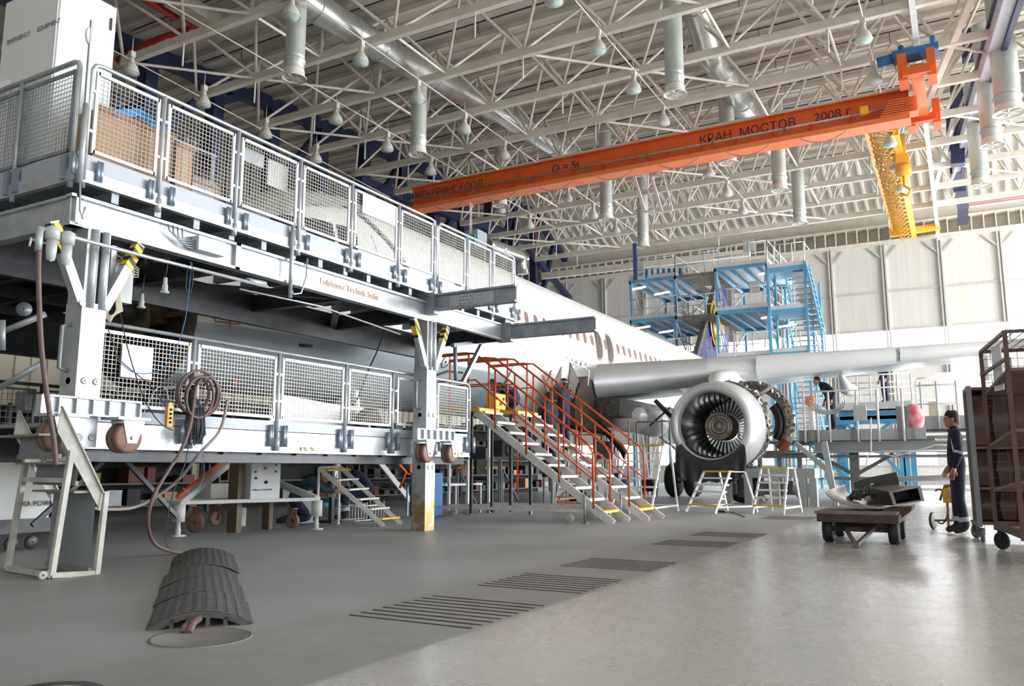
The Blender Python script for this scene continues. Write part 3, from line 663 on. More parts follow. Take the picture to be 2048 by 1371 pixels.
# end guard panels (left end)
for (ya,yb) in ((7.44,8.28),(8.36,9.2),(9.28,10.1)):
    mb = MB(); frame4(mb,(X0,ya),(X0,yb),3.99,4.80,.035,.025); g = mb.build('guard_panel', GALVD, up)
    mb = MB(); wires(mb,(X0,ya+.02),(X0,yb-.02),4.0,4.79); mb.build('wire_mesh', mat('grey wire mesh',(.40,.43,.45),.45,.4), g)
mb = MB(); mb.tube([(X0,7.38,3.6),(X0,7.38,4.84),(X0,7.40,4.88),(X0,7.46,4.9),(X0,10.2,4.9)],.026,10); mb.tube([(X0-.01,8.32,3.6),(X0-.01,8.32,4.9)],.024,10); mb.tube([(X0-.01,9.24,3.6),(X0-.01,9.24,4.9)],.024,10); mb.build('end_rail', GALV, up)
for y in (7.45,8.24,8.4,9.16,9.32): mb = MB(); mb.b2((X0-.05,y-.035,3.68),(X0-.02,y+.035,3.93)); mb.build('end_bracket', ZINC, up)
# conduit box and pipes on the girder
mb = MB(); mb.b2((5.95,PF-.08,3.30),(6.32,PF+.04,3.46)); jb = mb.build('junction_box', CABGREY, up)
for k in range(4): mb = MB(); mb.tube([(5.6+.06*k,PF-.01,3.5),(5.6+.06*k,PF-.03,3.44-.02*k),(5.72+.04*k,PF-.03,3.36-.02*k),(5.96,PF-.03,3.40-.03*k)],.009,6); mb.build('cable', GALVD, jb)
mb = MB(); mb.tube([(7.39,PF-.05,3.95),(7.39,PF-.05,3.02)],.026,8); mb.tube([(7.39,PF-.05,3.15),(7.45,PF-.05,3.08),(7.58,PF-.05,3.12),(7.68,PF-.03,3.35),(7.7,PF-.02,3.6)],.012,6); mb.build('conduit', GALV, up)
pip = MB(); pip.tube([at(75,455,Y=6.9),at(130,470,Y=6.95),at(300,515,Y=7.2),at(535,573,Y=7.25)],.02,8); pip.tube([at(480,578,Y=7.3),at(640,612,Y=7.35),at(800,668,Y=7.4)],.012,6); pip.tube([at(495,560,Y=7.25),at(530,568,Y=7.25)],.035,8)
pip.build('air_pipe', GALV, up)
for (px,py) in ((105,470),(135,480)):
    mb = MB(); p = at(px,py,Y=6.9); mb.lathe([(.001,-.22),(.035,-.2),(.045,-.12),(.045,-.02),(.06,-.02),(.062,.08),(.03,.1)],p+V((0,0,-.02)),(0,0,1),16); mb.build('air_filter_bowl', mat('pale filter enamel',(.55,.60,.58),.35), up)
mb = MB(); p = at(78,480,Y=6.88); mb.tube([p+V((0,0,.1)),p+V((0,0,-.1))],.03,8); mb.tube([p+V((-.08,-.02,.0)),p+V((-.09,-.02,-.08))],.01,6); mb.build('shut_off_valve', GALV, up)

def rusty_mat():
    m = GALV.copy(); m.name = 'galvanised steel rusted at the foot'; nt = m.node_tree; b = nt.nodes['Principled BSDF']; N = nt.nodes.new; L = nt.links.new
    src = b.inputs['Base Color'].links[0].from_socket; tc = N('ShaderNodeTexCoord'); sx = N('ShaderNodeSeparateXYZ'); L(tc.outputs['Object'], sx.inputs[0])
    mr = N('ShaderNodeMapRange'); mr.inputs['From Min'].default_value=1.05; mr.inputs['From Max'].default_value=.3; L(sx.outputs['Z'], mr.inputs['Value'])
    nz = N('ShaderNodeTexNoise'); nz.inputs['Scale'].default_value=7; nz.inputs['Detail'].default_value=6; L(tc.outputs['Object'], nz.inputs['Vector'])
    mu = N('ShaderNodeMath'); mu.operation='MULTIPLY'; L(mr.outputs[0], mu.inputs[0]); L(nz.outputs['Fac'], mu.inputs[1])
    rp = N('ShaderNodeValToRGB'); rp.color_ramp.elements[0].position=.22; rp.color_ramp.elements[1].position=.5; L(mu.outputs[0], rp.inputs[0])
    mx = N('ShaderNodeMixRGB'); mx.inputs[2].default_value=(.36,.25,.10,1); L(rp.outputs[0], mx.inputs[0]); L(src, mx.inputs[1]); L(mx.outputs[0], b.inputs['Base Color'])
    return m
RUSTY = rusty_mat()
# floor columns with knee braces and wheel bogies
def column(name, cx, label, rusty):
    t = thing(name, label, 'column', (cx,PF+.1,0))
    y0 = PF+.1; w=.25
    mb = MB(); mb.b2((cx-w/2,y0-w/2,0 if rusty else 1.13),(cx+w/2,y0+w/2,2.5)); mb.build('post', RUSTY if rusty else GALV, t)
    mb = MB()
    for s in (-1,1): mb.b2((cx+s*.10-.02,y0-.12,2.4),(cx+s*.10+.02,y0+.12,3.22)); 
    mb.b2((cx-.02,y0-.1,2.4),(cx+.02,y0+.1,3.22)); mb.tube([(cx-.05,y0-.12,2.45),(cx-.05,y0-.12,3.22)],.04,8); mb.tube([(cx+.07,y0-.12,2.45),(cx+.07,y0-.12,3.22)],.035,8)
    mb.build('column_head', GALV, t)
    for s in (-1,1):
        top = V((cx+s*.46,y0-.08,3.2)); bot = V((cx+s*.13,y0-.08,2.5))
        mb = MB(); mb.bar(top,bot,.09,.09); mb.tube([bot+V((0,-.06,-.02)),bot+V((0,-.02,-.02))],.03,8)
        b = mb.build('knee_brace', GALV, t); mb = MB(); mb.bar(top+(bot-top)*.02-V((0,.003,0)), top+(bot-top)*.38-V((0,.003,0)), .096,.096); mb.build('hazard_band', HAZ, b)
    mb = MB()
    for z in ((1.75,.95) if rusty else (1.75,1.22)):
        for x in (cx-.05,cx+.07): mb.lathe([(.03,-.02),(.035,0),(.03,.012),(.012,.015),(.001,.0)],(x,y0-w/2,z),(0,-1,0),12)
        mb.lathe([(.03,-.02),(.035,0),(.001,.0)],(cx-w/2,y0,z),(-1,0,0),12)
    mb.build('pin_bolts', GALV, t)
    mb = MB(); mb.tube([(cx-w/2-.02,y0,2.28),(cx-w/2-.1,y0,2.26),(cx-w/2-.1,y0,1.86),(cx-w/2-.02,y0,1.84)],.02,8); mb.build('grab_handle', GALVD, t)
    # bogie
    zb = 1.50 if not rusty else 1.44; BH = .5
    mb = MB(); mb.b2((cx-BH,y0-.20,zb-.08),(cx+BH,y0-.19,zb+.08)); mb.b2((cx-BH,y0-.24,zb+.07),(cx+BH,y0-.14,zb+.085)); mb.b2((cx-BH,y0-.24,zb-.085),(cx+BH,y0-.14,zb-.07))
    for k in range(7): x = cx-BH+k*BH/3; mb.b2((x-.008,y0-.24,zb-.08),(x+.008,y0-.16,zb+.08))
    mb.b2((cx-BH,y0-.40,zb-.11),(cx-.15,y0-.13,zb-.085)); mb.b2((cx+.15,y0-.40,zb-.11),(cx+BH,y0-.13,zb-.085)); bg_ = mb.build('bogie_beam', GALV, t)
    for s in (-1,1):
        wx, wy, wz = cx+s*.34, y0-.27, zb-.28
        mb = MB()
        for q in (-.09,.09): mb.prism([(wx-.11,wy+q,zb-.11),(wx+.13,wy+q,zb-.11),(wx+.05,wy+q,wz-.05),(wx-.05,wy+q,wz-.05)],(0,.012,0))
        mb.tube([(wx,wy-.11,wz),(wx,wy+.11,wz)],.02,8); cf = mb.build('caster_fork', GALV, bg_)
        mb = MB(); 
        for q in (-.045,.045): mb.lathe([(.03,-.035),(.12,-.035),(.145,-.025),(.145,.025),(.12,.035),(.03,.035)],(wx-.03,wy+q,wz),(0,1,0),28)
        mb.build('caster_wheel', TYRE, bg_)
    return t
column('support_column', 4.83, 'thick galvanised support column at the left corner of the docks, hose passing in front', False)
column('support_column', 10.53, 'galvanised support column standing on the open floor with rust yellow foot', True)
# third support: far brace of platform
mb = MB(); mb.tube([at(910,690,Y=8.0),at(912,765,Y=8.0)],.04,6); mb.bar(at(965,685,Y=8.0),at(925,765,Y=8.0),.07,.07); mb.bar(at(905,690,Y=8.0),at(975,682,Y=8.0),.07,.07); mb.build('rear_brace', GALVD, up)

# ================================================================== LOWER DOCK
PL = 7.62
lo = thing('lower_work_platform', 'galvanised lower work platform with mesh guard panels under the aircraft belly', 'platform', (8,PL,0))
LX0, LX1 = 4.75, 12.2
mb = MB(); mb.b2((LX0,PL,1.14),(LX1,PL+.03,1.385)); mb.b2((LX0,PL-.02,1.125),(LX1,PL+.05,1.15)); mb.b2((LX0,PL-.012,1.27),(LX1,PL,1.28)); mb.build('fascia_beam', GALV, lo)
mb = MB(); mb.b2((LX0,PL-.005,1.395),(LX1,PL+.012,1.52)); mb.build('toe_board', mat('grey blue toe board',(0.42,0.46,0.52)), lo)
mb = MB(); mb.b2((LX0,PL+.03,1.33),(LX1,8.75,1.37)); mb.build('deck', GALVD, lo)
mb = MB(); mb.b2((LX0,PL+.1,1.0),(LX1,PL+.2,1.13)); mb.b2((LX0,8.6,1.0),(LX1,8.7,1.33))
for k in range(14): mb.b2((LX0+.3+k*.6,PL+.05,1.1),(LX0+.36+k*.6,8.7,1.3))
for k in range(5): mb.bar((LX0+1.6*k,PL+.2,1.05),(LX0+1.6*k+1.4,8.6,1.05),.08)
mb.build('under_frame', DARK, lo)
lp = [4.92,6.29,7.61,8.90,9.98,11.12,12.16]
for i in range(len(lp)-1):
    if i == 4: 
        g = guard(lo, lp[i]+.05, 10.75, PL-.02, 1.60, 2.30, 2.39)
    else: guard(lo, lp[i], lp[i+1], PL-.02, 1.57, 2.31, 2.39)
mb = MB(); mb.tube([(4.80,PL-.02,2.39),(12.08,PL-.02,2.39),(12.15,PL-.02,2.36),(12.17,PL-.02,2.28),(12.17,PL-.02,1.2)],.022,10); mb.build('top_rail', GALV, lo)
for x in lp[1:-1]:
    mb = MB(); mb.tube([(x,PL-.02,1.2),(x,PL-.02,2.39)],.024,10); mb.tube([(x,PL-.03,1.15),(x,PL-.03,1.32)],.038,10); mb.build('rail_post', GALV, lo)
for x in lp:
    for s in (-.12,.12): sleeve(lo, x+s, PL-.04, 1.2, 1.47)
for x in (8.07,11.75):
    mb = MB()
    for k in range(2): mb.cur=0; mb.b2((x+k*.13,PL-.016,1.16),(x+.13+k*.13,PL-.013,1.21)); mb.cur=1; mb.prism([(x+.02+k*.13,PL-.018,1.21),(x+.07+k*.13,PL-.018,1.21),(x+.11+k*.13,PL-.018,1.16),(x+.06+k*.13,PL-.018,1.16)],(0,.002,0))
    mb.build('hazard_label', [mat('pale yellow label',(.85,.72,.25),.5),TEXTG], lo)
mb = MB(); mb.bar((6.6,9.2,1.1),(7.5,9.2,.3),.05); mb.bar((6.5,9.25,1.1),(5.6,9.25,.3),.05); mb.build('under_brace', DARK, lo)

# dark guard panels of the dock on the far side of the nose
fd = thing('far_side_platform', 'dark steel platform with mesh guards on the far side of the nose', 'platform', (8,14.5,0))
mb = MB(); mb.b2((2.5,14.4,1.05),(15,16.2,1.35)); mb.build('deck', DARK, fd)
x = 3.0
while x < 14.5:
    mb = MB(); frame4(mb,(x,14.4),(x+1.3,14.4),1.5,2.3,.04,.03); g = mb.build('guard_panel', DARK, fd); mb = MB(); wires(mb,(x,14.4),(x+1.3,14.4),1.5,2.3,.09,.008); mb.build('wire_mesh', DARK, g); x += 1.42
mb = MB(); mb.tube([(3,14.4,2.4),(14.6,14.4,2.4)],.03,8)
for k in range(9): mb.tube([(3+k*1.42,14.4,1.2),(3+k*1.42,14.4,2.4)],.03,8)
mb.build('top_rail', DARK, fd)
mb = MB()
for k in range(7):
    mb.b2((9.2+.28*k,13.2,1.3+.22*k),(9.5+.28*k,14.0,1.34+.22*k))
for y in (13.2,14.0): mb.bar((9.1,y,1.2),(11.3,y,2.95),.05,.16)
mb.bar((9.1,13.2,2.1),(11.2,13.2,3.8),.05); mb.build('access_steps', DARK, fd)
# upper deck on far side: dark ceiling over the nose bay
ud = thing('far_upper_platform', 'dark upper platform beyond the aircraft nose seen from below', 'platform', (7,13,0))
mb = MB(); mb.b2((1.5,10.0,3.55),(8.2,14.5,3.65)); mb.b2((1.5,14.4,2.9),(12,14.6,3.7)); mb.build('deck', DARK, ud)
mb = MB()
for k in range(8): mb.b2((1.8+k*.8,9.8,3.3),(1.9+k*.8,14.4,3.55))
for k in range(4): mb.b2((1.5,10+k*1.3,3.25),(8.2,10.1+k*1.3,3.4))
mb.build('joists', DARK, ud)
mb = MB(); mb.bar((4.6,9.4,3.2),(4.6,14,3.2),.12,.1); mb.tube([at(0,665,Y=9.0),at(90,628,Y=8.6)],.035,8); mb.tube([at(0,775,Y=9.0),at(85,725,Y=8.6)],.035,8); mb.tube([at(5,640,Y=8.8),at(5,700,Y=8.8)],.03,8); mb.build('diagonal_tubes', GALV, ud)
mb = MB(); mb.lathe([(.01,-.1),(.06,-.09),(.085,0),(.01,.02)],at(48,618,Y=9.5),(-.6,-.8,0),16); mb.build('flood_lamp', GALVD, ud)

# ================================================================== ON THE UPPER DOCK
t = thing('equipment_cabinet', 'tall white sheet metal cabinet standing on the upper platform corner', 'cabinet', (5,8.5,3.8))
mb = MB(); mb.b2((4.64,8.0,3.82),(5.30,8.98,6.02)); mb.build('cabinet_body', mat('white cabinet enamel',(.74,.78,.77),.4,0,(.70,.74,.73),1,.4), t)
mb = MB(); mb.b2((4.66,7.985,3.9),(5.28,8.0,5.98)); d = mb.build('cabinet_door', mat('white cabinet enamel',(.74,.78,.77)), t)
mb = MB(); mb.b2((5.22,7.97,5.72),(5.24,7.99,5.86)); mb.build('hinge', DARK, d)
text_mesh('cabinet_lettering','EMERGENCY',.075,(4.635,8.88,5.50),(0,-1,0.0),(0,0,1),TEXTG,t); text_mesh('cabinet_lettering','EQUIPMENT',.075,(4.635,8.33,5.50),(0,-1,0.0),(0,0,1),TEXTG,t)
mb = MB(); mb.b2((4.60,8.72,3.9),(4.63,9.3,5.05)); tag(mb.build('white_board', SIGNW),'blank white board leaning on the left side of the tall cabinet','board')
def carton(name, label, a, b, flaps=True):
    t = thing(name, label, 'box', ((a[0]+b[0])/2,(a[1]+b[1])/2,a[2]))
    mb = MB(); w=.012
    mb.b2(a,(b[0],b[1],a[2]+w)); mb.b2(a,(b[0],a[1]+w,b[2])); mb.b2((a[0],b[1]-w,a[2]),b); mb.b2(a,(a[0]+w,b[1],b[2])); mb.b2((b[0]-w,a[1],a[2]),b); mb.build('box_body', CARD, t)
    if flaps:
        mb = MB(); mb.prism([(a[0],a[1],b[2]),(b[0],a[1],b[2]),(b[0],a[1]-.05,b[2]+.04),(a[0],a[1]-.05,b[2]+.04)],(0,0,.008)); mb.build('flap', CARD, t)
        mb = MB(); mb.b2(((a[0]+b[0])/2-.04,a[1]-.004,a[2]),((a[0]+b[0])/2+.04,a[1]-.001,b[2])); mb.build('packing_tape', mat('buff tape',(.50,.36,.25),.3), t)
    return t
carton('cardboard_box','large brown cardboard box behind the first mesh panel, blue sheet lying on it',(4.78,7.45,3.80),(5.72,7.86,4.50))
carton('cardboard_box','narrow brown cardboard box behind the second mesh panel',(5.74,7.42,3.80),(5.98,7.8,4.44))
carton('pale_carton','long pale cream carton behind the small steel ladder rack',(6.0,8.15,3.80),(7.0,8.5,4.50),False)
mb = MB(); vs=[]; 
for i in range(13):
    for j in range(6):
        x = 4.95+.055*i; y=7.42+.07*j; vs.append((x, y, 4.56+.16*math.sin(min(1,i/5)*PI/2)-.13*max(0,(i-6)/6)+.02*math.sin(i*1.9+j*1.3)))
mb.add(vs,[(i*6+j,(i+1)*6+j,(i+1)*6+j+1,i*6+j+1) for i in range(12) for j in range(5)],True)
mb.add([(p[0],p[1],p[2]-.05) for p in vs],[(i*6+j,(i+1)*6+j,(i+1)*6+j+1,i*6+j+1) for i in range(12) for j in range(5)],True); mb.prism([vs[0],vs[6*6],vs[12*6],(5.55,7.42,4.52),(5.25,7.42,4.6),(5.0,7.42,4.5)],(0,.01,0))
tag(mb.build('plastic_sheet', mat('bright blue plastic sheet',(.03,.30,.70),.45,0,(.02,.22,.55),9,.6,.4)),'crumpled bright blue plastic sheet lying on the cardboard box','sheet')
t = thing('ladder_rack','small pale blue tubular frame with grey panel behind second guard panel','rack',(6.1,7.6,3.8))
mb = MB()
for x in (5.72,6.02,6.12,6.4): mb.tube([(x,7.6,4.2),(x,7.6,4.62)],.012,6)
mb.tube([(5.7,7.6,4.60),(6.45,7.6,4.60)],.012,6); mb.tube([(5.7,7.6,4.25),(6.45,7.6,4.25)],.012,6); mb.build('tube_frame', WHITEM, t)
mb = MB(); mb.b2((5.66,7.58,3.82),(6.42,7.62,4.18)); mb.build('grey_panel', mat('light grey sheet',(.55,.57,.62),.4), t)
for i,(x,y,z,s) in enumerate(((5.72,7.6,4.62,1),(6.02,7.6,4.62,1),(6.12,7.6,4.62,1))): mb = MB(); mb.lathe([(.012,0),(.022,.01),(.022,.07),(.01,.08)],(x,y,z),(0,0,1),8); mb.build('clamp', GALVD, t)
# disc on pole
t = thing('signal_pole','slim steel pole with round white disc at the platform corner','pole',(4.56,7.26,3.4))
mb = MB(); mb.tube([(4.555,7.24,3.62),(4.555,7.24,4.42)],.028,10); mb.bar((4.555,7.24,4.4),(4.535,7.22,5.27),.03,.03); mb.tube([(4.56,7.24,3.65),(4.57,7.22,3.35),(4.6,7.22,3.28),(4.62,7.22,3.4)],.01,6); mb.build('pole', GALV, t)
mb = MB(); mb.lathe([(.001,0),(.085,0),(.095,.01),(.095,.03),(.001,.035)],(4.55,7.27,5.11),(.5,-.86,0),28); mb.lathe([(.001,.03),(.02,.045)],(4.56,7.26,5.11),(.5,-.86,0),10); mb.build('disc', SIGNW, t)
# silver foil covered nose top hatch + panels seen through the mesh
mb = MB(); 
vs=[]
for i in range(11):
    for j in range(9):
        x=10.2+.3*i; a=PI*(.30+.5*j/8); zc,ry,rz=sec(x); vs.append((x, YC-ry*1.02*math.cos(a)*1 if False else YC-ry*1.02*math.sin(a-.0)*.9, zc+rz*1.03*abs(math.cos(a-PI*.5+.0))+.05+.04*math.sin(i*2.1+j)))
vs=[]
for i in range(11):
    for j in range(9):
        x=10.1+.32*i; a=R(50+80*j/8); zc,ry,rz=sec(x); vs.append((x, YC-ry*1.03*math.cos(a), zc+rz*1.02*math.sin(a)+.05+.03*math.sin(i*2.1+j*1.7)))
mb.add(vs,[(i*9+j,(i+1)*9+j,(i+1)*9+j+1,i*9+j+1) for i in range(10) for j in range(8)],True)
tag(mb.build('foil_cover', mat('silver foil cover',(.62,.65,.64),.35,.35,(.40,.42,.41),3,.8,.4)),'crumpled silver foil cover laid over the cockpit roof','cover')
# signs on the mesh
def sign(label, x0, x1, z0, z1, y, m=SIGNW, lines=0):
    mb = MB(); mb.b2((x0,y-.012,z0),(x1,y-.004,z1)); o = mb.build('sign_sheet', m); tag(o,label,'sign')
    return o
sg = sign('wide white sign board fixed to the upper guard mesh',8.74,9.5,4.50,4.79,PF-.03)
mb = MB(); 
for k in range(6): mb.b2((8.85,PF-.045,4.55+.035*k),(9.2+.2*random.random(),PF-.043,4.556+.035*k))
mb.build('print_lines', mat('faint grey print',(.66,.66,.68),.6), sg)
sign('grey white hatch panel hung inside the fourth upper guard panel',7.08,7.42,4.42,4.76,PF+.12, mat('off white sheet',(.68,.68,.64),.5))
sign('small pale grey sign behind the top of the upper guard mesh',6.72,7.05,4.62,4.80,PF+.16, mat('pale blue grey sheet',(.50,.55,.62),.5))
sign('blank white paper sheet taped to the lower guard mesh by the column',5.36,5.73,1.86,2.20,PL-.05)
for k,x in enumerate((7.85,8.0)): 
    pass
# teal hose reel and hook over the far end of the platform
t = thing('hose_reel','teal hose reel hanging above the far end of the upper platform','reel',(12.5,7.9,4.9))
p = at(940,482,Y=7.9); mb = MB(); mb.lathe([(.001,-.07),(.14,-.07),(.15,-.03),(.11,-.02),(.11,.05),(.15,.06),(.14,.1),(.001,.1)],p,(.6,-.8,0),28); mb.build('reel_drum', TEAL, t)
mb = MB(); mb.tube([p+V((0,0,.12)),p+V((0,0,.75))],.01,6); mb.tube([p+V((.05,0,.12)),p+V((.05,0,.75))],.006,6); mb.build('hanger_rod', WHITEP, t)
mb = MB(); mb.b2((p.x+.1,p.y-.1,p.z-.02),(p.x+.45,p.y+.15,p.z+.25)); mb.b2((p.x+.5,p.y-.02,p.z-.3),(p.x+.52,p.y,p.z+.3)); tag(mb.build('control_box', mat('grey blue enamel',(.20,.25,.30),.5)),'grey blue control box right of the teal reel','box')

# lamps, cables, hoses hanging on the docks
def hang(label, px, py, Y, name='hanging_socket'):
    p = at(px,py,Y=Y); t = thing(name,label,'lamp',p); mb = MB(); mb.lathe([(.001,.09),(.02,.09),(.022,.02),(.03,.01),(.03,-.05),(.045,-.055),(.045,-.07),(.001,-.075)],p,(0,0,1),14); mb.build('lamp_body', CABGREY, t)
    mb = MB(); mb.tube([p+V((0,0,.09)),p+V((.01,0,.2)),p+V((.02,0,.32))],.006,5); mb.build('cord', DARK, t); return t
hang('pale grey lamp socket hanging from the pipe under the upper platform',330,572,7.2)
hang('tan lamp head tilted beside the grey switch box',283,603,7.9)
t = thing('switch_box','grey electrical switch box beside the left column with loops of cream cable','box',(5.3,7.5,2.6))
mb = MB(); mb.b2((5.12,7.52,2.62),(5.40,7.62,3.02)); mb.build('box_body', CABGREY, t)
mb = MB()
for k in range(5): mb.tube([V((5.06+.02*k,7.45,3.0)),V((5.1+.05*k,7.42,3.08-.02*k)),V((5.34,7.42,3.0-.03*k)),V((5.4,7.44,2.98-.02*k))],.007,5)
for k in range(4): mb.tube([V((5.0+.02*k,7.4,2.7)),V((4.98+.02*k,7.38,2.45)),V((5.06,7.36,2.36+.02*k)),V((5.14+.02*k,7.38,2.5)),V((5.12+.01*k,7.42,2.8))],.010,6)
mb.build('cable_loop', mat('cream cable',(.58,.52,.42),.5), t)
mb = MB(); mb.b2((5.05,7.40,2.7),(5.11,7.48,3.15)); mb.build('bracket', GALV, t)
def cable(label, pts, r, m, name='cable', cat='cable'):
    # smooth the polyline
    P = [V(p) for p in pts]; out = []
    for i in range(len(P)-1):
        p0,p1,p2,p3 = P[max(i-1,0)],P[i],P[i+1],P[min(i+2,len(P)-1)]
        for k in range(7):
            t = k/7; out.append(.5*((2*p1)+(p2-p0)*t+(2*p0-5*p1+4*p2-p3)*t*t+(3*p1-p0-3*p2+p3)*t**3))
    out.append(P[-1]); mb = MB(); mb.tube(out, r, 8); return tag(mb.build(name, m), label, cat)
A = lambda pts, Y: [at(x,y,Y=Y) for x,y in pts]
cable('long brown hose dropping from the shut-off valve past the left column', A([(78,500),(77,560),(82,680),(90,760),(100,830),(108,880),(112,930)],6.85), .022, HOSE, 'air_hose','hose')
cable('thin blue cable looping down in front of the white paper sheet', A([(382,525),(380,560),(370,640),(350,700),(320,740),(270,745),(235,720)],7.35), .005, BLUED)
cable('thin black cable running from switch box down across the lower guard mesh', A([(237,600),(245,650),(262,720),(290,800),(320,845),(345,860)],7.4), .006, BLACK)
cable('thin dark cable sagging behind the switch box to the yellow hand control', A([(215,655),(228,690),(240,720),(300,770),(330,810),(340,835)],7.45), .006, DARK)
cable('pale blue cable curving up to the yellow hand control', A([(245,868),(270,860),(295,810),(312,778),(330,775),(338,800)],7.4), .005, mat('pale blue cable',(.35,.5,.6),.5))
cable('dark cable loop hanging on the pipe under the upper platform', A([(376,530),(372,575),(380,585),(386,560),(384,528),(379,524)],7.2), .005, DARK)
cable('black knotted rope hanging from upper platform to the lower guard mesh', A([(770,660),(755,700),(735,745),(718,790),(705,810)],8.2), .012, BLACK, 'rope','rope')
t = thing('hose_coil','coil of brown rubber hose hung on the lower guard rail','hose',at(400,790,Y=7.5))
for k in range(5):
    c = at(400+[-14,6,-4,12,0][k],788+[0,4,-3,2,6][k],Y=7.50-.03*k); mb = MB(); ra = .205+.02*(k%3); mb.tube([c+V((math.cos(a)*ra*(1.05 if k<3 else .8),-.02*math.sin(a),math.sin(a)*ra)) for a in [2*PI*q/28 for q in range(28)]],.016,8,close=True); mb.build('hose_loop', HOSE, t)
cable('brown rubber hose hanging from the coil down to the cable ramp on the floor',[at(*q[:2],Y=q[2]) for q in ((392,770,7.4),(380,850,7.4),(360,905,7.4),(340,935,7.4),(308,990,7.35),(296,1040,7.4),(305,1080,7.6),(330,1098,7.6),(378,1107,7.75))], .02, HOSE, 'air_hose','hose')
cable('pale grey hose sagging below the lower platform behind the steps',[at(*q[:2],Y=q[2]) for q in ((455,800,7.45),(440,860,7.42),(400,905,7.45),(350,965,7.8),(280,1010,8.0),(215,1018,8.0),(160,1010,8.0))], .018, mat('grey brown hose',(.34,.29,.28),.5), 'air_hose','hose')
t = thing('cable_bundle','thick bundle of dark cables strapped to the lower guard rail post','cable',at(385,830,Y=7.48))
for k in range(16):
    mb = MB(); x0 = 372+k*2; mb.tube([at(384+random.uniform(-8,8),770,Y=7.47-.004*k),at(x0,810,Y=7.46-.004*k),at(x0+random.uniform(-3,4),850,Y=7.45-.004*k),at(x0-2,880+random.uniform(-10,14),Y=7.45-.004*k),at(x0+9,870,Y=7.44-.003*k),at(x0+6,815,Y=7.43-.003*k)],.0075,6); mb.build('cable', BLACK if k%3 else mat('slate cable',(.05,.07,.1),.5), t)
mb = MB(); mb.b2((6.16,7.42,1.86),(6.28,7.50,1.98)); mb.build('strap', mat('grey rag',(.25,.27,.27),.8), t)
cable('thin blue cable falling straight from cable bundle to the floor',[at(*q[:2],Y=q[2]) for q in ((378,870,7.45),(372,920,7.45),(345,990,7.5),(333,1050,7.6),(332,1085,7.65),(345,1100,7.7))], .006, mat('slate cable',(.05,.07,.1)))
cable('short thin blue cable hanging right of the cable bundle', A([(402,880),(408,930),(405,960),(385,985),(365,975)],7.6), .004, BLUED)
t = thing('hand_control','yellow pendant hand control hanging beside the hose coil','remote control',at(338,835,Y=7.42))
p = at(338,832,Y=7.42); mb = MB(); mb.box(p,(.07,.045,.22)); mb.box(p+V((0,0,.125)),(.05,.035,.04)); mb.build('control_body', mat('worn yellow plastic',(.62,.40,.06),.5), t)
mb = MB(); 
for k in range(4): mb.lathe([(.001,0),(.012,0),(.012,.012),(.001,.014)],p+V((0,-.022,.07-.045*k)),(0,-1,0),10)
mb.build('push_buttons', BLACK, t)
# ================================================================== DUCTS, DIFFUSERS, LAMPS
def duct(label, pts, r, name='air_duct'):
    t = thing(name,label,'duct',pts[0]); mb = MB(); P = [V(p) for p in pts]; out = []
    for i in range(len(P)-1):
        n = max(2,int((P[i+1]-P[i]).length/.35))
        for k in range(n): out.append(P[i]+(P[i+1]-P[i])*k/n)
    out.append(P[-1]); rr = [r*(1.03 if k%2 else .985) for k in range(len(out))]
    mb.tube(out, r, 20, rr=rr); mb.build('duct_pipe', STEELS, t)
    q = 4
    while q < len(out)-2:
        mb = MB(); d = (out[q+1]-out[q]).normalized(); mb.lathe([(r*1.0,-.03),(r*1.08,-.02),(r*1.08,.02),(r*1.0,.03)], out[q], d, 20); mb.build('joint_collar', STEELS, t); q += 9
    return t
da, db = at(560,-30,Y=16.5), at(1150,318,Y=16.2)
duct('long round silver air duct under the roof, left of the two', [da, at(783,109,Y=16.5), at(1001,227,Y=16.4), db], .46)
duct('round silver air duct under the roof above the orange crane right end', [at(1370,-60,Y=7.1), at(1420,110,Y=7.1), at(1500,225,Y=7.1), at(1548,300,Y=7.1)], .46)
def diffuser(label, px, py, zt, r=.30, z=12.0, ext=None):
    if px in (1457,1001): z = 13.0; r = .33
    p = at(px,py,Z=z); t = thing('air_diffuser', label, 'vent', p, 'round drop diffusers below the roof ducts'); x,y = p.x,p.y
    mb = MB(); H_ = zt-z; prof = [(r*.9,.25),(r*.9,.5),(r*1.02,.52),(r*1.02,.56),(r*.9,.6)]
    hh = .6
    while hh < H_: prof += [(r*.92,hh),(r*.90,hh+.1)]; hh += .2
    mb.lathe(prof,(x,y,z),(0,0,1),20); mb.build('drop_duct', mat('pale galvanised duct',(.52,.56,.53),.4,.35,(.42,.46,.44),2,.7), t)
    mb = MB(); mb.lathe([(r*.92,.27),(r*1.0,.05),(r*1.15,0),(r*1.15,.03),(r*.9,.06),(.001,.09)],(x,y,z),(0,0,1),24)
    for k in range(6): a=k*PI/3; mb.bar((x+.05*math.cos(a),y+.05*math.sin(a),z+.05),(x+r*.9*math.cos(a),y+r*.9*math.sin(a),z+.05),.05,.03)
    mb.build('swirl_outlet', mat('cream outlet',(.74,.72,.66),.4), t)
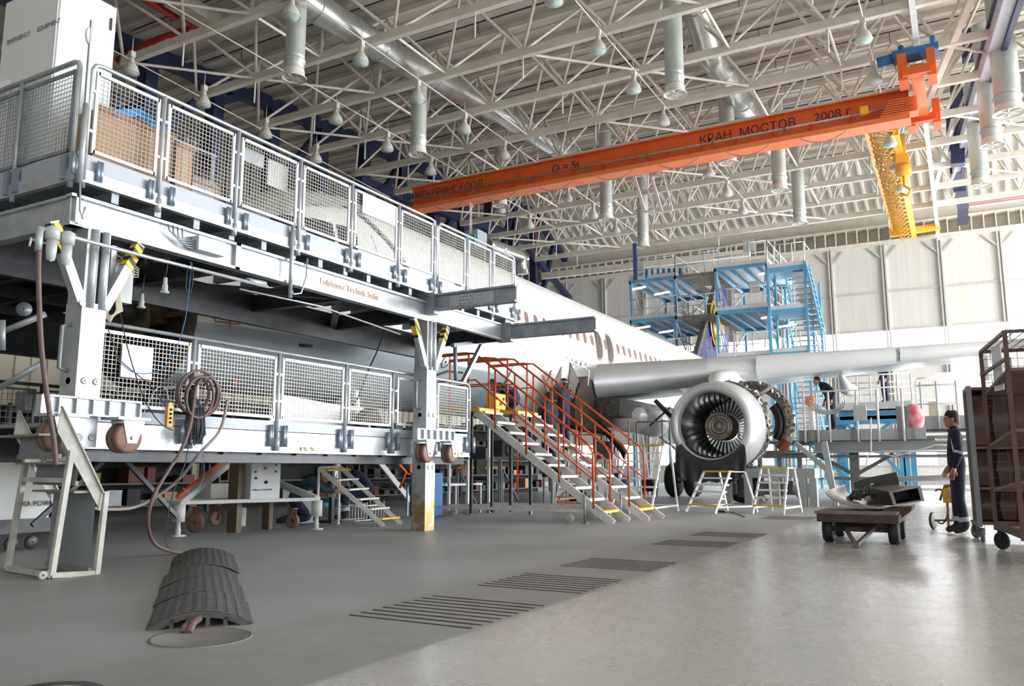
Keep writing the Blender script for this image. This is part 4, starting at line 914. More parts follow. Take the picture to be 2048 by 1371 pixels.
for lab,px,py,zt,r in (('largest round drop diffuser, nearest one above the upper guard panels',588,158,14.6,.31),('second round drop diffuser on the left duct, above the white sign',836,310,15.2,.31),('third round drop diffuser on left duct, above the orange crane left half',1001,412,15.8,.31),('round drop diffuser nearest the top edge right of centre',1350,190,15.2,.31),('round drop diffuser half hidden behind orange crane right of centre',1457,327,15.7,.31),
    ('round drop diffuser below the crane beam, above blue tail dock right side',1600,448,15.8,.31),('small round drop diffuser left one of the pair above the blue tail dock',1213,440,16.2,.31),('small round drop diffuser lowest above the blue tail dock',1287,495,16.4,.31),('slim round drop diffuser hanging between the crane and the yellow crane',1560,382,16,.31),
    ('largest round drop diffuser beyond the lilac beam at the right edge',2018,228,16.5,.42),('middle round drop diffuser right of the lilac beam',1985,292,16.5,.36),('smallest round drop diffuser right of the navy knee',1962,372,16.8,.36)):
    diffuser(lab,px,py,zt,r)
duct('fat round silver duct crossing the top right corner',[(15,-3.4,13.6),(25,-3.4,14.2),(36,-3.0,14.8)],.55)
duct('short white round duct below the far left roof with elbow end',[at(975,488,Y=22),at(1035,508,Y=22),at(1043,515,Y=22),at(1045,548,Y=22)],.33)
# red pipe and boxed duct, upper left
mb = MB(); a,b,c,d = at(255,-25,Z=15.3),at(352,35,Z=15.4),at(250,115,Z=15.2),at(385,62,Z=15.4)
mb.tube([a,b],.14,10); mb.tube([at(335,5,Z=15.4),at(385,48,Z=15.4),at(395,62,Z=15.4)],.1,10); tag(mb.build('red_pipe', mat('dull red pipe paint',(.42,.03,.015),.5)),'dull red round pipe running to the top left corner under the roof','pipe')
mb = MB(); mb.tube([at(235,120,Z=15.4),at(300,85,Z=15.5),at(370,60,Z=15.6),at(400,55,Z=15.8)],.12,10); tag(mb.build('red_pipe', mat('dull red pipe paint',(.42,.03,.015))),'lower red pipe behind the tall cabinet bending up at its end','pipe')
mb = MB(); mb.bar(at(345,-5,Z=15.4),at(430,48,Z=15.5),.65,.45); tag(mb.build('duct_box', mat('dusty cream sheet',(.52,.48,.40),.6)),'boxed rectangular cream duct beside the red pipe end','duct')
# bell lamps on their cable rows
LAMPG = mat('lamp glass',(.55,.66,.62),.08,0,(.40,.50,.48),8,.6)
lm = thing('bell_lamp','x','lamp',(0,0,0)); lm.location = (0,0,0)
mb = MB(); mb.lathe([(.001,.46),(.07,.46),(.085,.30),(.09,.26),(.12,.22),(.2,.10),(.25,-.06),(.262,-.10),(.255,-.10),(.24,-.05),(.001,-.02)],(0,0,0),(0,0,1),20); mb.build('lamp_shade', mat('cream lamp housing',(.64,.62,.56),.4), lm)
mb = MB(); mb.lathe([(.245,-.08),(.2,-.13),(.001,-.15)],(0,0,0),(0,0,1),20); mb.build('lamp_glass', LAMPG, lm)
mb = MB(); mb.b2((-.08,-.08,.44),(.08,.08,.62)); mb.tube([(0,0,.6),(0,0,1.1)],.012,6); mb.build('gear_box', mat('cream lamp housing',(.64,.62,.56)), lm)
rows = [('left',15.6,15.5,9,0),('middle',8.9,18.4,8,1),('right',1.85,21.6,7,1),('far left',19.2,21.5,6,1)]
first = True; ordn = ['first','second','third','fourth','fifth','sixth','seventh','eighth','ninth']
for rn, y, x0, n, dz in rows:
    mb = MB(); mb.tube([(6,y,14.1),(x0+3*n,y,14.1)],.022,6); tag(mb.build('cable_conduit', ROOFW), 'thin straight conduit carrying the %s row of bell lamps' % rn, 'conduit')
    for k in range(n):
        lab = 'cream bell lamp, %s nearest of the %s lamp row under the roof' % (ordn[k], rn)
        if first: lm.location = (x0+3*k,y,13.4); lm['label'] = lab; lm['group'] = 'bell lamps under the hangar roof'; first = False
        else: dup(lm,(x0+3*k,y,13.4),label=lab)
for k,lab in ((0,'half hidden cream bell lamp behind the first guard panel, near the tall cabinet'),(1,'half hidden cream bell lamp above the second upper guard panel'),(2,'half hidden cream bell lamp above the third upper guard panel'),(3,'half hidden cream bell lamp above the fourth upper guard panel')):
    p = [(262,140),(407,205),(531,268),(632,318)][k]; q = at(p[0],p[1],Z=13.4); dup(lm,tuple(q),label=lab)
mb = MB(); p,q=at(225,100,Z=14.1),at(780,395,Z=14.1); mb.tube([p,q],.022,6); tag(mb.build('cable_conduit', ROOFW),'thin straight conduit just above the upper guard rail','conduit')

# ================================================================== ORANGE CRANE
cx_ = 29.4; ZT = 13.6
cr = thing('overhead_crane','orange single girder overhead crane with lettering spanning the hangar','crane',(cx_,8,12.5))
yR, yL = .95, 21.5
mb = MB(); mb.b2((cx_,yR,ZT-.95),(cx_+.04,yL,ZT)); mb.b2((cx_-.16,yR,ZT-.02),(cx_+.2,yL,ZT+.02)); mb.build('girder_web', ORANGE, cr)
mb = MB(); mb.b2((cx_-.40,yR,ZT-1.14),(cx_+.34,yL,ZT-.96)); mb.build('bottom_flange', ORANGE_LIT, cr)
y = yR+.5; k=0
while y < yL:
    mb = MB(); mb.prism([(cx_-.005,y,ZT-.6),(cx_-.005,y,ZT-.96),(cx_-.25,y,ZT-.96)],(0,.03,0)); mb.bar((cx_-.0,y,ZT-.62),(cx_-.28,y,ZT-.55),.03,.03); mb.build('stiffener', ORANGE, cr); y += 1.32
mb = MB(); mb.tube([(cx_-.12,yR,ZT-.58),(cx_-.12,yL,ZT-.58)],.02,6); mb.tube([(cx_-.20,yR,ZT-.58),(cx_-.20,yL,ZT-.58)],.02,6); mb.build('conductor_rail', mat('grey rail',(.42,.42,.42),.4,.3), cr)
y = 2.4
while y < 20:
    mb = MB(); mb.tube([(cx_-.3,y+q*2.6/8,ZT-.65-(.75*(1-((q-4)/4)**2))) for q in range(9)],.014,6); mb.box((cx_-.2,y,ZT-.62),(.08,.1,.1)); mb.build('festoon_cable', mat('grey festoon cable',(.22,.22,.22),.5), cr); y += 2.6
for body,px,py,s in (('2008 г.',1628,243,.46),('КРАН  МОСТОВ',1398,285,.46),('Q = 5t',1103,344,.46),('ИНЖЕНЕРИНГ ЕООД',806,402,.42)):
    p = at(px,py,X=cx_-.01); text_mesh('crane_lettering',body,s,(cx_-.012,p.y,ZT-.50),(0,-1,0),(0,0,1),TEXTD,cr)
# end carriage on the white runway beam
ra = at(1827,-10,Z=14.35); rb = at(1860,452,Z=14.35); 
rl = MB(); d=(rb-ra); 
rl.bar((8,.42,14.45),(53,.72,14.45),.16,.55); rw = rl.build('crane_runway', mat('white runway beam',(.78,.78,.78),.4)); tag(rw,'white runway beam carrying the orange crane, running away under the roof','beam')
mb = MB(); mb.b2((cx_-2.0,.42,ZT-.45),(cx_+2.0,.78,ZT-.05)); ec = mb.build('end_carriage', ORANGE_LIT, cr)
for s in (-1,1):
    X_=cx_+s*2.0
    for ya,yb_ in ((.06,.30),(.86,1.12)):
        mb = MB(); mb.prism([(X_-.6,ya,ZT+.12),(X_-.6,ya,ZT-.4),(X_-.4,ya,ZT-.68),(X_+.4,ya,ZT-.68),(X_+.6,ya,ZT-.4),(X_+.6,ya,ZT+.12)],(0,yb_-ya,0)); mb.build('bogie_shroud', ORANGE, ec)
    mb = MB(); mb.b2((X_-.58,.2,ZT-.62),(X_-.3,1.0,ZT-.35)); mb.build('shroud_bridge', ORANGE, ec)
mb = MB(); mb.b2((cx_-2.5,-.05,ZT+.08),(cx_-1.9,1.25,ZT+.3)); mb.tube([(cx_-2.3,1.25,ZT+.15),(cx_-2.3,1.7,ZT+.12)],.16,12); mb.tube([(cx_-2.2,.1,ZT+.1),(cx_-2.2,.1,ZT+.65)],.08,8); mb.tube([(cx_-2.2,1.0,ZT+.1),(cx_-2.2,1.0,ZT+.55)],.08,8); mb.build('drive_motor', BLUED, cr)
mb = MB()
for k in range(7): mb.b2((cx_-.45,yR-.25,ZT-.95+.08*k),(cx_+.1,yR+.9-.05*k,ZT-.91+.08*k))
mb.build('end_haunch', ORANGE_LIT, cr)
mb = MB(); mb.b2((cx_-.46,2.2,ZT-.72),(cx_-.25,2.45,ZT-.45)); mb.build('amber_box', YELC, cr)
# yellow lattice crane further away
yc = thing('yellow_lattice_crane','yellow lattice bridge crane with hoist hanging behind the orange crane','crane',(44,3,12))
def seg(px,py,z): return at(px,py,Z=z)
LA = [at(1733,262,X=33.5),at(1785,460,X=50)]; LB=[at(1790,262,X=33.5),at(1828,470,X=50)]
LA2 = [LA[0]+V((0,0,-.9)),LA[1]+V((0,0,-.9))]; 
for nm,(a,b),w in (('lattice_chord',LA,.14),('lattice_chord',LB,.24)): mb = MB(); mb.bar(a,b,w,w*1.4); mb.build(nm, YELC, yc)
for k in range(22):
    t0=k/22; t1=(k+1)/22
    a=LA[0].lerp(LA[1],t0); b=LB[0].lerp(LB[1],t1); c=LB[0].lerp(LB[1],t0); mb = MB(); mb.tube([a,b],.035,5); mb.tube([a,c],.035,5); mb.tube([a+V((0,0,-.0)),(a+c)/2+V((0,0,-.7)),c],.03,5); mb.build('lattice_brace', YELC, yc)
mb = MB(); mb.bar(at(1780,468,X=50),at(1880,452,X=50),.3,.35); mb.build('end_beam', YELC, yc)
p = at(1805,320,X=36); mb = MB(); mb.box(p,(.6,.5,.35)); mb.lathe([(.05,-.3),(.26,-.28),(.26,.28),(.05,.3)],p+V((0,0,-.45)),(0,1,0),16); mb.box(p+V((0,.0,.6)),(.2,.3,1.0)); mb.build('hoist', mat('yellow hoist enamel',(.90,.45,.06),.4), yc)
mb = MB(); mb.tube([p+V((0,0,-.7)),p+V((0,0,-1.1)),p+V((0,-.22,-1.3)),p+V((0,-.1,-1.55)),p+V((0,.18,-1.4))],.06,8); mb.build('hook', mat('yellow hoist enamel',(.90,.45,.06)), yc)
for k in range(5): 
    q = at(1755+8*k,310+22*k,X=36+2*k); mb = MB(); mb.tube([q,q+V((0,.1,-.5)),q+V((0,-.1,-.7)),q+V((0,-.15,-.1))],.02,5); mb.build('looped_cable', mat('grey festoon cable',(.22,.22,.22)), yc)
# far red edged conveyor beam right edge
mb = MB(); a=at(1936,405,X=50); b=at(2120,380,X=50); mb.bar(a,b,.4,.5); tb = mb.build('red_striped_beam', mat('white beam',(.76,.74,.72),.5)); tag(tb,'white beam with red stripes below the roof at the right edge','beam')
mb = MB(); mb.bar(a+V((-.25,0,-.08)),b+V((-.25,0,-.08)),.03,.1); mb.bar(a+V((-.25,0,-.24)),b+V((-.25,0,-.24)),.03,.06); mb.build('red_stripe', mat('faded red stripe',(.75,.2,.18),.5), tb)
# navy and lilac frame on the right side (structure)
mb = MB(); k1,k2,k3 = at(1912,335,X=44), at(1926,408,X=48), at(1925,445,X=52)
a0 = at(2068,-180,X=21); mb.bar(a0,k1,.34,.5); struct('trim_24', mb, LILAC)
mb = MB(); mb.bar(a0+V((0,-.26,.0)),k1+V((0,-.26,.0)),.16,.7); mb.bar(a0+V((0,0,.32)),k1+V((0,0,.32)),.5,.08); mb.bar(k1,k2,.55,.55); mb.bar(k2,k3,.5,.3)
struct('trim_25', mb, NAVY)
mb = MB()
for (px,y1,y2,X_,w) in ((1912,-60,330,40,.55),(1898,130,300,43,.35),(1935,-80,120,34,.5)):
    a=at(px,y1,X=X_); b=at(px+4,y2,X=X_); mb.bar(a,b,w,w)
struct('trim_26', mb, NAVY)
for i,(p1,p2,X1_,X2_) in enumerate((((1945,-10),(1850,215),26,32),((1925,70),(1855,240),31,36),((1908,240),(1862,400),38,46))):
    mb = MB(); mb.bar(at(*p1,X=X1_),at(*p2,X=X2_),.2,.2); struct('trim_%d'%(27+i), mb, ROOFW)
for i,(x1,x2) in enumerate(((1190,1212),(1236,1240))): pass
# hanging white bracket frames above the tail dock
for i,dx in enumerate((0,34)):
    mb = MB(); a=at(1268+dx,352,X=33); b=at(1290+dx,424,X=33); c=at(1308+dx*1.1,420,X=33); d=at(1285+dx*1.2,350,X=33); mb.bar(a,b,.12,.12); mb.bar(d,c,.06,.06); mb.bar(a,d,.1,.1); mb.bar(b,c,.08,.08); struct('trim_%d'%(30+i), mb, WHITEP)
# white box chord over the far doors
mb = MB(); mb.bar(at(1084,552,X=47.5),at(1500,505,X=47.5),.3,.4); struct('trim_32', mb, ROOFW)
# thin red safety cords
for i,(x1,y1,x2,y2,X_) in enumerate(((1070,240,1072,560,30),(1218,445,1240,640,36),(1305,440,1330,590,38))):
    mb = MB(); mb.tube([at(x1,y1,X=X_),at(x2,y2,X=X_)],.009,5); tag(mb.build('safety_rope', mat('faded red cord',(.55,.12,.1),.6)),['thin red cord hanging left of the crane lettering','thin red cord hanging over the left end of the tail dock','thin red cord hanging beside the lowest small diffuser'][i],'cord')
# ================================================================== FLOOR ITEMS
# drain slots
for gi,(xa,xb,n,lab) in enumerate(((4.28,5.2,9,'nearest row of dark parallel drain slots in the floor'),(5.85,6.68,8,'second nearest row of dark drain slots in the floor'),(7.38,8.15,8,'third nearest row of dark drain slots in the floor'),(10.0,10.7,7,'fourth nearest row of dark drain slots in the floor'),(11.6,12.3,6,'fifth nearest faint row of drain slots'),(16.0,17.0,6,'sixth faint row of drain slots near the step ladders'))):
    t = thing('floor_drain',lab,'drain',(xa,3.1,0),'drain slots set in the hangar floor')
    for k in range(n):
        x = xa+(xb-xa)*k/(n-1); mb = MB(); mb.box((x,3.1+.01*math.sin(k*3),.002),(.02 if gi<4 else .03,.92,.004)); mb.build('slot', mat('dirty slot',(.05,.045,.042),.8,0,(.12,.10,.09),15,.8), t)
# manhole
c = at(402,1275,Z=0); mb = MB(); mb.lathe([(.001,.003),(.255,.003),(.26,.006),(.27,.006),(.275,0)],(c.x,c.y,0),(0,0,1),56); t = mb.build('floor_cover', mat('concrete cover',(.24,.235,.22),.6,0,(.19,.18,.17),6,.6)); tag(t,'round concrete floor cover in front of the cable ramp','cover')
mb = MB(); mb.lathe([(.262,.0065),(.27,.0065)],(c.x,c.y,0),(0,0,1),56); mb.build('rim_gap', DARK, t)
c2 = at(150,1378,Z=0); mb = MB(); mb.lathe([(.16,.002),(.2,.006),(.21,.002)],(c2.x-.1,c2.y+.02,0),(0,0,1),40); tag(mb.build('floor_ring', DARK),'dark ring of a floor cover cut by the bottom edge','cover')
# cable ramp: five arched segments
e0 = (at(288,1262,Z=0)+at(500,1248,Z=0))/2; e1 = (at(338,1112,Z=0)+at(478,1112,Z=0))/2
L_ = V((e1.x-e0.x,e1.y-e0.y,0)); sd = V((0,0,1)).cross(L_).normalized(); wd0 = (at(288,1262,Z=0)-at(500,1248,Z=0)).length
RUB = mat('worn grey black rubber',(.085,.085,.085),.55,0,(.045,.045,.045),12,.7)
names = ['nearest arched black rubber cable ramp segment with open tunnel end','second nearest arched rubber cable ramp segment','third nearest arched rubber cable ramp segment','fourth nearest arched rubber cable ramp segment','farthest arched rubber cable ramp segment at the hose end']
seglen = L_.length/5; dirn = L_.normalized(); W2 = .30
for s in range(5):
    o = e0+dirn*(seglen*s); sh = sd*(.012*((s*7)%3-1)); t = thing('cable_ramp',names[s],'cable ramp',o,'rubber cable ramp segments laid end to end')
    def P_(u,w,h): return o+sh+dirn*u+sd*w+V((0,0,h))
    mb = MB(); N=20; u0,u1=.006,seglen-.006; hh=.085
    prof=[(W2*(2*i/N-1), hh*(1-abs(2*i/N-1)**2.1)+.006) for i in range(N+1)]
    vs=[P_(u0,w,h) for w,h in prof]+[P_(u1,w,h) for w,h in prof]; mb.add(vs,[(i,i+1,N+2+i,N+1+i) for i in range(N)],True)
    if s in (0,4):
        u = u0 if s==0 else u1
        for (wa,wb,cut) in ((-W2,-.12,0),(-.12,-.06,.6),(-.06,.10,0.0),(.10,.17,.6),(.17,W2,0)):
            pass
        top=[(w,h) for w,h in prof]; inner=[(w*.93, max(0,h-.035)) for w,h in prof]
        vs=[P_(u,w,h) for w,h in top]+[P_(u,w,h) for w,h in inner]; mb.add(vs,[(i,i+1,N+2+i,N+1+i) for i in range(N)])
        for w in (-.14,-.04,.07,.16): mb.b2 if False else mb.add([P_(u,w-.012,0),P_(u,w+.012,0),P_(u,w+.012,.055),P_(u,w-.012,.055)],[(0,1,2,3)])
    mb.build('ramp_shell', RUB, t)
    mb = MB()
    for i in range(1,N-1,1):
        if i%2: continue
        w0,h0=prof[i]; w1,h1=prof[i+1]
        m = 9
        for j in range(m):
            ua=u0+(u1-u0)*(j+.1)/m; ub=u0+(u1-u0)*(j+.85)/m
            a,b,c_,d=P_(ua,w0,h0+.004),P_(ub,w0,h0+.004),P_(ub,w1,h1+.004),P_(ua,w1,h1+.004); mb.add([a,b,c_,d],[(0,1,2,3)])
    mb.build('tread_pattern', mat('rubber tread',(.15,.15,.148),.5,0,(.09,.09,.09),20,.6), t)
mb = MB(); q0=e0+dirn*.1; mb.tube([q0+V((0,0,.04)),e0-dirn*.02+V((0,0,.055)),e0-dirn*.10+sd*.03+V((0,0,.045)),e0-dirn*.17+sd*.05+V((0,0,.004))],.022,10); mb.tube([q0+sd*.03+V((0,0,.04)),e0-dirn*.02+sd*.04+V((0,0,.05)),e0-dirn*.13+sd*.075+V((0,0,.03)),e0-dirn*.15+sd*.08+V((0,0,.004))],.018,10); tag(mb.build('hose_end', HOSE),'brown hose ends emerging from the cable ramp onto the cover','hose')

# ================================================================== GREY STEP UNIT, LEFT FOREGROUND
st = thing('mobile_steps','grey painted steel mobile steps with angled handrail plates at left edge','steps',at(100,1155,Z=0))
SP = mat('worn pale grey paint',(.56,.57,.52),.5,0,(.36,.37,.34),7,.8); SG = mat('grey step panel',(.26,.29,.32),.5,0,(.2,.22,.25),2,.6)
fr = (at(92,1158,Z=0)); bk = at(200,1147,Z=0); lf = at(-40,1143,Z=0)
# local frame: right side frame runs fr->bk, width goes fr->lf
u = (bk-fr); u.z=0; Lr = u.length; u.normalize(); w_ = V((-u.y,u.x,0)); 
if (lf-fr).dot(w_) < 0: w_ = -w_
WI = .86
def S(a,b,z): return fr+u*a+w_*b+V((0,0,z))
ax,ay = S(0,0,0).xy
# vertical/leaning frame members located in the plane of the right side
Yp = fr.y
def RP(px,py,b=0): 
    # point of the right side plane seen at a pixel
    n = V((0,0,1)).cross(u); r = ray(px,py); o = V((0,0,EYE)); t = (fr+w_*b-o).dot(n)/r.dot(n); return o+r*t
pf, pt_, = RP(98,1155), RP(140,900)
rb0, rt0 = RP(193,1148), RP(212,982)
mb = MB()
for b in (0,WI):
    off = w_*b
    mb.bar(RP(103,1150)+off, RP(143,900)+off, .045,.045)
    mb.bar(RP(193,1147)+off, RP(212,982)+off, .045,.045)
    mb.bar(RP(103,1150)+off, RP(195,1145)+off, .04,.045)
mb.bar(RP(103,1150),RP(103,1150)+w_*WI,.04,.045); mb.bar(RP(193,1147),RP(193,1147)+w_*WI,.04,.04)
for py in (908,960): q=RP(141 if py<930 else 133,py); mb.bar(q,q+w_*WI,.035,.04)
mb.build('side_frame', SP, st)
for b in (0,WI):
    off=w_*b; a1,a2,a3,a4=RP(124,812)+off,RP(206,985)+off,RP(200,1020)+off,RP(115,862)+off
    mb = MB(); mb.prism([a1,a2,a3,a4], w_*.012); mb.bar(a1,a2,.012,.05,up=w_); mb.bar(a2,a3,.012,.04); mb.build('handrail_plate', SP, st)
for i,(pxl,py1,py2) in enumerate(((128,872,912),(162,928,966),(196,985,1140))):
    t1=RP(pxl,py1); t2=RP(pxl-(6 if i<2 else 14),py2)
    mb = MB(); mb.prism([t1+w_*.03,t1+w_*(WI-.03),t2+w_*(WI-.03),t2+w_*.03],(0.0,0.012,0)); mb.build('riser_panel', SG, st)
    mb = MB(); a=t1; tr_=u*-.2; mb.prism([a+w_*.02,a+w_*(WI-.02),a+w_*(WI-.02)+tr_,a+w_*.02+tr_],(0,0,.02)); mb.bar(t1+w_*.02,t1+w_*(WI-.02),.03,.04); mb.bar(t2+w_*.02,t2+w_*(WI-.02),.03,.04); mb.build('tread', mat('worn tread metal',(.30,.29,.26),.6,.2,(.2,.18,.15),8,.7), st)
q=RP(85,1152); 
mb = MB(); mb.lathe([(.01,-.012),(.03,-.014),(.036,-.01),(.036,.01),(.03,.014),(.01,.012)],V((q.x,q.y,.037)),n_ if False else V((u.y,-u.x,0)),20); mb.build('caster', mat('cream caster',(.5,.48,.44),.5), st)
mb = MB(); mb.prism([V((q.x,q.y,.04)),RP(106,1132),RP(108,1157)],w_*.01); mb.build('caster_bracket', SP, st)

# ================================================================== BIG STAIRS WITH ORANGE RAILS
def big_stairs(label, xa, xb, yb, yt, zt, plat, group='white stairs with orange handrails'):
    t = thing('access_stairs', label, 'stairs', (xa,yb,0), group)
    n = 10; WS = mat('white stair paint',(.74,.74,.71),.45,0,(.55,.54,.50),6,.6)
    for x in (xa,xb):
        mb = MB(); mb.bar((x,yb-.02,.0),(x,yt,zt-.06),.035,.14); mb.build('stringer', WS, t)
    for k in range(1,n+1):
        f = k/(n+.3); y = yb+(yt-yb)*f; z = zt*f; mb = MB(); mb.b2((xa+.02,y-.11,z-.015),(xb-.02,y+.11,z+.015)); mb.b2((xa+.02,y-.12,z-.03),(xb-.02,y-.11,z+.016))
        mb.build('tread', YEL if k==1 else WS, t)
    mb = MB(); mb.b2((xa-.03,yt-.08,zt-.05),(xb+.03,yt+plat,zt+.0)); mb.build('landing', mat('galvanised landing',(.5,.5,.48),.5,.3), t)
    mb = MB(); mb.b2((xa-.03,yt-.1,zt-.05),(xb+.03,yt-.075,zt+.02)); mb.b2((xa-.045,yt-.08,zt-.05),(xa-.03,yt+plat,zt+.03)); mb.build('yellow_edge', YEL, t)
    RP_ = 1.05
    for i,x in enumerate((xa-.02,xb+.02)):
        def sp(f,h): return (x, yb+(yt-yb)*f, zt*f+h)
        mb = MB(); mb.tube([sp(.12,0),sp(.12,RP_-.1),sp(.16,RP_),sp(1.0,RP_),(x,yt+.25,zt+RP_+.03),(x,yt+plat,zt+RP_+.03)],.02,8); mb.build('handrail', RAILO, t)
        mb = MB(); mb.tube([sp(.12,.5),sp(1.0,.55),(x,yt+plat,zt+.55)],.016,8); mb.build('middle_rail', RAILO, t)
        for f in (.36,.6,.84): mb = MB(); mb.tube([sp(f,-.05),sp(f,RP_)],.018,8); mb.build('rail_post', RAILO, t)
        mb = MB(); mb.tube([(x,yt+.15,zt-.05),(x,yt+.15,zt+RP_)],.018,8); mb.tube([(x,yt+plat-.02,zt-.05),(x,yt+plat-.02,zt+RP_)],.018,8); mb.tube([(x,yt+.15,zt+RP_),(x,yt+plat,zt+RP_)],.018,8); mb.build('landing_post', RAILO, t)
        mb = MB(); mb.b2((x-.022,yt+.05,0.1),(x+.022,yt+.1,zt-.05)); mb.build('support_leg', DARK, t); mb = MB(); mb.b2((x-.022,yt+plat-.05,.1),(x+.022,yt+plat,zt-.05)); mb.b2((x-.02,yb+.5,.18),(x+.02,yt+plat,.23)); mb.build('base_frame', mat('white stair paint',(.74,.74,.71)), t)
        for yy in (yb+.75,yt+plat-.1):
            mb = MB(); mb.lathe([(.015,-.025),(.07,-.025),(.08,-.015),(.08,.015),(.07,.025),(.015,.025)],(x+.07*(1 if i else -1),yy,.08),(1,.2,0),18); mb.build('caster', mat('cream caster',(.5,.48,.44)), t)
        mb = MB(); mb.tube([(x+.1*(1 if i else -1),yb+.45,0),(x+.1*(1 if i else -1),yb+.45,.5)],.022,8); mb.box((x+.1*(1 if i else -1),yb+.45,.006),(.1,.1,.012)); mb.tube([(x+.1*(1 if i else -1),yb+.45,.45),(x+.16*(1 if i else -1),yb+.45,.5),(x+.16*(1 if i else -1),yb+.45,.58)],.01,6); mb.build('screw_jack', GALVD, t)
    return t
big_stairs('left white staircase with orange handrails climbing to the yellow edged landing',13.28,14.0,5.42,8.15,2.05,1.1)
big_stairs('right white staircase with brown orange handrails beside the left staircase',14.35,15.15,5.18,7.9,2.05,1.1)
# small white steps under the lower platform
t = thing('small_steps','small white steps with yellow top and bottom treads under the lower platform','steps',at(770,1052,Z=0))
fx,fy = at(768,1052,Z=0).xy; 
WS2 = mat('white stair paint',(.74,.74,.71))
pA=[at(768,1052,Z=0),at(803,1048,Z=0)]; pB=[at(638,935,Y=pA[0].y+.95),at(680,933,Y=pA[1].y+.95)]
for a,b in zip(pA,pB): mb = MB(); mb.bar(a,b,.03,.07); mb.build('stringer', WS2, t)
for k in range(1,7):
    f=k/6.; a=pA[0].lerp(pB[0],f*.98+.0 if k<6 else 1); b=pA[1].lerp(pB[1],f*.98 if k<6 else 1); mb = MB(); dd=(pB[0]-pA[0]); dd.z=0; dd=dd.normalized()*.09
    f1=(k-.35)/6; a=pA[0].lerp(pB[0],f1); b=pA[1].lerp(pB[1],f1); mb.prism([a-dd,b-dd,b+dd,a+dd],(0,0,.025)); mb.build('tread', YEL if k in (1,6) else WS2, t)
mb = MB(); 
for q in (pB[0],pB[1]): mb.bar((q.x,q.y,0),(q.x,q.y,q.z),.03,.03)
mb.bar(pB[0],pB[1],.04); mb.build('rear_legs', WS2, t)

# step ladders (white and yellow)
LW = mat('white ladder paint',(.80,.80,.78),.4,0,(.62,.61,.58),8,.5)
def step_ladder(label, fl, fr_, H_, steps, run, deck=.45, rails=False, group=None):
    a=V((fl[0],fl[1],0)); b=V((fr_[0],fr_[1],0)); wv=(b-a); d=V((0,0,1)).cross(wv).normalized()
    if d.dot(V((1,.3,0)))<0: d=-d
    t = thing('step_ladder', label, 'step ladder', a, group); tw = .06
    at_=a+d*run+wv*tw+V((0,0,H_)); bt=b+d*run-wv*tw+V((0,0,H_))
    for p,q in ((a,at_),(b,bt)): mb = MB(); mb.bar(p,q,.035,.05); mb.build('front_rail', LW, t)
    for k in range(1,steps+1):
        f=k/steps; p=a.lerp(at_,f); q=b.lerp(bt,f); mb = MB(); mb.prism([p-d*.03,q-d*.03,q+d*.13,p+d*.13],(0,0,.035)); mb.build('tread', YEL if k in (1,steps) else LW, t)
    p,q=at_,bt; mb = MB(); mb.prism([p,q,q+d*deck,p+d*deck],(0,0,.02)); mb.build('top_deck', LW, t)
    for s,p0 in ((0,at_),(1,bt)):
        mb = MB(); g=(a if s==0 else b)+d*(run+deck+.25); mb.bar(p0+d*deck,g,.035,.04); mb.build('rear_leg', LW, t)
        g0=(a if s==0 else b); mb = MB(); mb.bar(g0+d*.1+V((0,0,.13)),g+V((0,0,.13)),.03,.035); mb.build('foot_bar', LW, t)
    mb = MB(); mb.tube([a+d*(run+deck+.22)+V((0,0,.13)),b+d*(run+deck+.22)+V((0,0,.13))],.02,6); mb.build('cross_bar', LW, t)
    if rails:
        mb = MB(); 
        for p0 in (at_,bt): mb.tube([p0,p0+V((0,0,.55)),p0+d*deck+V((0,0,.55)),p0+d*deck],.018,6)
        mb.tube([at_+d*deck+V((0,0,.55)),bt+d*deck+V((0,0,.55))],.018,6); mb.build('guard_rail', mat('dark brown rail',(.16,.09,.07),.5), t)
    return t
G_=lambda x,y: tuple(at(x,y,Z=0).xy)
step_ladder('white step ladder with yellow treads standing clear, right of the engine', G_(1505,1027), G_(1567,1029), .93, 6, .55)
step_ladder('white step ladder directly under the engine inlet below the black cloth', G_(1372,1023), G_(1430,1027), .85, 6, .5)
step_ladder('tall wide step ladder with yellow top left of the engine', (16.1,6.62), (16.1,5.74), 1.42, 8, 1.05, .5, True)
step_ladder('tall step ladder with yellow top behind the two orange railed stairs', (19.6,9.6), (19.6,8.7), 1.3, 7, .7, .5, True)
mb = MB(); q0=at(1437,1023,Z=0); mb.tube([q0+V((0,0,.02)),at(1448,1023,Z=.02),],.03,8); mb.tube([at(1448,1024,Z=.01),at(1465,1024,Z=.008),at(1490,1033,Z=.008)],.008,5); tag(mb.build('power_tool', DARK),'small black tool with a cord on the floor below the inlet','tool')

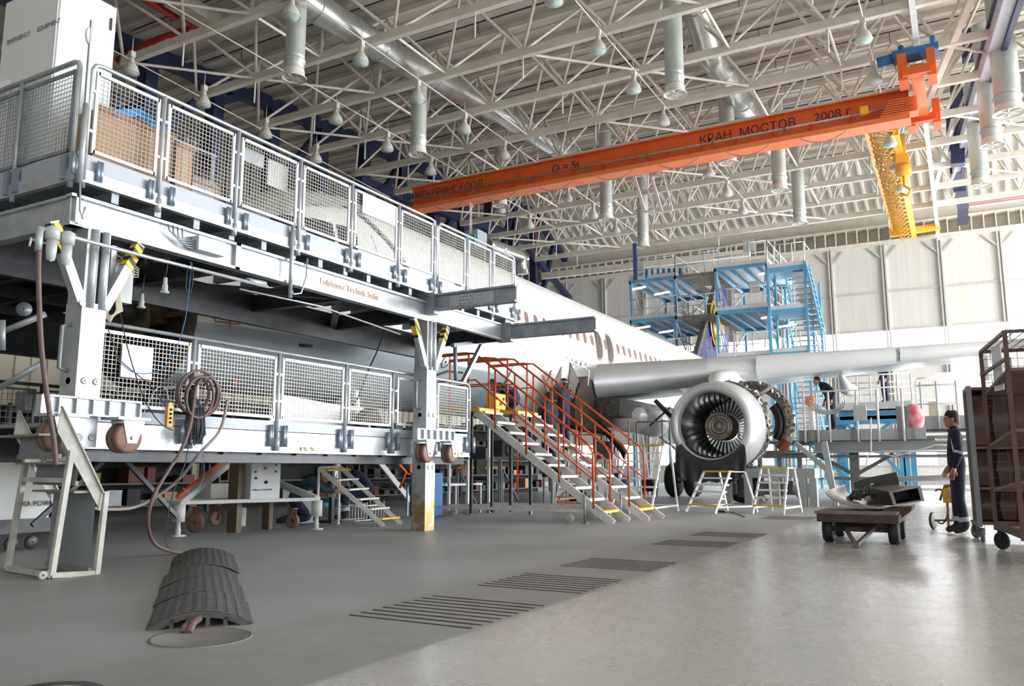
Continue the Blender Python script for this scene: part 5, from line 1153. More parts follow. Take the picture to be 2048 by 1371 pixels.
# ================================================================== TROLLEY WITH REMOVED PANELS
tr = thing('flatbed_trolley','low brown flatbed trolley on black tyres carrying dark aircraft panels','trolley',(11.9,1.3,0))
TB=mat('dark brown trolley paint',(.075,.04,.033),.6,0,(.04,.022,.02),6,.7)
TX,TY=11.95,1.29
def tb(mb,a,b): mb.b2((TX+a[0],TY+a[1],a[2]),(TX+b[0],TY+b[1],b[2]))
mb = MB(); tb(mb,(-.85,-.47,.27),(.85,.47,.37)); mb.build('deck_frame', TB, tr)
mb = MB(); tb(mb,(-.87,-.45,.37),(.80,.49,.40)); mb.build('bed_mat', mat('grey dusty bed mat',(.22,.19,.18),.8,0,(.14,.12,.11),6,.7), tr)
for x in (-.5,.5):
    mb = MB(); tb(mb,(x-.03,-.36,.14),(x+.03,.36,.2)); tb(mb,(x-.03,-.25,.19),(x+.03,-.2,.28)); tb(mb,(x-.03,.2,.19),(x+.03,.25,.28)); mb.build('axle', TB, tr)
    for y in (-.385,.385):
        c_=(TX+x,TY+y,.17); mb = MB(); mb.lathe([(.03,-.05),(.10,-.05),(.11,-.06),(.155,-.06),(.17,-.04),(.17,.04),(.155,.06),(.11,.06),(.10,.05),(.03,.05)],c_,(0,1,0),28); wl=mb.build('wheel', BLACK, tr)
        mb = MB(); mb.lathe([(.001,-.055),(.03,-.055),(.05,-.05),(.09,-.045),(.09,.045),(.001,.05)],c_,(0,1,0),16); mb.build('wheel_hub', TB, wl)
tow=at(1712,1090,Z=.03)
mb = MB(); mb.bar((TX-.5,TY-.22,.25),tow,.04,.04); mb.bar((TX-.5,TY+.22,.25),tow,.04,.04); mb.bar(tow+V((.1,0,.02)),tow-V((.06,0,0)),.07,.05); mb.build('tow_bar', mat('grey tow bar',(.15,.14,.14),.5,.3), tr)
def ribbon(P,Q,th=.015,n=5):
    def sm(L,k): 
        out=[]
        for i in range(len(L)-1):
            p0,p1,p2,p3=L[max(i-1,0)],L[i],L[i+1],L[min(i+2,len(L)-1)]
            for j in range(k): t=j/k; out.append(.5*((2*p1)+(p2-p0)*t+(2*p0-5*p1+4*p2-p3)*t*t+(3*p1-p0-3*p2+p3)*t**3))
        return out+[L[-1]]
    A_=sm(P,n);B_=sm(Q,n);N_=len(A_); mb=MB(); up_=V((.3,0,1)).normalized()*th
    vs=A_+B_+[p-up_ for p in A_]+[p-up_ for p in B_]
    fs=[]
    for i in range(N_-1): fs += [(i,i+1,N_+i+1,N_+i),(2*N_+i,3*N_+i,3*N_+i+1,2*N_+i+1),(i,2*N_+i,2*N_+i+1,i+1),(N_+i,N_+i+1,3*N_+i+1,3*N_+i)]
    mb.add(vs,fs,True); mb.add([vs[0],vs[N_],vs[3*N_],vs[2*N_]],[(0,1,2,3)]); mb.add([vs[N_-1],vs[2*N_-1],vs[4*N_-1],vs[3*N_-1]],[(0,1,2,3)]); return mb
cp=ribbon([at(*p,X=11.35) for p in ((1650,982),(1660,992),(1680,1002),(1712,1010),(1757,1014))],[at(*p,X=12.2) for p in ((1690,968),(1696,985),(1712,998),(1745,1007),(1775,1010))],.02)
tag(cp.build('cowl_sheet', mat('grey cowl panel',(.40,.38,.36),.35,.3,(.22,.20,.19),3,.7)),'curved grey cowl sheet lying open on the left side of the trolley','panel')
t = thing('air_intake_box','dark aircraft duct box with rectangular silver rimmed mouth on the trolley','aircraft part',at(1800,1018,X=11.5))
f0=[at(*p,X=11.4) for p in ((1788,1011),(1849,1001),(1841,971),(1778,983))]
def fr_ring(f,k): 
    c_=sum(f,V())/4; return [c_+(p-c_)*k for p in f]
i0_=fr_ring(f0,.80); bk_=[p+V((.05,.01,0)) for p in f0]
mb = MB(); mb.add(f0+i0_,[(0,1,5,4),(1,2,6,5),(2,3,7,6),(3,0,4,7)]); mb.add(f0+bk_,[(0,1,5,4),(1,2,6,5),(2,3,7,6),(3,0,4,7)]); mb.build('mouth_rim', mat('worn silver rim',(.38,.34,.31),.4,.4), t)
mb = MB(); i1_=[p+V((.4,.15,0)) for p in i0_]; mb.add(i0_+i1_,[(0,1,5,4),(1,2,6,5),(2,3,7,6),(3,0,4,7),(4,5,6,7)]); mb.build('mouth_inside', BLACK, t)
bb=[at(*p,X=12.3) for p in ((1735,1008),(1790,1004),(1788,968),(1728,972))]
mb = MB(); mb.add(bk_+bb,[(0,1,5,4),(1,2,6,5),(2,3,7,6),(3,0,4,7),(4,5,6,7)]); mb.build('duct_body', mat('dark painted duct',(.06,.058,.055),.4,.2,(.03,.03,.03),5,.7), t)
mb = MB(); mb.prism([at(*p,X=12.35) for p in ((1712,985),(1708,964),(1722,958),(1793,943),(1801,976),(1740,984))],(.05,.02,0)); tag(mb.build('dark_panel', mat('dark green grey panel',(.05,.055,.055),.3,0,(.03,.035,.035),2,.5)),'dark upright panel standing behind the silver rimmed duct box','panel')
mb = MB(); random.seed(3)
for k in range(9):
    p=at(1700+5*k,1002-2*k,X=11.9); mb.tube([p,p+V((.03,0,.08+.03*math.sin(k))),p+V((.1,-.03,.12))],.008+.004*(k%3),6)
for k in range(12): mb.box(at(1698+4.5*k,996-2*(k%4),X=12.0),(.07,.06,.05),random.random())
tag(mb.build('bracket_hardware', mat('black bracket metal',(.10,.095,.09),.35,.6,(.03,.03,.03),12,.8)),'tangle of black brackets and pipes between curved sheet and duct box','hardware')
mb = MB(); mb.prism([at(*p,X=11.6) for p in ((1770,1016),(1824,1012),(1822,1022),(1800,1038),(1768,1026))],(.7,.0,0)); tag(mb.build('flap_panel', mat('red brown primer panel',(.12,.05,.04),.5,0,(.07,.03,.025),4,.6)),'flat red brown panel under the silver rimmed duct box','panel')

# ================================================================== CAGE TROLLEYS, RIGHT EDGE
def caster(mb_parent, x, y, r, ang, m=BLACK):
    ax=V((math.cos(ang),math.sin(ang),0)); mb = MB(); mb.lathe([(.015,-.022),(r*.6,-.022),(r*.9,-.025),(r,-.015),(r,.015),(r*.9,.025),(r*.6,.022),(.015,.022)],(x,y,r),ax,22); c_=mb.build('caster', m, mb_parent)
    mb = MB(); 
    for s in (-.03,.03): p=V((x,y,r))+ax*s; mb.bar(p,p+V((0,0,r+.06)),.05,.006,up=ax)
    mb.box((x,y,2*r+.05),(.12,.12,.015)); mb.build('caster_fork', DARK, c_)
# nearer cage
cg = thing('cage_trolley','tall brown metal cage trolley with wire mesh top and shelves at right edge','trolley',(10.5,-.5,0))
CB=mat('red brown cage paint',(.115,.05,.038),.5,0,(.07,.03,.024),6,.7)
P1=at(2050,1112,X=9.75); P1.z=0; P2=at(1993,1066,X=11.35); P2.z=0
ev=(P2-P1); ev.z=0; side=V((ev.y,-ev.x,0)).normalized()
if side.y>0: side=-side
W3=.85; zt_=2.55; P3=P1+side*W3; P4=P2+side*W3
zt_=at(2022,662,X=9.75).z; ztf=zt_
for p in (P1,P2,P3,P4):
    mb = MB(); mb.bar(p+V((0,0,.22)),p+V((0,0,zt_)),.045,.045); mb.build('corner_post', CB, cg)
mb = MB()
for a,b in ((P1,P2),(P1,P3),(P2,P4),(P3,P4)): 
    mb.bar(a+V((0,0,zt_)),b+V((0,0,zt_)),.035,.035)
mb.build('frame_rail', CB, cg)
mb = MB()
for a,b in ((P1,P2),(P1,P3),(P2,P4),(P3,P4)): mb.bar(a+V((0,0,.28)),b+V((0,0,.28)),.04,.08)
mb.build('base_rail', CB, cg)
mb = MB(); mb.bar(P1+V((0,0,2.05)),P2+V((0,0,2.05)),.03,.03); mb.build('side_bar', CB, cg)
mb = MB(); mb.prism([P1+V((0,0,.24)),P2+V((0,0,.24)),P4+V((0,0,.24)),P3+V((0,0,.24))],(0,0,.03)); mb.build('base', mat('grey cage base',(.34,.31,.29),.6), cg)
for z,sl in ((1.92,0),(1.30,0),(.78,0)):
    mb = MB(); q=.03; mb.prism([P1+V((0,0,z)),P2+V((0,0,z-.12)),P4+V((0,0,z-.12)),P3+V((0,0,z))],(0,0,q)); mb.build('shelf', mat('worn brown shelf',(.20,.13,.11),.6,0,(.10,.06,.05),5,.7) , cg)
mb = MB()
def gridw(a,b,z0,z1,step=.09,t=.006):
    L0=(b-a).length; n=int(L0/step)
    for i in range(1,n): p=a.lerp(b,i/n); mb.bar(p+V((0,0,z0)),p+V((0,0,z1)),t)
    m=int((z1-z0)/step)
    for j in range(1,m): z=z0+(z1-z0)*j/m; mb.bar(a+V((0,0,z)),b+V((0,0,z)),t)
gridw(P2,P4,.35,zt_); gridw(P3,P4,.35,zt_)
n=9
for i in range(1,n): mb.bar(P1.lerp(P3,i/n)+V((0,0,zt_)),P2.lerp(P4,i/n)+V((0,0,zt_)),.006)
for i in range(1,18): mb.bar(P1.lerp(P2,i/18)+V((0,0,zt_)),P3.lerp(P4,i/18)+V((0,0,zt_)),.006)
mb.build('wire_grid', mat('dark wire',(.08,.06,.055),.5,.2), cg)
for p,an in ((P1+side*.08+ev*.05,.3),(P2+side*.05,1.2),(P3,.3),(P4,.8)): caster(cg,p.x,p.y,.10,an+1.2)
mb = MB(); q=P1.lerp(P2,.55)+side*.05+V((0,0,zt_-.28)); mb.box(q,(.2,.012,.5),R(25)); tag(mb.build('paper_tag', SIGNW),'white paper hanging on the cage top corner','paper')
q=P1.lerp(P2,.62)+side*.3+V((0,0,1.35-.07)); mb = MB(); mb.box(q,(.42,.10,.05),R(10)); mb.box(q+V((.1,.05,.05)),(.12,.08,.06),R(30)); tag(mb.build('yellow_tool', YEL),'yellow tool lying on the middle cage shelf','tool')
q=P1.lerp(P2,.25)+side*.35+V((0,0,1.36)); mb = MB(); mb.box(q,(.25,.15,.06),R(10)); tag(mb.build('grey_tray', mat('dull grey tray',(.2,.2,.2),.4)),'dull grey tray beside the yellow tool','tray')
# farther shelved cart
cf = thing('shelf_cart','tall shelved cart with grey edge frame and curved brown boards behind the cage','cart',(12,-.4,0))
E1=at(1963,1085,X=12.25); E1.z=0; zt2=at(1936,775,X=12.25).z
E2=E1+V((.75,.05,0)); dE=V((.28,-1.0,0)).normalized(); L5=1.1
mb = MB(); mb.bar(E1+V((0,0,.2)),E1+V((0,0,zt2)),.06,.07); mb.bar(E2+V((0,0,.2)),E2+V((0,0,zt2)),.05,.05); mb.bar(E1+V((0,0,zt2)),E2+V((0,0,zt2)),.05,.05); mb.bar(E1+V((0,0,.22)),E2+V((0,0,.22)),.05,.06); mb.build('edge_frame', mat('scuffed grey frame',(.26,.28,.30),.5), cf)
A0=E1; A1=E1+dE*L5; B0=A0+V((.75,.05,0)); B1=A1+V((.75,.05,0))
mb = MB()
for z in (.22,.66,1.18,zt2-.03): mb.prism([A0+V((0,0,z)),A1+V((0,0,z)),B1+V((0,0,z)),B0+V((0,0,z))],(0,0,.035))
mb.prism([B0+V((0,0,.2)),B1+V((0,0,.2)),B1+V((0,0,zt2)),B0+V((0,0,zt2))],(.02,0,0)); mb.prism([A1+V((0,0,.2)),B1+V((0,0,.2)),B1+V((0,0,zt2)),A1+V((0,0,zt2))],dE*.02); mb.prism([A0+V((0,0,.2)),B0+V((0,0,.2)),B0+V((0,0,zt2)),A0+V((0,0,zt2))],dE*.02)
mb.build('shelf_box', mat('brown cart wood',(.17,.075,.048),.6,0,(.08,.035,.025),4,.8), cf)
for p,an in ((A0+V((.08,-.02,0)),.4),(A1,.4),(B0,.9),(B1,.9)): caster(cf,p.x,p.y,.09,an+1.2,mat('grey caster',(.2,.2,.2),.5))
for k in range(4):
    for z0,z1 in ((.28,.64),(.72,1.14),(1.24,zt2-.1)):
        o=A0.lerp(A1,.15+.22*k)+V((.15,.05,0)); mb = MB(); vs=[]
        for i in range(7):
            f=i/6; ww=.10*(1-.5*abs(f-.5)); zz=z0+(z1-z0)*f; c_=o+V((.10*math.sin(PI*f),0,zz)); vs += [c_+dE*-ww, c_+dE*ww]
        mb.add(vs,[(2*i,2*i+1,2*i+3,2*i+2) for i in range(6)],True); mb.add([p+V((.012,0,0)) for p in vs],[(2*i,2*i+1,2*i+3,2*i+2) for i in range(6)],True)
        tag(mb.build('curved_board', mat('dark curved board',(.075,.035,.025),.4,0,(.035,.018,.014),4,.8)),'dark brown curved trim board standing in the shelved cart','board','curved trim boards in the shelved cart')
# yellow battery stand
ys_ = thing('power_stand','brown tubular two wheel stand carrying a yellow box behind the standing man','stand',(14.4,.4,0))
BF=mat('brown grey tube paint',(.22,.18,.15),.5)
a,b=at(1898,1062,X=14.2),at(1922,1058,X=14.6); 
mb = MB()
for (p,q) in (((1893,975),(1898,1064)),((1913,975),(1925,1050)),((1890,970),(1880,1000))):
    mb.bar(at(*p,X=14.3),at(*q,X=14.3),.035,.035)
mb.bar(at(1888,972,X=14.3),at(1920,970,X=14.3),.04,.05); mb.bar(at(1868,1040,X=14.4),at(1920,1040,X=14.4),.03,.03); mb.bar(at(1893,1000,X=14.3),at(1918,998,X=14.3),.03,.03); mb.build('tube_frame', BF, ys_)
p=at(1905,990,X=14.35); mb = MB(); mb.box(p,(.22,.26,.22)); bx=mb.build('battery_box', YEL, ys_); mb = MB(); mb.box(p+V((-.115,.02,0)),(.004,.11,.08)); mb.build('printed_label', mat('grey label',(.45,.42,.35),.5), bx)
p=at(1866,1040,X=14.6); mb = MB(); mb.lathe([(.01,-.02),(.11,-.02),(.13,-.012),(.13,.012),(.11,.02),(.01,.02)],V((p.x,p.y,.13)),(.35,1,0),24); mb.build('wheel', BLACK, ys_)
p=at(1925,1040,X=14.6); mb = MB(); mb.lathe([(.01,-.02),(.11,-.02),(.13,-.012),(.13,.012),(.11,.02),(.01,.02)],V((p.x,p.y,.13)),(.35,1,0),24); mb.build('wheel', BLACK, ys_)
p=at(1883,1012,X=14.3); mb = MB(); mb.tube([p+V((0,math.cos(a_)*.10+.02,math.sin(a_)*.26)) for a_ in [R(60+20*k) for k in range(13)]],.012,6); mb.build('rubber_cable', BLACK, ys_)
# ================================================================== BLUE TAIL DOCK
td = thing('tail_dock','sky blue steel tail dock of stacked platforms around the blue fin','dock',(42,10,0))
PB = mat('pale blue white rail',(.62,.68,.72),.4,0,(.5,.58,.64),3,.5); GLOW = mat('warm lamp tube',(1.0,.72,.52),.4,emit=1.6)
def level(x0,x1,y0,y1,z,braces=True,rail=True,posts_to=None):
    mb = MB(); mb.b2((x0,y0,z-.16),(x0+.08,y1,z)); mb.b2((x0,y0,z-.16),(x1,y0+.08,z)); mb.b2((x0,y1-.08,z-.16),(x1,y1,z)); mb.b2((x1-.08,y0,z-.16),(x1,y1,z))
    for k in range(5): y=y0+(y1-y0)*k/4; mb.bar((x0+.05,y,z-.1),(x1,y,z-.1),.06,.12)
    mb.build('platform_frame', BLUE, td)
    mb = MB(); mb.b2((x0,y0,z),(x1,y1,z+.03)); mb.build('platform_deck', GALVD, td)
    mb = MB(); mb.b2((x0-.02,y0,z+.02),(x0,y1,z+.2)); mb.b2((x0,y0-.02,z+.02),(x1,y0,z+.2)); mb.build('toe_board', PB, td)
    if rail:
        mb = MB()
        for h in (.55,1.1): mb.tube([(x1,y0,z+h),(x0,y0,z+h),(x0,y1,z+h)],.03,6)
        n=max(2,int((y1-y0)/.85))
        for k in range(n+1): y=y0+(y1-y0)*k/n; mb.tube([(x0,y,z),(x0,y,z+1.1)],.03,6)
        for k in range(5): x=x0+(x1-x0)*k/4; mb.tube([(x,y0,z),(x,y0,z+1.1)],.03,6)
        mb.build('guard_rail', PB, td)
    if posts_to is not None:
        for (x,y) in ((x0+.06,y0+.08),(x0+.06,y1-.08),(x1-.06,y0+.08),(x1-.06,y1-.08)):
            mb = MB(); mb.b2((x-.06,y-.06,posts_to),(x+.06,y+.06,z-.1)); mb.build('post', BLUE, td)
        mb = MB(); 
        for y in (y0+.08,y1-.08):
            mb.bar((x0+.06,y,z-.2),(x0+2.2,y,posts_to+.2),.06,.06); mb.bar((x1-.06,y,z-.2),(x0+2.2,y,posts_to+.2),.06,.06)
        ym=(y0+y1)/2; mb.bar((x0+.06,y0+.1,z-.2),(x0+.06,y0+.35,posts_to+.3),.06); mb.bar((x0+.06,y1-.1,z-.2),(x0+.06,y1-.35,posts_to+.3),.06)
        mb.build('brace', PB, td)
# right block
level(40,46,7.95,10.6,6.35,posts_to=2.0); level(40,46,7.95,10.6,8.65,posts_to=6.38); level(40,46,7.95,10.6,10.85,posts_to=8.68)
# left block
level(41,47,12.9,15.5,6.5,posts_to=0.0); level(41,47,12.9,15.5,8.8,posts_to=6.53); level(41,47,12.9,15.5,10.95,posts_to=8.83)
# middle sliding slats between the blocks
for z,y0,y1 in ((10.95,10.6,12.9),(8.75,10.6,12.9),(6.45,10.7,11.4)):
    mb = MB()
    for k in range(16): x=41.2+.36*k; mb.b2((x,y0,z-.1),(x+.08,y1 if k<8 else y0+.7,z)); 
    for k in range(8,16): 
        if y1>12: x=41.2+.36*k; mb.b2((x,y1-.7,z-.1),(x+.08,y1,z))
    mb.b2((41.1,y0,z-.14),(41.2,y1,z+.04)); mb.build('sliding_slats', mat('dull slat metal',(.36,.34,.31),.5,.4,(.2,.18,.16),3,.7), td)
    mb = MB(); mb.tube([(41.1,y0,z+1.1),(41.1,y1,z+1.1)],.03,6); mb.tube([(41.1,y0,z+.55),(41.1,y1,z+.55)],.03,6)
    for k in range(4): mb.tube([(41.1,y0+(y1-y0)*k/3,z),(41.1,y0+(y1-y0)*k/3,z+1.1)],.03,6)
    mb.build('guard_rail', PB, td)
# stair tower on the right
for z in (6.35,8.4,10.45):
    mb = MB(); mb.b2((39.6,6.2,z-.25),(41.2,7.9,z)); mb.build('stair_landing', BLUE, td); mb = MB(); mb.b2((39.57,6.2,z),(39.6,7.9,z+.18)); mb.build('toe_board', PB, td)
    mb = MB(); mb.tube([(39.6,7.9,z+1.1),(39.6,6.2,z+1.1),(41.2,6.2,z+1.1)],.025,6)
    for y in (6.2,6.75,7.3,7.9): mb.tube([(39.6,y,z),(39.6,y,z+1.1)],.03,6)
    mb.build('guard_rail', PB, td)
for i in range(5):
    za=10.45-2.05*i; zb=za-2.05
    if zb<0: zb=.0
    yA,yB=(6.4,5.6) ; 
    mb = MB(); mb.bar((41.2,6.25,za),(43.6,6.25,zb),.05,.22); mb.bar((41.2,7.4,za),(43.6,7.4,zb),.05,.22); mb.build('stair_stringer', BLUE, td)
    mb = MB()
    for k in range(9): x=41.3+.26*k; z=za-(za-zb)*k/9; mb.b2((x,6.25,z-.02),(x+.2,7.4,z+.02))
    mb.build('stair_flight_treads', GALVD, td)
mb = MB(); mb.bar((39.6,6.15,10.6),(39.62,5.62,7.3),.08,.2); mb.bar((40.6,6.15,10.6),(40.6,5.62,7.3),.08,.2); mb.build('outer_stringer', BLUE, td)
mb = MB()
for k in range(12): y=6.1-.042*k; z=10.4-.27*k; mb.b2((39.62,y-.9,z-.02) if False else (39.62,y-.02,z-.02),(40.6,y+.75,z+.02))
mb.build('ladder_treads', GALVD, td)
mb = MB()
for k in range(26): mb.tube([(39.7,5.5+.0*k,.6+.25*k),(39.7,6.6,.6+.25*k)],.018,5)
mb.bar((39.7,5.5,0),(39.7,5.5,7.3),.06); mb.bar((39.7,6.6,0),(39.7,6.6,7.3),.06); mb.build('cage_ladder', PB, td)
for x in (39.6,41.2,43.8):
    for y in (6.2,7.9): mb = MB(); mb.b2((x-.06,y-.06,0),(x+.06,y+.06,10.4)); mb.build('post', BLUE, td)
for (x,y,z) in ((41.0,15.0,10.5),(42.6,14.2,10.45),(41.0,14.8,8.35),(42.6,14.0,8.3),(40.3,8.0,10.4),(40.3,8.0,8.2),(41.5,7.5,7.9)):
    mb = MB(); mb.box((x,y,z),(.12,1.0,.08),R(-20)); mb.build('lamp_tube', GLOW, td)
mb = MB(); mb.box((39.9,9.3,6.0),(.15,1.9,.2)); mb.build('lamp_tube', GLOW, td)
for (x,y,z) in ((41,14.7,11.3),(40,8.6,11.5),(40,8.4,9.4)): mb = MB(); mb.b2((x,y,z),(x+.06,y+.5,z+.6)); mb.build('switch_panel', CABGREY, td)
mb = MB(); mb.b2((40.9,15.0,10.95),(41.1,15.2,13.0)); mb.build('mast', mat('dark blue mast',(.06,.10,.25),.5), td)
mb = MB()
for k in range(7): mb.box((41.05+.1*k,14.5-.28*k,11.25),(.15,.12,.5),.2*k)
mb.build('stored_blue_tools', BLUED, td)

# ================================================================== GREY DOCKS BEYOND THE ENGINE
def rail_run(parent, P, Q, h=1.1, n=4, r=.02, m=WHITEP):
    P=V(P);Q=V(Q); mb = MB()
    for hh in (h,h*.52): mb.tube([P+V((0,0,hh)),Q+V((0,0,hh))],r,6)
    for k in range(n+1): p=P.lerp(Q,k/n); mb.tube([p,p+V((0,0,h))],r,6)
    mb.build('guard_rail', m, parent)
GD = mat('dock grey paint',(.40,.43,.43),.5,0,(.33,.36,.36),2,.5); GDD = mat('dock dark grey',(.22,.235,.24),.5,0,(.16,.17,.17),2,.5)
e1 = thing('wing_dock','grey work platform with toe boards and white rails standing beyond the trolley','platform',(25,3,0))
a=at(1597,881,X=24); b=at(1853,881,X=24); zt1=at(1597,860,X=24).z
mb = MB(); mb.b2((24,b.y,a.z),(24.06,a.y,zt1)); mb.build('fascia', GD, e1)
for px in (1602,1618,1632,1705,1718,1800,1812,1828):
    p=at(px,870,X=23.97); mb = MB(); mb.b2((23.95,p.y-.03,a.z),(24,p.y+.03,zt1)); mb.build('bracket', GDD, e1)
c1=at(1630,904,X=24.3); c2=at(1908,904,X=24.3); zz=at(1700,884,X=24.3).z
mb = MB(); mb.b2((24.3,c2.y-1.5,c1.z),(24.36,c1.y,zz)); mb.b2((24.2,c2.y-1.5,c1.z-.02),(24.5,c1.y,c1.z)); mb.b2((24.2,c2.y-1.5,zz-.02),(24.5,c1.y,zz+.02)); mb.build('main_girder', GD, e1)
mb = MB(); mb.b2((24.05,b.y-.2,a.z-.02),(28,a.y+1.2,a.z+.02)); mb.b2((24.4,c2.y-1.5,c1.z-.12),(28,c1.y+1,c1.z-.08)); mb.build('deck', GDD, e1)
for px in (1610,1636,1660,1716,1758,1808): 
    p=at(px,862,X=23.94); mb = MB(); mb.tube([(23.94,p.y,a.z-.05),(23.94,p.y,zt1+1.05)],.03,6); mb.build('rail_post', WHITEP, e1)
mb = MB(); y1=at(1600,860,X=23.94).y; y2=at(1760,860,X=23.94).y; mb.tube([(23.94,y1,zt1+1.05),(23.94,y2,zt1+1.05)],.025,6); mb.tube([(23.94,y1,zt1+.55),(23.94,y2,zt1+.5)],.02,6); mb.build('hand_rail', WHITEP, e1)
mb = MB(); p=at(1742,865,X=23.9); q=at(1742,903,X=23.9); mb.tube([at(1742,835,X=23.9),q,at(1735,912,X=23.9),at(1732,930,X=23.9)],.02,6); mb.tube([q,at(1790,912,X=23.9),at(1860,893,X=23.9),at(1870,889,X=23.9),at(1905,890,X=23.9)],.018,6); mb.build('white_cable', WHITEP, e1)
mb = MB(); mb.tube([at(1560,905,X=24.0),at(1905,900,X=24.0)],.025,6); mb.build('pipe', GALV, e1)
p=at(1708,905,X=25); mb = MB(); mb.b2((24.9,p.y-.12,0),(25.15,p.y+.12,c1.z)); mb.bar((25,p.y,.75),(25,p.y+1.0,c1.z-.05),.1); mb.bar((25,p.y,.75),(25,p.y-1.0,c1.z-.05),.1); mb.b2((24.85,p.y-.6,.62),(25.2,p.y+.6,.70)); mb.build('support_column', GDD, e1)
p=at(1655,890,X=22.5); mb = MB(); mb.bar(at(1648,882,X=22.5),at(1672,1012,X=22.5),.14,.14); mb.bar(at(1590,885,X=22.5),at(1655,940,X=22.5),.12); mb.build('leaning_prop', GD, e1)
bx=at(1720,825,X=23.9); mb = MB(); mb.box(bx,(.1,.32,.42)); mb.build('grey_panel', mat('pale grey panel',(.50,.53,.50),.5), e1)
# far right higher platform
e2 = thing('wing_dock','grey upper platform right of the wing dock, in front of the far doors','platform',(26,1,0))
a=at(1838,857,X=27); b=at(1920,855,X=27); zt1=at(1838,832,X=27).z
mb = MB(); mb.b2((27,b.y-1.2,a.z),(27.06,a.y,zt1)); mb.b2((27,b.y-1.2,a.z-.25),(29,a.y,a.z-.2)); mb.build('fascia', GD, e2)
mb = MB(); mb.b2((27,b.y-1.2,a.z-.03),(29.5,a.y,a.z)); mb.b2((27.5,b.y-1.2,0),(27.7,b.y-1.0,a.z)); mb.build('deck', GDD, e2)
for px in (1845,1877,1917): p=at(px,835,X=26.95); mb = MB(); mb.tube([(26.95,p.y,a.z),(26.95,p.y,zt1+1.0)],.03,6); mb.build('rail_post', WHITEP, e2)
mb = MB(); mb.tube([(26.95,a.y,zt1+.9),(26.95,b.y,zt1+.9)],.025,6); mb.tube([(26.95,a.y,zt1+.35),(26.95,b.y,zt1+.35)],.02,6); mb.build('hand_rail', WHITEP, e2)
e3 = thing('white_platform','white raised platform with white rails on sky blue crossed supports beyond the wing dock','platform',(33,3,0))
a=at(1665,823,X=33); b=at(1826,823,X=33); zt1=at(1665,806,X=33).z
mb = MB(); mb.b2((33,b.y,a.z),(33.1,a.y,zt1)); mb.b2((33,b.y,a.z),(36,a.y,a.z+.05)); mb.build('fascia', PB, e3)
rail_run(e3,(33,b.y,zt1),(33,a.y,zt1),1.0,6,.03); rail_run(e3,(36,b.y,zt1),(36,a.y,zt1),1.0,4,.03)
mb = MB(); mb.b2((33.4,b.y+.2,a.z-.3),(35.6,a.y-.2,a.z)); 
for (p,q) in (((1680,840),(1725,872)),((1790,838),(1745,872)),((1715,838),(1705,870)),((1612,880),(1662,930)),((1640,905),(1700,960))): mb.bar(at(*p,X=33.5),at(*q,X=33.5),.12,.12)
mb.bar(at(1650,842,X=33.5),at(1800,838,X=33.5),.2,.3); mb.build('blue_frame', BLUE, e3)
mb = MB()
for px in (1803,1812,1826,1680,1690): p=at(px,905,X=34); mb.b2((34,p.y-.1,0),(34.2,p.y+.1,a.z-.2))
mb.bar(at(1745,885,X=34),at(1805,950,X=34),.12); mb.bar(at(1640,960,X=34),at(1700,905,X=34),.12); mb.build('blue_columns', BLUE, e3)
e4 = thing('engine_stand','grey steel stand frame with thick legs on the floor right of the engine','stand',(19,5,0))
xx=21.5; a=at(1445,955,X=xx); b=at(1630,955,X=xx)
mb = MB(); mb.b2((xx,b.y,at(1500,955,X=xx).z),(xx+1.5,a.y,at(1500,936,X=xx).z)); mb.build('stand_top', GD, e4)
for px in (1455,1495,1550,1605,1625): 
    p=at(px,950,X=xx+.05); mb = MB(); mb.b2((xx,p.y-.09,0),(xx+.18,p.y+.09,a.z)); mb.build('leg', GD, e4)
mb = MB(); 
for k in range(6): p=at(1450+34*k,980,X=xx+.4); mb.bar(p,at(1466+34*k,1000,X=xx+.4),.05); mb.box(at(1460+32*k,975+5*(k%2),X=xx+.6),(.3,.3,.35),k)
mb.build('stand_gear', GDD, e4)
bk = thing('spare_wheel','large black tyre standing behind the engine stand','wheel',at(1490,1012,Z=0)); p=at(1488,985,X=22.9); mb = MB(); mb.lathe([(.12,-.2),(.35,-.22),(.5,-.15),(.55,0),(.5,.15),(.35,.22),(.12,.2)],(22.9,p.y,.55),(1,.2,0),28); mb.build('tyre', BLACK, bk); mb = MB(); mb.lathe([(.001,-.16),(.16,-.16),(.22,-.2)],(22.9,p.y,.55),(1,.2,0),20); mb.build('wheel_disc', GALVD, bk)
mid = thing('low_platform','pale low platform with white rails and yellow edge behind the engine stand','platform',at(1560,930,X=25))
a=at(1510,905,X=25); b=at(1620,905,X=25); mb = MB(); mb.b2((25,b.y,a.z-.15),(26.5,a.y,a.z)); mb.build('deck', GD, mid); mb = MB(); mb.b2((24.96,b.y+.4,a.z),(25,a.y,a.z+.06)); mb.build('yellow_edge', YEL, mid); rail_run(mid,(25,b.y,a.z),(25,a.y,a.z),.8,5,.025,mat('cream rail',(.62,.60,.52),.5))
for px in (1520,1560,1600): p=at(px,930,X=25.1); mb = MB(); mb.b2((25.05,p.y-.06,0),(25.2,p.y+.06,a.z-.1)); mb.build('leg', GD, mid)
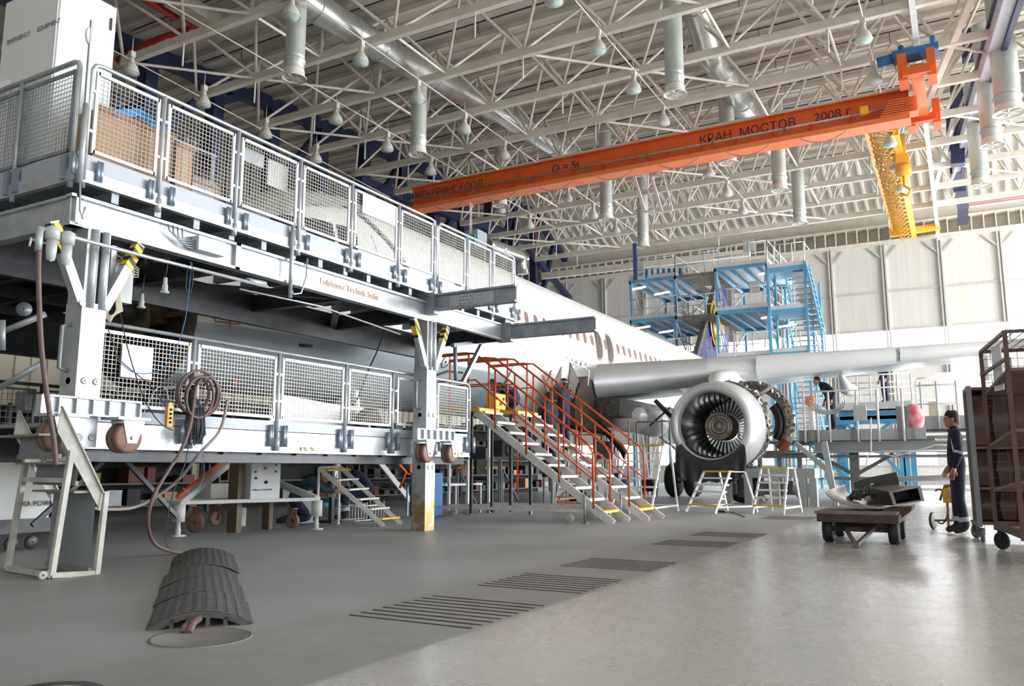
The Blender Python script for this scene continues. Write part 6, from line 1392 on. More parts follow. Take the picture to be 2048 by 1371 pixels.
# white hopper, signs and boxes on the far wall side
mb = MB(); p=at(1870,745,X=45); q=at(2010,805,X=45); mb.b2((45,q.y,q.z),(45.1,p.y,p.z)); o=tag(mb.build('white_board', mat('white board',(.82,.82,.80),.5)),'large blank white board before the far doors, right of the white platform','board')
mb = MB(); mb.tube([at(1834,757,X=44),at(1834,798,X=44),at(1842,800,X=44),at(1880,800,X=44)],.04,6); mb.tube([at(1834,757,X=44),at(1870,753,X=44)],.04,6); tag(mb.build('wall_pipe', mat('pale pipe',(.66,.66,.64),.5)),'thin pale pipe bent round a corner near the white board','pipe')
mb = MB(); mb.box(at(1868,826,X=30),(.3,.28,.75)); tag(mb.build('cream_canister', mat('cream canister',(.75,.68,.50),.5)),'cream canister standing on the right hand grey platform','canister')
t = thing('tool_cart','grey trolley bag covered by pink red cloth on the wing dock','bag',at(1815,850,X=25)); p=at(1806,840,X=25); mb = MB(); mb.box(p,(.4,.3,.75)); mb.build('grey_bag', mat('grey fabric',(.22,.22,.24),.8), t); p=at(1826,836,X=25.1); mb = MB(); mb.sphere(p,.36,14,10,(.7,.8,1.1)); mb.build('red_cloth', mat('pink red cloth',(.62,.10,.13),.7,0,(.8,.5,.5),4,.7), t)
mb = MB(); mb.tube([at(1790,958,X=30),at(2040,950,X=30)],.09,8); tag(mb.build('floor_pipe', mat('pale barrier pipe',(.62,.63,.62),.4)),'long pale horizontal barrier pipe low in front of the far doors','pipe')
mb = MB(); mb.b2((40,-9,.25),(40.3,3.2,.45)); mb.b2((40,-9,.0),(40.6,3.2,.1)); tag(mb.build('door_rail', mat('pale door rail',(.55,.56,.56),.4)),'low pale rail on the floor before the far doors','rail')
# hose roll on the wing dock
t = thing('hose_roll','coil of pale hose hanging on the white rail right of the open cowl','hose',at(1660,830,X=23.8)); p=at(1655,806,X=23.8)
for k in range(5): mb = MB(); r=.30-.04*k; mb.tube([p+V((.02*k,math.cos(a)*r*1.5,math.sin(a)*r-.02*k)) for a in [R(170+14*j) for j in range(16)]],.018,6); mb.build('hose_loop', mat('pale grey hose',(.45,.5,.52),.5), t)
t = thing('orange_bin','pale orange capped white post on the wing dock','post',at(1625,862,X=24)); p=at(1625,850,X=24.1); mb = MB(); mb.tube([(p.x,p.y,p.z-.2),(p.x,p.y,p.z+.55)],.08,10); mb.build('post_body', SIGNW, t); mb = MB(); mb.sphere((p.x,p.y,p.z+.66),.17,12,8); mb.build('orange_cap', mat('pale orange plastic',(.85,.35,.2),.5), t)

# ================================================================== UNDER THE DOCKS: RACKS AND EQUIPMENT
def rack(label, x0, x1, y, h, nsh, colm=DARK):
    t = thing('storage_rack',label,'rack',((x0+x1)/2,y,0)); mb = MB()
    for x in (x0,x1):
        for yy in (y,y+.6): mb.b2((x-.03,yy-.03,0),(x+.03,yy+.03,h))
    mb.build('upright_frame', colm, t)
    for k in range(nsh):
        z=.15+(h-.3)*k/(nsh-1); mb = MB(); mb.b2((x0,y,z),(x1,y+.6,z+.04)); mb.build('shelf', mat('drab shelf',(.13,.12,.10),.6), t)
        n=max(2,int((x1-x0)/.5))
        for j in range(n):
            if random.random()<.75:
                w=.15+.22*random.random(); hh=.1+.25*random.random(); x=x0+.3+(x1-x0-.5)*j/n; mb = MB(); mb.b2((x,y+.05,z+.04),(x+w,y+.4,z+.04+hh)); 
                mb.b2((x-.005,y+.045,z+.02+hh),(x+w+.005,y+.405,z+.045+hh)); mb.build('stored_box', random.choice([DARK,CARD,GALVD,mat('drab green box',(.05,.08,.06),.6),mat('drab red box',(.18,.04,.03),.6),BLACK]), t)
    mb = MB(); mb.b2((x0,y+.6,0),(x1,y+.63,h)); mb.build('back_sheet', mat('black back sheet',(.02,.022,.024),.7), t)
    return t
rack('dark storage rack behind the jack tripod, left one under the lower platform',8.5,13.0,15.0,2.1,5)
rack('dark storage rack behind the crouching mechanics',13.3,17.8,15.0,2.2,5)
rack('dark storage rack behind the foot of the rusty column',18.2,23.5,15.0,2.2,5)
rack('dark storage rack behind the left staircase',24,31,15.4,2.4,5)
# ground power cart
t = thing('power_cart','white ground power cart with dark base behind the grey steps','cart',at(50,1045,Z=0)); 
a=at(20,1035,Y=9.6); x0=a.x; x1=at(97,1035,Y=9.6).x
mb = MB(); mb.b2((x0-.6,9.6,.36),(x1,10.4,1.0)); mb.build('cart_body', mat('cream cart enamel',(.55,.57,.54),.45,0,(.47,.49,.47),2,.5), t); mb = MB(); mb.b2((x0-.62,9.58,.2),(x1+.02,10.42,.36)); mb.build('base_frame', DARK, t)
text_mesh('cart_lettering','AXA POWER',.085,(at(32,1016,Y=9.58).x,9.585,.50),(1,0,0),(0,0,1),TEXTD,t)
for x in (x0+.1,x1-.12): mb = MB(); mb.lathe([(.01,-.02),(.07,-.02),(.08,-.01),(.08,.01),(.07,.02),(.01,.02)],(x,9.7,.08),(0,1,0),18); mb.build('caster', DARK, t)
# jack tripod beam set
t = thing('aircraft_jack','white tripod jack with orange edged struts, screw feet and brown casters','jack',at(440,1050,Z=0))
JW=mat('jack white paint',(.62,.63,.61),.45,0,(.5,.5,.48),5,.6)
for (px,py) in ((355,1072),(632,1058)):
    f=at(px,py,Z=0); mb = MB(); mb.lathe([(.001,.0),(.11,.0),(.11,.015),(.04,.02),(.04,.10),(.03,.11),(.03,.2),(.085,.2),(.085,.44),(.001,.44)],f,(0,0,1),20); mb.build('screw_foot', JW, t)
f1=at(355,1072,Z=0)+V((0,0,.46)); f2=at(632,1058,Z=0)+V((0,0,.46)); top=at(460,925,Y=10.8)
mb = MB(); mb.bar(f1,top,.09,.09); mb.build('strut', JW, t); mb = MB(); mb.bar(f1+V((0,.06,.08)),top+V((-.02,.06,.08)),.05,.03); mb.build('orange_strut_edge', ORANGE, t)
mb = MB(); mb.tube([f2,at(555,965,Y=10.3)],.06,12); mb.build('strut', JW, t); mb = MB(); mb.bar(f1,f2,.07,.05); mb.bar(f1+V((0,.8,0)),f2+V((0,.9,0)),.05,.05); mb.bar(f1,f1+V((0,.8,0)),.05,.05); mb.build('base_beam', JW, t)
for (px,py,rr) in ((390,1064,.14),(432,1052,.13),(585,1055,.11)):
    f=at(px,py,Z=0); mb = MB(); mb.lathe([(.03,-.03),(rr*.8,-.035),(rr,-.02),(rr,.02),(rr*.8,.035),(.03,.03)],(f.x,f.y,rr),(.9,.3,0) if px!=432 else (.2,.9,0),24); w=mb.build('caster_wheel', TYRE, t); mb = MB(); 
    for s in (-.045,.045): mb.bar((f.x,f.y+s,rr),(f.x,f.y+s,2*rr+.07),.05,.008)
    mb.box((f.x,f.y,2*rr+.08),(.1,.12,.02)); mb.build('caster_fork', RUST, w)
p=at(478,1030,Y=10.6); mb = MB(); mb.lathe([(.001,-.2),(.11,-.2),(.115,-.19),(.115,.12),(.001,.13)],p,(0,0,1),20); mb.build('reservoir_drum', JW, t)
t = thing('toolbox','white square bin with grey rags hanging over its rim','box',at(460,1010,Y=10.6)); a=at(420,1008,Y=10.6); b=at(480,966,Y=10.6); mb = MB(); mb.b2((a.x,10.6,a.z),(b.x,11.1,b.z)); mb.build('bin_body', mat('off white bin',(.60,.59,.57),.6), t)
mb = MB(); 
for k in range(6): mb.add([(b.x-.22+.04*k,10.58,b.z),(b.x-.19+.04*k,10.575,b.z),(b.x-.18+.045*k,10.57,b.z-.14-.05*(k%3)),(b.x-.22+.04*k,10.57,b.z-.16-.04*(k%2))],[(0,1,2,3)])
mb.build('grey_rag', mat('grey rag cloth',(.32,.34,.30),.9), t)
t = thing('control_cabinet','light grey electrical control cabinet with buttons hanging under the lower platform','cabinet',at(530,1000,Y=9.4)); a=at(500,1003,Y=9.4); b=at(562,918,Y=9.4)
mb = MB(); mb.b2((a.x,9.4,a.z),(b.x,9.75,b.z+.1)); mb.build('cabinet_body', mat('pale cabinet enamel',(.50,.53,.53),.4), t)
for (fx,fz,m,r) in ((.45,.78,ORANGE,.02),(.12,.7,DARK,.014),(.82,.7,DARK,.014),(.15,.55,DARK,.018),(.5,.45,BLACK,.026),(.82,.86,DARK,.012)):
    mb = MB(); mb.lathe([(.001,.02),(r,.02),(r,0)],(a.x+(b.x-a.x)*fx,9.4,a.z+(b.z-a.z)*fz),(0,-1,0),12); mb.build('push_button', m, t)
text_mesh('cabinet_lettering','Lufthansa Technik Sofia',.042,(a.x+.03,9.395,a.z+.16),(1,0,0),(0,0,1),mat('blue lettering',(.05,.1,.3),.5),t)
mb = MB(); mb.b2((a.x-.15,9.5,.0),(a.x-.05,9.7,1.1)); mb.build('cabinet_stand', mat('dark timber post',(.10,.075,.04),.6), t); mb = MB(); mb.b2((b.x+.0,9.6,.0),(b.x+.08,9.75,1.1)); mb.build('cabinet_stand', mat('dark timber post',(.10,.075,.04)), t)
t = thing('parts_crate','low white wire crate beside the crouching mechanics','crate',at(745,1045,Z=0)); o=at(710,1045,Z=0); mb = MB()
for k in range(11):
    x=o.x+.08*k; mb.tube([(x,o.y,.03),(x,o.y,.30+.05*(k%3))],.008,5); mb.tube([(x,o.y+.4,.03),(x,o.y+.4,.34)],.008,5)
for z in (.03,.28): mb.tube([(o.x,o.y,z),(o.x+.8,o.y,z),(o.x+.8,o.y+.4,z),(o.x,o.y+.4,z)],.012,5,close=True)
mb.build('wire_frame', WHITEP, t)
mb = MB(); p=at(650,1020,Y=10.0); mb.b2((p.x-.1,10,.25),(p.x+.5,10.4,.33)); mb.b2((p.x-.1,10,.33),(p.x-.07,10.4,.38)); mb.b2((p.x+.47,10,.33),(p.x+.5,10.4,.38)); tag(mb.build('tool_tray', mat('teal blue tray',(.03,.30,.38),.4)),'teal blue shallow tray on the floor between the two crouching mechanics','tray')
mb = MB(); p=at(600,1040,Y=9.9); mb.b2((p.x,9.9,.02),(p.x+.4,10.2,.40)); mb.b2((p.x-.01,9.89,.36),(p.x+.41,10.21,.41)); tag(mb.build('grey_case', mat('slate grey case',(.26,.28,.32),.5)),'slate grey square case behind the right jack foot','case')
# table, blue locker
t = thing('work_table','grey steel work table with laptop behind the mesh panel foot','table',at(920,1020,Z=0)); a=at(868,968,Y=9.3); b=at(965,968,Y=9.3); mb = MB(); mb.b2((a.x,9.3,a.z-.04),(b.x,10.0,a.z)); mb.build('tabletop', GALV, t)
for x in (a.x+.04,b.x-.04):
    for y in (9.33,9.97): mb = MB(); mb.b2((x-.02,y-.02,0),(x+.02,y+.02,a.z-.04)); mb.build('leg', GALV, t)
t2 = thing('laptop','dark laptop open on the grey work table','laptop',(a.x+.6,9.6,a.z)); mb = MB(); mb.b2((a.x+.5,9.5,a.z),(a.x+.85,9.75,a.z+.02)); mb.build('laptop_base', DARK, t2); mb = MB(); mb.prism([(a.x+.5,9.75,a.z+.02),(a.x+.85,9.75,a.z+.02),(a.x+.85,9.85,a.z+.24),(a.x+.5,9.85,a.z+.24)],(0,.01,0)); mb.build('laptop_screen', BLACK, t2)
t = thing('blue_locker','tall bright blue steel locker behind the rusty column','locker',at(880,1035,Z=0)); a=at(862,1035,Y=9.0); b=at(890,945,Y=9.0); mb = MB(); mb.b2((a.x,9.05,.04),(b.x,9.5,b.z)); mb.build('locker_body', mat('blue locker paint',(.04,.20,.50),.4), t); mb = MB(); mb.b2((a.x+.02,9.04,.08),(b.x-.02,9.05,b.z-.04)); mb.build('locker_door', mat('blue locker paint',(.04,.20,.50)), t)
t = thing('yellow_edged_bench','dark work stand with yellow edge behind the left staircase','stand',at(970,1010,Z=0)); a=at(915,932,Y=11.5); b=at(1008,932,Y=11.5); mb = MB(); mb.b2((a.x,11.45,a.z-.07),(b.x,11.5,a.z)); mb.build('yellow_edge', YEL, t); mb = MB(); mb.b2((a.x,11.5,a.z-.06),(b.x,12.3,a.z-.01)); 
for x in (a.x+.05,b.x-.05): mb.b2((x-.03,11.5,0),(x+.03,11.56,a.z-.05)); mb.bar((x,11.5,a.z-.1),(x+.9,11.5,0),.05)
mb.build('stand_frame', GALVD, t)
t = thing('office_chair','black office chair behind the mesh panel foot','chair',at(958,1000,Z=0)); p=at(960,925,Y=11.0); mb = MB(); mb.box((p.x,11,p.z),(.45,.08,.6)); mb.build('backrest', BLACK, t); mb = MB(); mb.box((p.x,10.8,p.z-.4),(.48,.48,.08)); mb.build('seat', BLACK, t); mb = MB(); mb.tube([(p.x,10.8,p.z-.4),(p.x,10.8,.1)],.03,8)
for k in range(5): aa=2*PI*k/5; mb.tube([(p.x,10.8,.12),(p.x+.28*math.cos(aa),10.8+.28*math.sin(aa),.04)],.02,6)
mb.build('chair_base', DARK, t)
# stand with orange tubes
t = thing('orange_tube_stand','orange tubular stand behind the staircase foot','stand',at(1070,1010,Z=0)); mb = MB()
for (p,q) in (((1035,870),(1035,980)),((1045,880),(1035,905)),((1060,880),(1040,925)),((1090,1008),(1200,1000)),((1128,985),(1112,1003)),((1158,862),(1160,955)),((1188,862),(1186,955)),((1158,862),(1188,862))): mb.tube([at(*p,Y=9.6),at(*q,Y=9.6)],.025,6)
mb.build('tube_frame', ORANGE, t)
mb = MB(); a=at(838,940,Y=11); 
t = thing('orange_hose_stair','orange hose draped over a dark step unit right of the small white steps','hose',at(820,960,Y=11.2)); mb.tube([at(786,915,Y=11),at(812,943,Y=11),at(800,975,Y=11)],.03,8); mb.tube([at(812,945,Y=11),at(822,950,Y=11),at(820,918,Y=11)],.03,8); mb.build('hose_length', mat('bright orange hose',(.9,.16,.02),.4), t)
t = thing('white_side_stair','white side stair with dark treads behind the rusty column','stairs',at(800,1020,Z=0)); mb = MB(); mb.bar(at(752,915,Y=11.5),at(822,1003,Y=11.5),.05,.12); mb.build('stringer', WHITEP, t); mb = MB(); mb.bar(at(818,915,Y=12.2),at(880,1003,Y=12.2),.05,.12); mb.build('stringer', WHITEP, t)
for k in range(6): mb = MB(); f=(k+.5)/6; p=at(752+70*f,915+88*f,Y=11.5); q=p+V((0,1.0,0)); mb.prism([p+V((-.1,0,0)),p+V((.15,0,0)),q+V((.65,0,0)),q+V((.4,0,0))],(0,0,.03)); mb.build('tread', GALVD, t)
# dark clutter hanging below the belly behind the stairs
for i,(px,py,Y,s,c,lab) in enumerate(((1000,900,11,.5,DARK,'dark fan unit below the belly behind the left staircase'),(1215,900,10,.55,GALVD,'grey pump unit seen through the right staircase'),(1235,960,10.5,.5,BLUED,'blue compressor behind the tall wide step ladder'),(1110,935,10.2,.5,DARK,'dark generator seen between the staircases'),(1160,985,10.2,.45,DARK,'dark crate on the floor behind the right staircase'),(1300,970,9.6,.4,DARK,'dark case behind the tall wide step ladder'))):
    p=at(px,py,Y=Y); t = thing('service_unit',lab,'machine',(p.x,Y,0)); mb = MB(); mb.box((p.x,Y,p.z),(s*1.3,s,s)); mb.lathe([(.05,-.02),(s*.3,-.02),(s*.33,.05),(.05,.05)],(p.x,Y-s/2-.03,p.z),(0,1,0),18); mb.build('unit_body', c, t); mb = MB(); 
    for dx in (-.5,.5):
        for dy in (-.4,.4): mb.b2((p.x+dx*s*1.2-.02,Y+dy*s-.02,0),(p.x+dx*s*1.2+.02,Y+dy*s+.02,p.z-s*.4))
    mb.build('unit_frame', GALVD, t)
mb = MB(); a=at(1240,880,Y=9.2); 
t = thing('black_duct_hose','black corrugated duct hose below the wing root','hose',a); P=[at(1212,862,Y=8.9),at(1228,880,Y=8.9),at(1245,900,Y=8.9),at(1252,915,Y=8.9)]
pts=[]; 
for i in range(3): 
    for k in range(8): pts.append(P[i].lerp(P[i+1],k/8))
mb = MB(); mb.tube(pts,.09,12,rr=[.10 if k%2 else .075 for k in range(len(pts))]); mb.build('hose_length', BLACK, t)
# yellow case on landing
t = thing('yellow_case','yellow hard case with dark latches standing on the stair landing','case',at(990,822,Y=8.6)); p=at(992,803,Y=8.55); mb = MB(); mb.box(p,(.46,.20,.32)); mb.build('case_body', mat('case yellow',(.88,.50,.02),.4), t); mb = MB(); mb.tube([p+V((-.08,0,.16)),p+V((-.08,0,.20)),p+V((.08,0,.20)),p+V((.08,0,.16))],.012,6); mb.build('handle', BLACK, t)
for dx in (-.14,.14): mb = MB(); mb.box(p+V((dx,-.105,.06)),(.05,.015,.06)); mb.build('latch', BLACK, t)
mb = MB(); mb.box(p+V((.02,-.102,-.05)),(.1,.006,.06)); mb.build('case_label', TEXTD, t)
# work platform standing at fuselage behind stairs for the mechanics
t = thing('fuselage_platform','grey platform beyond the staircases on which two mechanics stand','platform',(16.5,8.9,0)); mb = MB(); mb.b2((15.25,8.0,1.12),(18.4,9.1,1.18)); mb.build('deck', GALVD, t); mb = MB()
for (x,y) in ((15.3,8.05),(18.35,8.05),(15.3,9.05),(18.35,9.05)): mb.b2((x-.03,y-.03,0),(x+.03,y+.03,1.12))
mb.build('legs_frame', GALVD, t)
# ================================================================== PEOPLE
def lcat(a,b,t): return tuple(a[i]+(b[i]-a[i])*t for i in range(3))
STAND = dict(pel=(0,0,.96), wai=(0.01,0,1.10), che=(.01,0,1.32), nek=(0,0,1.50), chin=(.0,0,1.56),
 shL=(0,.185,1.43), shR=(0,-.185,1.43), elL=(-.02,.25,1.14), elR=(-.02,-.25,1.14), wrL=(.08,.26,.90), wrR=(.08,-.26,.90),
 hiL=(0,.09,.92), hiR=(0,-.09,.92), knL=(.02,.11,.50), knR=(.02,-.11,.50), anL=(-.02,.12,.10), anR=(-.02,-.12,.10), toL=(.15,.13,.045), toR=(.15,-.13,.045), hd=(.02,0,1.645))
def person(label, loc, face, J=None, sleeve='long', hair=HAIR, top=None, scale=1.0, headdir=(1,0,0), handdir=None, extra=None):
    P = dict(STAND); P.update(J or {}); P = {k:V(v) for k,v in P.items()}
    top = top or NAVYC; BOOT = mat('black work boot',(.02,.018,.016),.5)
    edges=[('pel','wai'),('wai','che'),('che','nek'),('nek','chin')]
    for s in 'LR': edges += [('che','sh'+s),('sh'+s,'el'+s),('el'+s,'wr'+s),('pel','hi'+s),('hi'+s,'kn'+s),('kn'+s,'an'+s),('an'+s,'to'+s)]
    rad=dict(pel=(.165,.135),wai=(.155,.13),che=(.175,.14),nek=(.062,.062),chin=(.058,.062),hi=(.11,.11),kn=(.078,.08),an=(.064,.066),to=(.045,.035),sh=(.088,.085),el=(.058,.058),wr=(.032,.036))
    keys=['pel','wai','che','nek','chin']+[a+s for s in 'LR' for a in ('sh','el','wr','hi','kn','an','to')]
    idx={k:i for i,k in enumerate(keys)}; vs=[P[k] for k in keys]; es=[(idx[a],idx[b]) for a,b in edges]
    rads=[rad[k] if k in rad else rad[k[:-1]] for k in keys]
    # mid points give the limbs their taper
    for s in 'LR':
        for a,b,r in (('sh','el',.068),('el','wr',.052),('hi','kn',.10),('kn','an',.076)):
            i=len(vs); p=P[a+s].lerp(P[b+s],.42); vs.append(p); rads.append((r,r)); e=(idx[a+s],idx[b+s]); es.remove(e); es += [(e[0],i),(i,e[1])]
    me=bpy.data.meshes.new('p'); me.from_pydata(vs,es,[]); o=bpy.data.objects.new('p',me); C.objects.link(o)
    sk=o.modifiers.new('s','SKIN'); sk.use_smooth_shade=True
    for i,d in enumerate(me.skin_vertices[0].data): d.radius=rads[i]; d.use_root=(i==0)
    su=o.modifiers.new('u','SUBSURF'); su.levels=2; su.render_levels=2
    ev=o.evaluated_get(bpy.context.evaluated_depsgraph_get()); m2=bpy.data.meshes.new_from_object(ev); bpy.data.objects.remove(o)
    mb=MB(); mb.add([tuple(v.co) for v in m2.vertices],[tuple(p.vertices) for p in m2.polygons],True)
    # materials by nearest bone: 0 top, 1 trousers, 2 skin, 3 boots
    segs=[('wai','che',0),('pel','wai',0),('che','nek',0),('nek','chin',2)]
    for s in 'LR': segs += [('che','sh'+s,0),('sh'+s,'el'+s,0),('el'+s,'wr'+s,0 if sleeve=='long' else 2),('pel','hi'+s,1),('hi'+s,'kn'+s,1),('kn'+s,'an'+s,1),('an'+s,'to'+s,3)]
    def near(p):
        best=9;r=0
        for a,b,t in segs:
            A_=P[a];B_=P[b];d=B_-A_;u=max(0,min(1,(p-A_).dot(d)/d.length_squared)); q=(p-(A_+d*u)).length/(1.6 if t<2 and len(a)==3 and a in('pel','wai','che') else 1)
            if q<best: best=q;r=t
        return r
    for i,f in enumerate(mb.f):
        c_=V((0,0,0)); 
        for k in f: c_+=V(mb.v[k])
        mb.mi[i]=near(c_/len(f))
    # head: shaped skull, jaw, nose, ears
    fd=V(headdir).normalized(); upv=V((0,0,1)); rt=fd.cross(upv).normalized(); upv=rt.cross(fd); hc=P['hd']
    def HP(f,r,u): return hc+fd*f+rt*r+upv*u
    mb.cur=2; n=20; prof=[(-.125,.030,.028,.045),(-.105,.052,.055,.035),(-.075,.066,.078,.022),(-.04,.073,.088,.010),(0,.077,.095,.002),(.04,.077,.096,-.004),(.075,.066,.085,-.006),(.10,.046,.06,-.006),(.118,.012,.02,-.004)]
    hv=[]
    for (u,w,l,sh) in prof:
        for k in range(n): a=2*PI*k/n; hv.append(HP(math.cos(a)*l+sh, math.sin(a)*w, u))
    mb.add(hv,[(i*n+k,i*n+(k+1)%n,(i+1)*n+(k+1)%n,(i+1)*n+k) for i in range(len(prof)-1) for k in range(n)],True); mb.add(hv[:n],[list(range(n))]); mb.add(hv[-n:],[list(range(n))])
    mb.add([HP(.085,0,.03),HP(.088,-.014,-.022),HP(.088,.014,-.022),HP(.122,0,-.020),HP(.10,0,-.032)],[(0,1,3),(0,3,2),(1,4,3),(2,3,4)])   # nose
    for s in (-1,1):
        b0=len(mb.v); mb.sphere(HP(-.005,s*.079,-.008),.022,8,6,(1,.5,1.3))
    mb.cur=4
    for s in (-1,1): mb.sphere(HP(.083,s*.030,.012),.010,8,6)
    mb.box(HP(.088,0,-.062),(.008,.03,.006)); mb.cur=2
    # hands with palm, four fingers and a thumb
    for s,sg in (('L',1),('R',-1)):
        w=P['wr'+s]; d=(w-P['el'+s]).normalized() if not (handdir and s in handdir) else V(handdir[s]).normalized()
        side=d.cross(V((0,0,1)));  side = side.normalized() if side.length>.2 else V((0,1,0)).cross(d).normalized()
        if abs(d.z)>.8: side=V((1,0,0)); side=(side-d*side.dot(d)).normalized()
        cur=d.cross(side).normalized()*(-sg)
        mb.tube([w-d*.02,w+d*.03,w+d*.06,w+d*.092],.03,10,rr=[.028,.036,.04,.034])
        for k,(ln) in enumerate((.070,.080,.074,.058)):
            o1=w+d*.085+side*((k-1.5)*.019); mb.tube([o1,o1+d*ln*.45+cur*.004,o1+d*ln*.8+cur*.018,o1+d*ln+cur*.034],.0088,6,rr=[.0095,.009,.0082,.006])
        o1=w+d*.03+side*-.034; mb.tube([o1,o1-side*.018+d*.025+cur*.008,o1-side*.02+d*.055+cur*.02],.011,6,rr=[.013,.011,.008])
    t=mb.build('person',[top,NAVYC,SKIN,BOOT,BLACK]); tag(t,label,'person'); WM[t.name]=Matrix()
    # hair cap
    hb=MB(); q=[(-.02,.080,.0),(.02,.0815,.0),(.05,.080,.0),(.085,.070,.0),(.112,.046,.0),(.128,.012,0)]; hv=[]
    for i,(u,w,_) in enumerate(q):
        for k in range(n):
            a=2*PI*k/n; fx=math.cos(a); l=.0985-(.0 if i<3 else .012*(i-2)**1.2)
            uu=u+(.075*max(0,fx)**.5 if i==0 else (.042*max(0,fx) if i==1 else (.018*max(0,fx) if i==2 else 0))) - (.06*max(0,-fx) if i==0 else 0)
            hv.append(HP(fx*l-.006, math.sin(a)*w, uu))
    hb.add(hv,[(i*n+k,i*n+(k+1)%n,(i+1)*n+(k+1)%n,(i+1)*n+k) for i in range(len(q)-1) for k in range(n)],True); hb.add(hv[-n:],[list(range(n))]); hb.build('hair',hair,t)
    if extra: extra(t,P,HP)
    t.rotation_euler=(0,0,face); t.location=loc; t.scale=(scale,)*3
    return t
LEFTW = math.atan2(.875,-.485)      # facing the left of the photograph
RIGHTW = LEFTW+PI
def shin_tape(t,P,HP):
    for s in 'LR':
        a=P['kn'+s];b=P['an'+s]; m1=a.lerp(b,.62);m2=a.lerp(b,.78); mb=MB(); mb.tube([m1,m2],.08,14,rr=[.085,.081],caps=False); mb.build('reflective_band',REFL,t)
    for s in 'LR':
        a=P['el'+s];b=P['wr'+s]; mb=MB(); mb.tube([a.lerp(b,-.12),a.lerp(b,.04)],.069,14,caps=False); mb.build('reflective_band',REFL,t)
def standing_extra(t,P,HP):
    shin_tape(t,P,HP)
    mb=MB(); mb.tube([HP(.09,-.055,.015),HP(.1,0,.012),HP(.09,.055,.015)],.004,5); mb.tube([HP(.09,.06,.015),HP(0,.082,.012)],.003,5); mb.tube([HP(.09,-.06,.015),HP(0,-.082,.012)],.003,5); mb.build('glasses',DARK,t)
    mb=MB(); mb.add([(.06,.205,1.36),(-.08,.215,1.36),(-.09,.235,1.16),(.04,.225,1.16)],[(0,1,2,3)]); mb.add([(.065,.21,1.36),(-.075,.22,1.36),(-.085,.24,1.16),(.045,.23,1.16)],[(0,1,2,3)]); mb.build('back_print',SIGNW,t)
    mb=MB(); mb.tube([(.13,.10,1.30),(.14,.0,1.31),(.13,-.1,1.30)],.008,5); mb.build('orange_piping',ORANGE,t)
f=at(1925,1068,Z=0)
person('man in navy work overalls with grey reflective bands standing beside the shelved cart', (f.x,f.y,0), R(93), dict(knL=(.01,.11,.50),anL=(-.05,.11,.10),toL=(.12,.12,.045),knR=(.03,-.1,.5),anR=(.04,-.11,.1),toR=(.21,-.11,.045),elL=(-.03,.24,1.15),wrL=(.05,.25,.92),elR=(-.02,-.24,1.15),wrR=(.10,-.2,.95)), extra=standing_extra, scale=1.0)
# crouching pair
def cr(label, px, py, Y, face, J, **k):
    p=at(px,py,Y=Y); return person(label,(p.x,Y,0),face,J,**k)
CROUCH=dict(pel=(-.12,0,.42),wai=(-.06,0,.54),che=(.12,0,.66),nek=(.27,0,.76),chin=(.32,0,.78),hd=(.39,0,.83),shL=(.18,.18,.72),shR=(.18,-.18,.72),elL=(.36,.2,.58),elR=(.38,-.2,.58),wrL=(.58,.08,.55),wrR=(.58,-.1,.55),
 hiL=(-.10,.10,.40),hiR=(-.10,-.10,.40),knL=(.28,.17,.48),knR=(.18,-.14,.12),anL=(.16,.17,.10),anR=(-.22,-.15,.10),toL=(.33,.18,.045),toR=(-.36,-.15,.06))
cr('kneeling mechanic in dark teal jacket leaning over the white jack strut', 598,1035,10.0, RIGHTW+.15, CROUCH, top=mat('dark teal work cloth',(.015,.065,.075),.85,0,(.01,.04,.05),9,.7,.2), headdir=(.9,-.25,-.3), scale=1.0)
SIT=dict(pel=(-.20,0,.46),wai=(-.16,0,.57),che=(.02,0,.74),nek=(.16,0,.86),chin=(.21,0,.89),hd=(.28,0,.95),shL=(.07,.19,.82),shR=(.07,-.19,.82),elL=(.20,.24,.68),elR=(.22,-.24,.68),wrL=(.45,.12,.60),wrR=(.45,-.12,.62),
 hiL=(-.12,.10,.48),hiR=(-.12,-.10,.48),knL=(.30,.2,.50),knR=(.30,-.18,.50),anL=(.26,.2,.10),anR=(.34,-.18,.10),toL=(.42,.21,.045),toR=(.5,-.18,.045))
cr('mechanic in navy overalls sitting on a low stool facing left, white gloves', 722,1040,9.7, LEFTW+.1, SIT, headdir=(.9,.0,-.45), sleeve='short', extra=shin_tape)
p=at(722,1040,Y=9.7); mb=MB(); mb.lathe([(.001,.37),(.17,.37),(.17,.33),(.02,.32),(.02,.05),(.16,.03),(.16,0),(.001,0)],(p.x+.1,9.7-.1,0),(0,0,1),18); tag(mb.build('low_stool',DARK),'low dark round stool under the sitting mechanic','stool')
# work piece between the two
t=thing('gear_component','silver aircraft component with glossy rod handled by the two crouching mechanics','aircraft part',at(668,1000,Y=9.85)); p=at(664,985,Y=9.85); mb=MB(); mb.tube([p,p+V((.05,0,.35)),p+V((.06,0,.55))],.035,10,rr=[.03,.045,.05]); mb.box(p+V((0,0,-.02)),(.14,.1,.1),.4); mb.lathe([(.001,.0),(.22,.0),(.24,.03),(.24,.13),(.001,.14)],p+V((.05,.05,.56)),(0,0,1),24); mb.build('component_body',STEELS,t); mb=MB(); mb.b2((p.x-.02,9.83,0),(p.x+.05,9.9,p.z-.05)); mb.box((p.x,9.86,.02),(.3,.3,.04)); mb.build('component_stand',DARK,t)
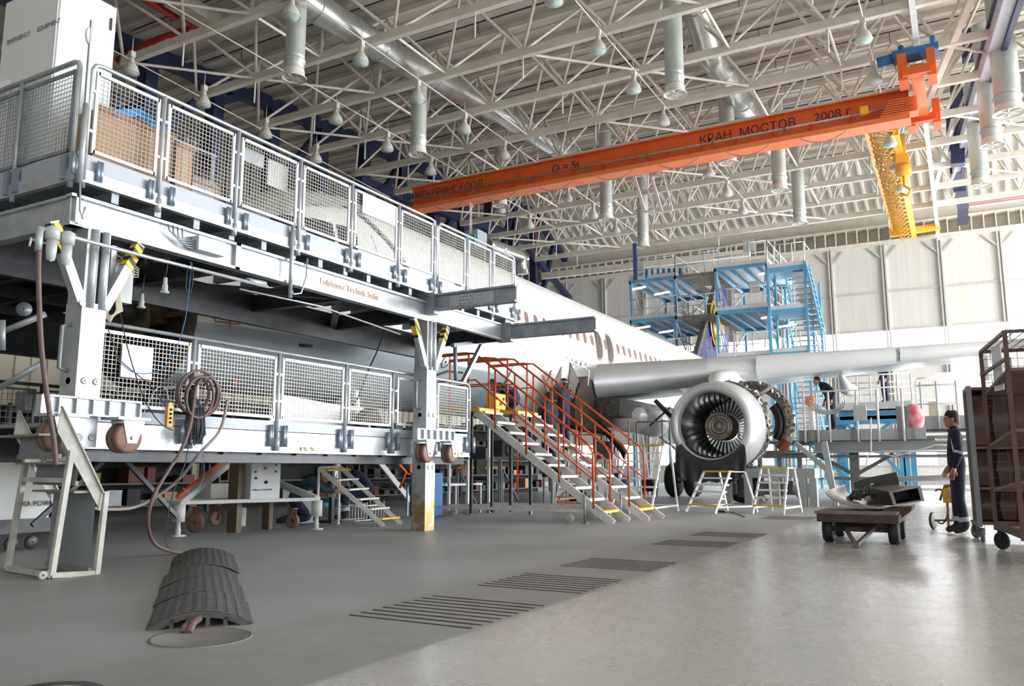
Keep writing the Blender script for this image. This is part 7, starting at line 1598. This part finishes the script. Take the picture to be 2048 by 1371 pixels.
# mechanics on the landings
def on(label, x, y, z, face, J=None, **k): return person(label,(x,y,z),face,J,**k)
KNEEL=dict(CROUCH); KNEEL.update(che=(.14,0,.66),nek=(.30,0,.72),chin=(.35,0,.72),hd=(.43,0,.74),wrL=(.45,.1,.25),wrR=(.42,-.1,.25),elL=(.32,.2,.48),elR=(.32,-.2,.48),shL=(.2,.18,.70),shR=(.2,-.18,.70))
p=at(1030,822,Y=8.75); on('mechanic in navy short sleeves bending down on the landing behind the yellow case', p.x,8.85,2.05, LEFTW-.3, KNEEL, sleeve='short', headdir=(.8,0,-.6))
REACH=dict(elR=(.22,-.24,1.52),wrR=(.42,-.20,1.72),elL=(.10,.26,1.20),wrL=(.30,.2,1.28))
REACH={k:(v[0],-v[1],v[2]) if False else v for k,v in REACH.items()}
p=at(1128,765,Y=8.6); on('mechanic with headband reaching up to the open wing root, navy shirt', p.x,8.6,p.z-1.66, math.atan2(.95,.1), dict(elL=(.20,.28,1.50),wrL=(.38,.26,1.72),elR=(.08,-.26,1.18),wrR=(.28,-.16,1.22)), sleeve='short', headdir=(.95,.1,.15), extra=lambda t,P,HP: MB().tube([HP(.1*math.cos(a),.083*math.sin(a),.045) for a in [2*PI*k/16 for k in range(16)]],.011,6,close=True).build('headband',mat('pale headband',(.75,.62,.55),.7),t))
p=at(1098,792,Y=8.3); on('mechanic in navy seen from behind standing lower, left of the reaching mechanic', p.x,8.3,p.z-1.66, math.atan2(.9,.5), dict(elR=(.10,-.26,1.20),wrR=(.28,-.22,1.10),elL=(.08,.26,1.18),wrL=(.28,.16,1.12)), sleeve='short')
# far workers
p=at(1665,862,X=26); person('small distant worker in black bending by the hose roll on the wing dock',(p.x,p.y,p.z),LEFTW,dict(che=(.15,0,1.28),nek=(.28,0,1.42),chin=(.33,0,1.44),hd=(.38,0,1.5),shL=(.18,.18,1.38),shR=(.18,-.18,1.38)))
p=at(1772,806,X=34); person('small distant worker with orange cap on the white raised platform',(p.x,p.y,p.z),LEFTW,dict(che=(.12,0,1.3),nek=(.22,0,1.45),chin=(.26,0,1.49),hd=(.31,0,1.57),shL=(.14,.18,1.4),shR=(.14,-.18,1.4)),hair=mat('orange cap cloth',(.8,.15,.04),.6))
# ================================================================== LIGHT AND CAMERA
w = bpy.data.worlds.new('sky'); bpy.context.scene.world = w; w.use_nodes = True
bg = w.node_tree.nodes['Background']; bg.inputs[0].default_value = (0.93,0.96,1.0,1); bg.inputs[1].default_value = 4.6
def area(name, loc, rot, sx, sy, power, col=(1,1,1)):
    l = bpy.data.lights.new(name, 'AREA'); l.shape='RECTANGLE'; l.size=sx; l.size_y=sy; l.energy=power; l.color=col
    o = bpy.data.objects.new(name, l); C.objects.link(o); o.location=loc; o.rotation_euler=rot; return o
area('daylight_right',(40,-26,7),V((-.1,1,.15)).to_track_quat('-Z','Y').to_euler(),26,11,8500)
area('daylight_doors',(53.2,4,8.4),V((-1,-.05,-.25)).to_track_quat('-Z','Y').to_euler(),22,1.6,420)
sun = bpy.data.lights.new('sun','SUN'); sun.energy=1.6; sun.angle=R(18); sun.color=(1,.97,.92)
so = bpy.data.objects.new('sun', sun); C.objects.link(so)
so.rotation_euler = V((-.25,.92,-.42)).to_track_quat('-Z','Y').to_euler()
cam = bpy.data.cameras.new('camera'); co = bpy.data.objects.new('camera', cam); C.objects.link(co)
cam.sensor_width = 36; cam.lens = 36*FOC/2048; cam.clip_end = 300; cam.clip_start=.05
co.location = (0,0,EYE)
fw = V((math.cos(AZ)*math.cos(PITCH), math.sin(AZ)*math.cos(PITCH), math.sin(PITCH)))
co.rotation_euler = fw.to_track_quat('-Z','Y').to_euler()
sc = bpy.context.scene; sc.camera = co
sc.view_settings.view_transform = 'Standard'; sc.view_settings.look = 'None'; sc.view_settings.exposure = 0.92
sc.cycles.max_bounces = 8; sc.cycles.diffuse_bounces = 5; sc.cycles.glossy_bounces = 4; sc.cycles.transparent_max_bounces = 12
sc.cycles.sample_clamp_indirect = 6
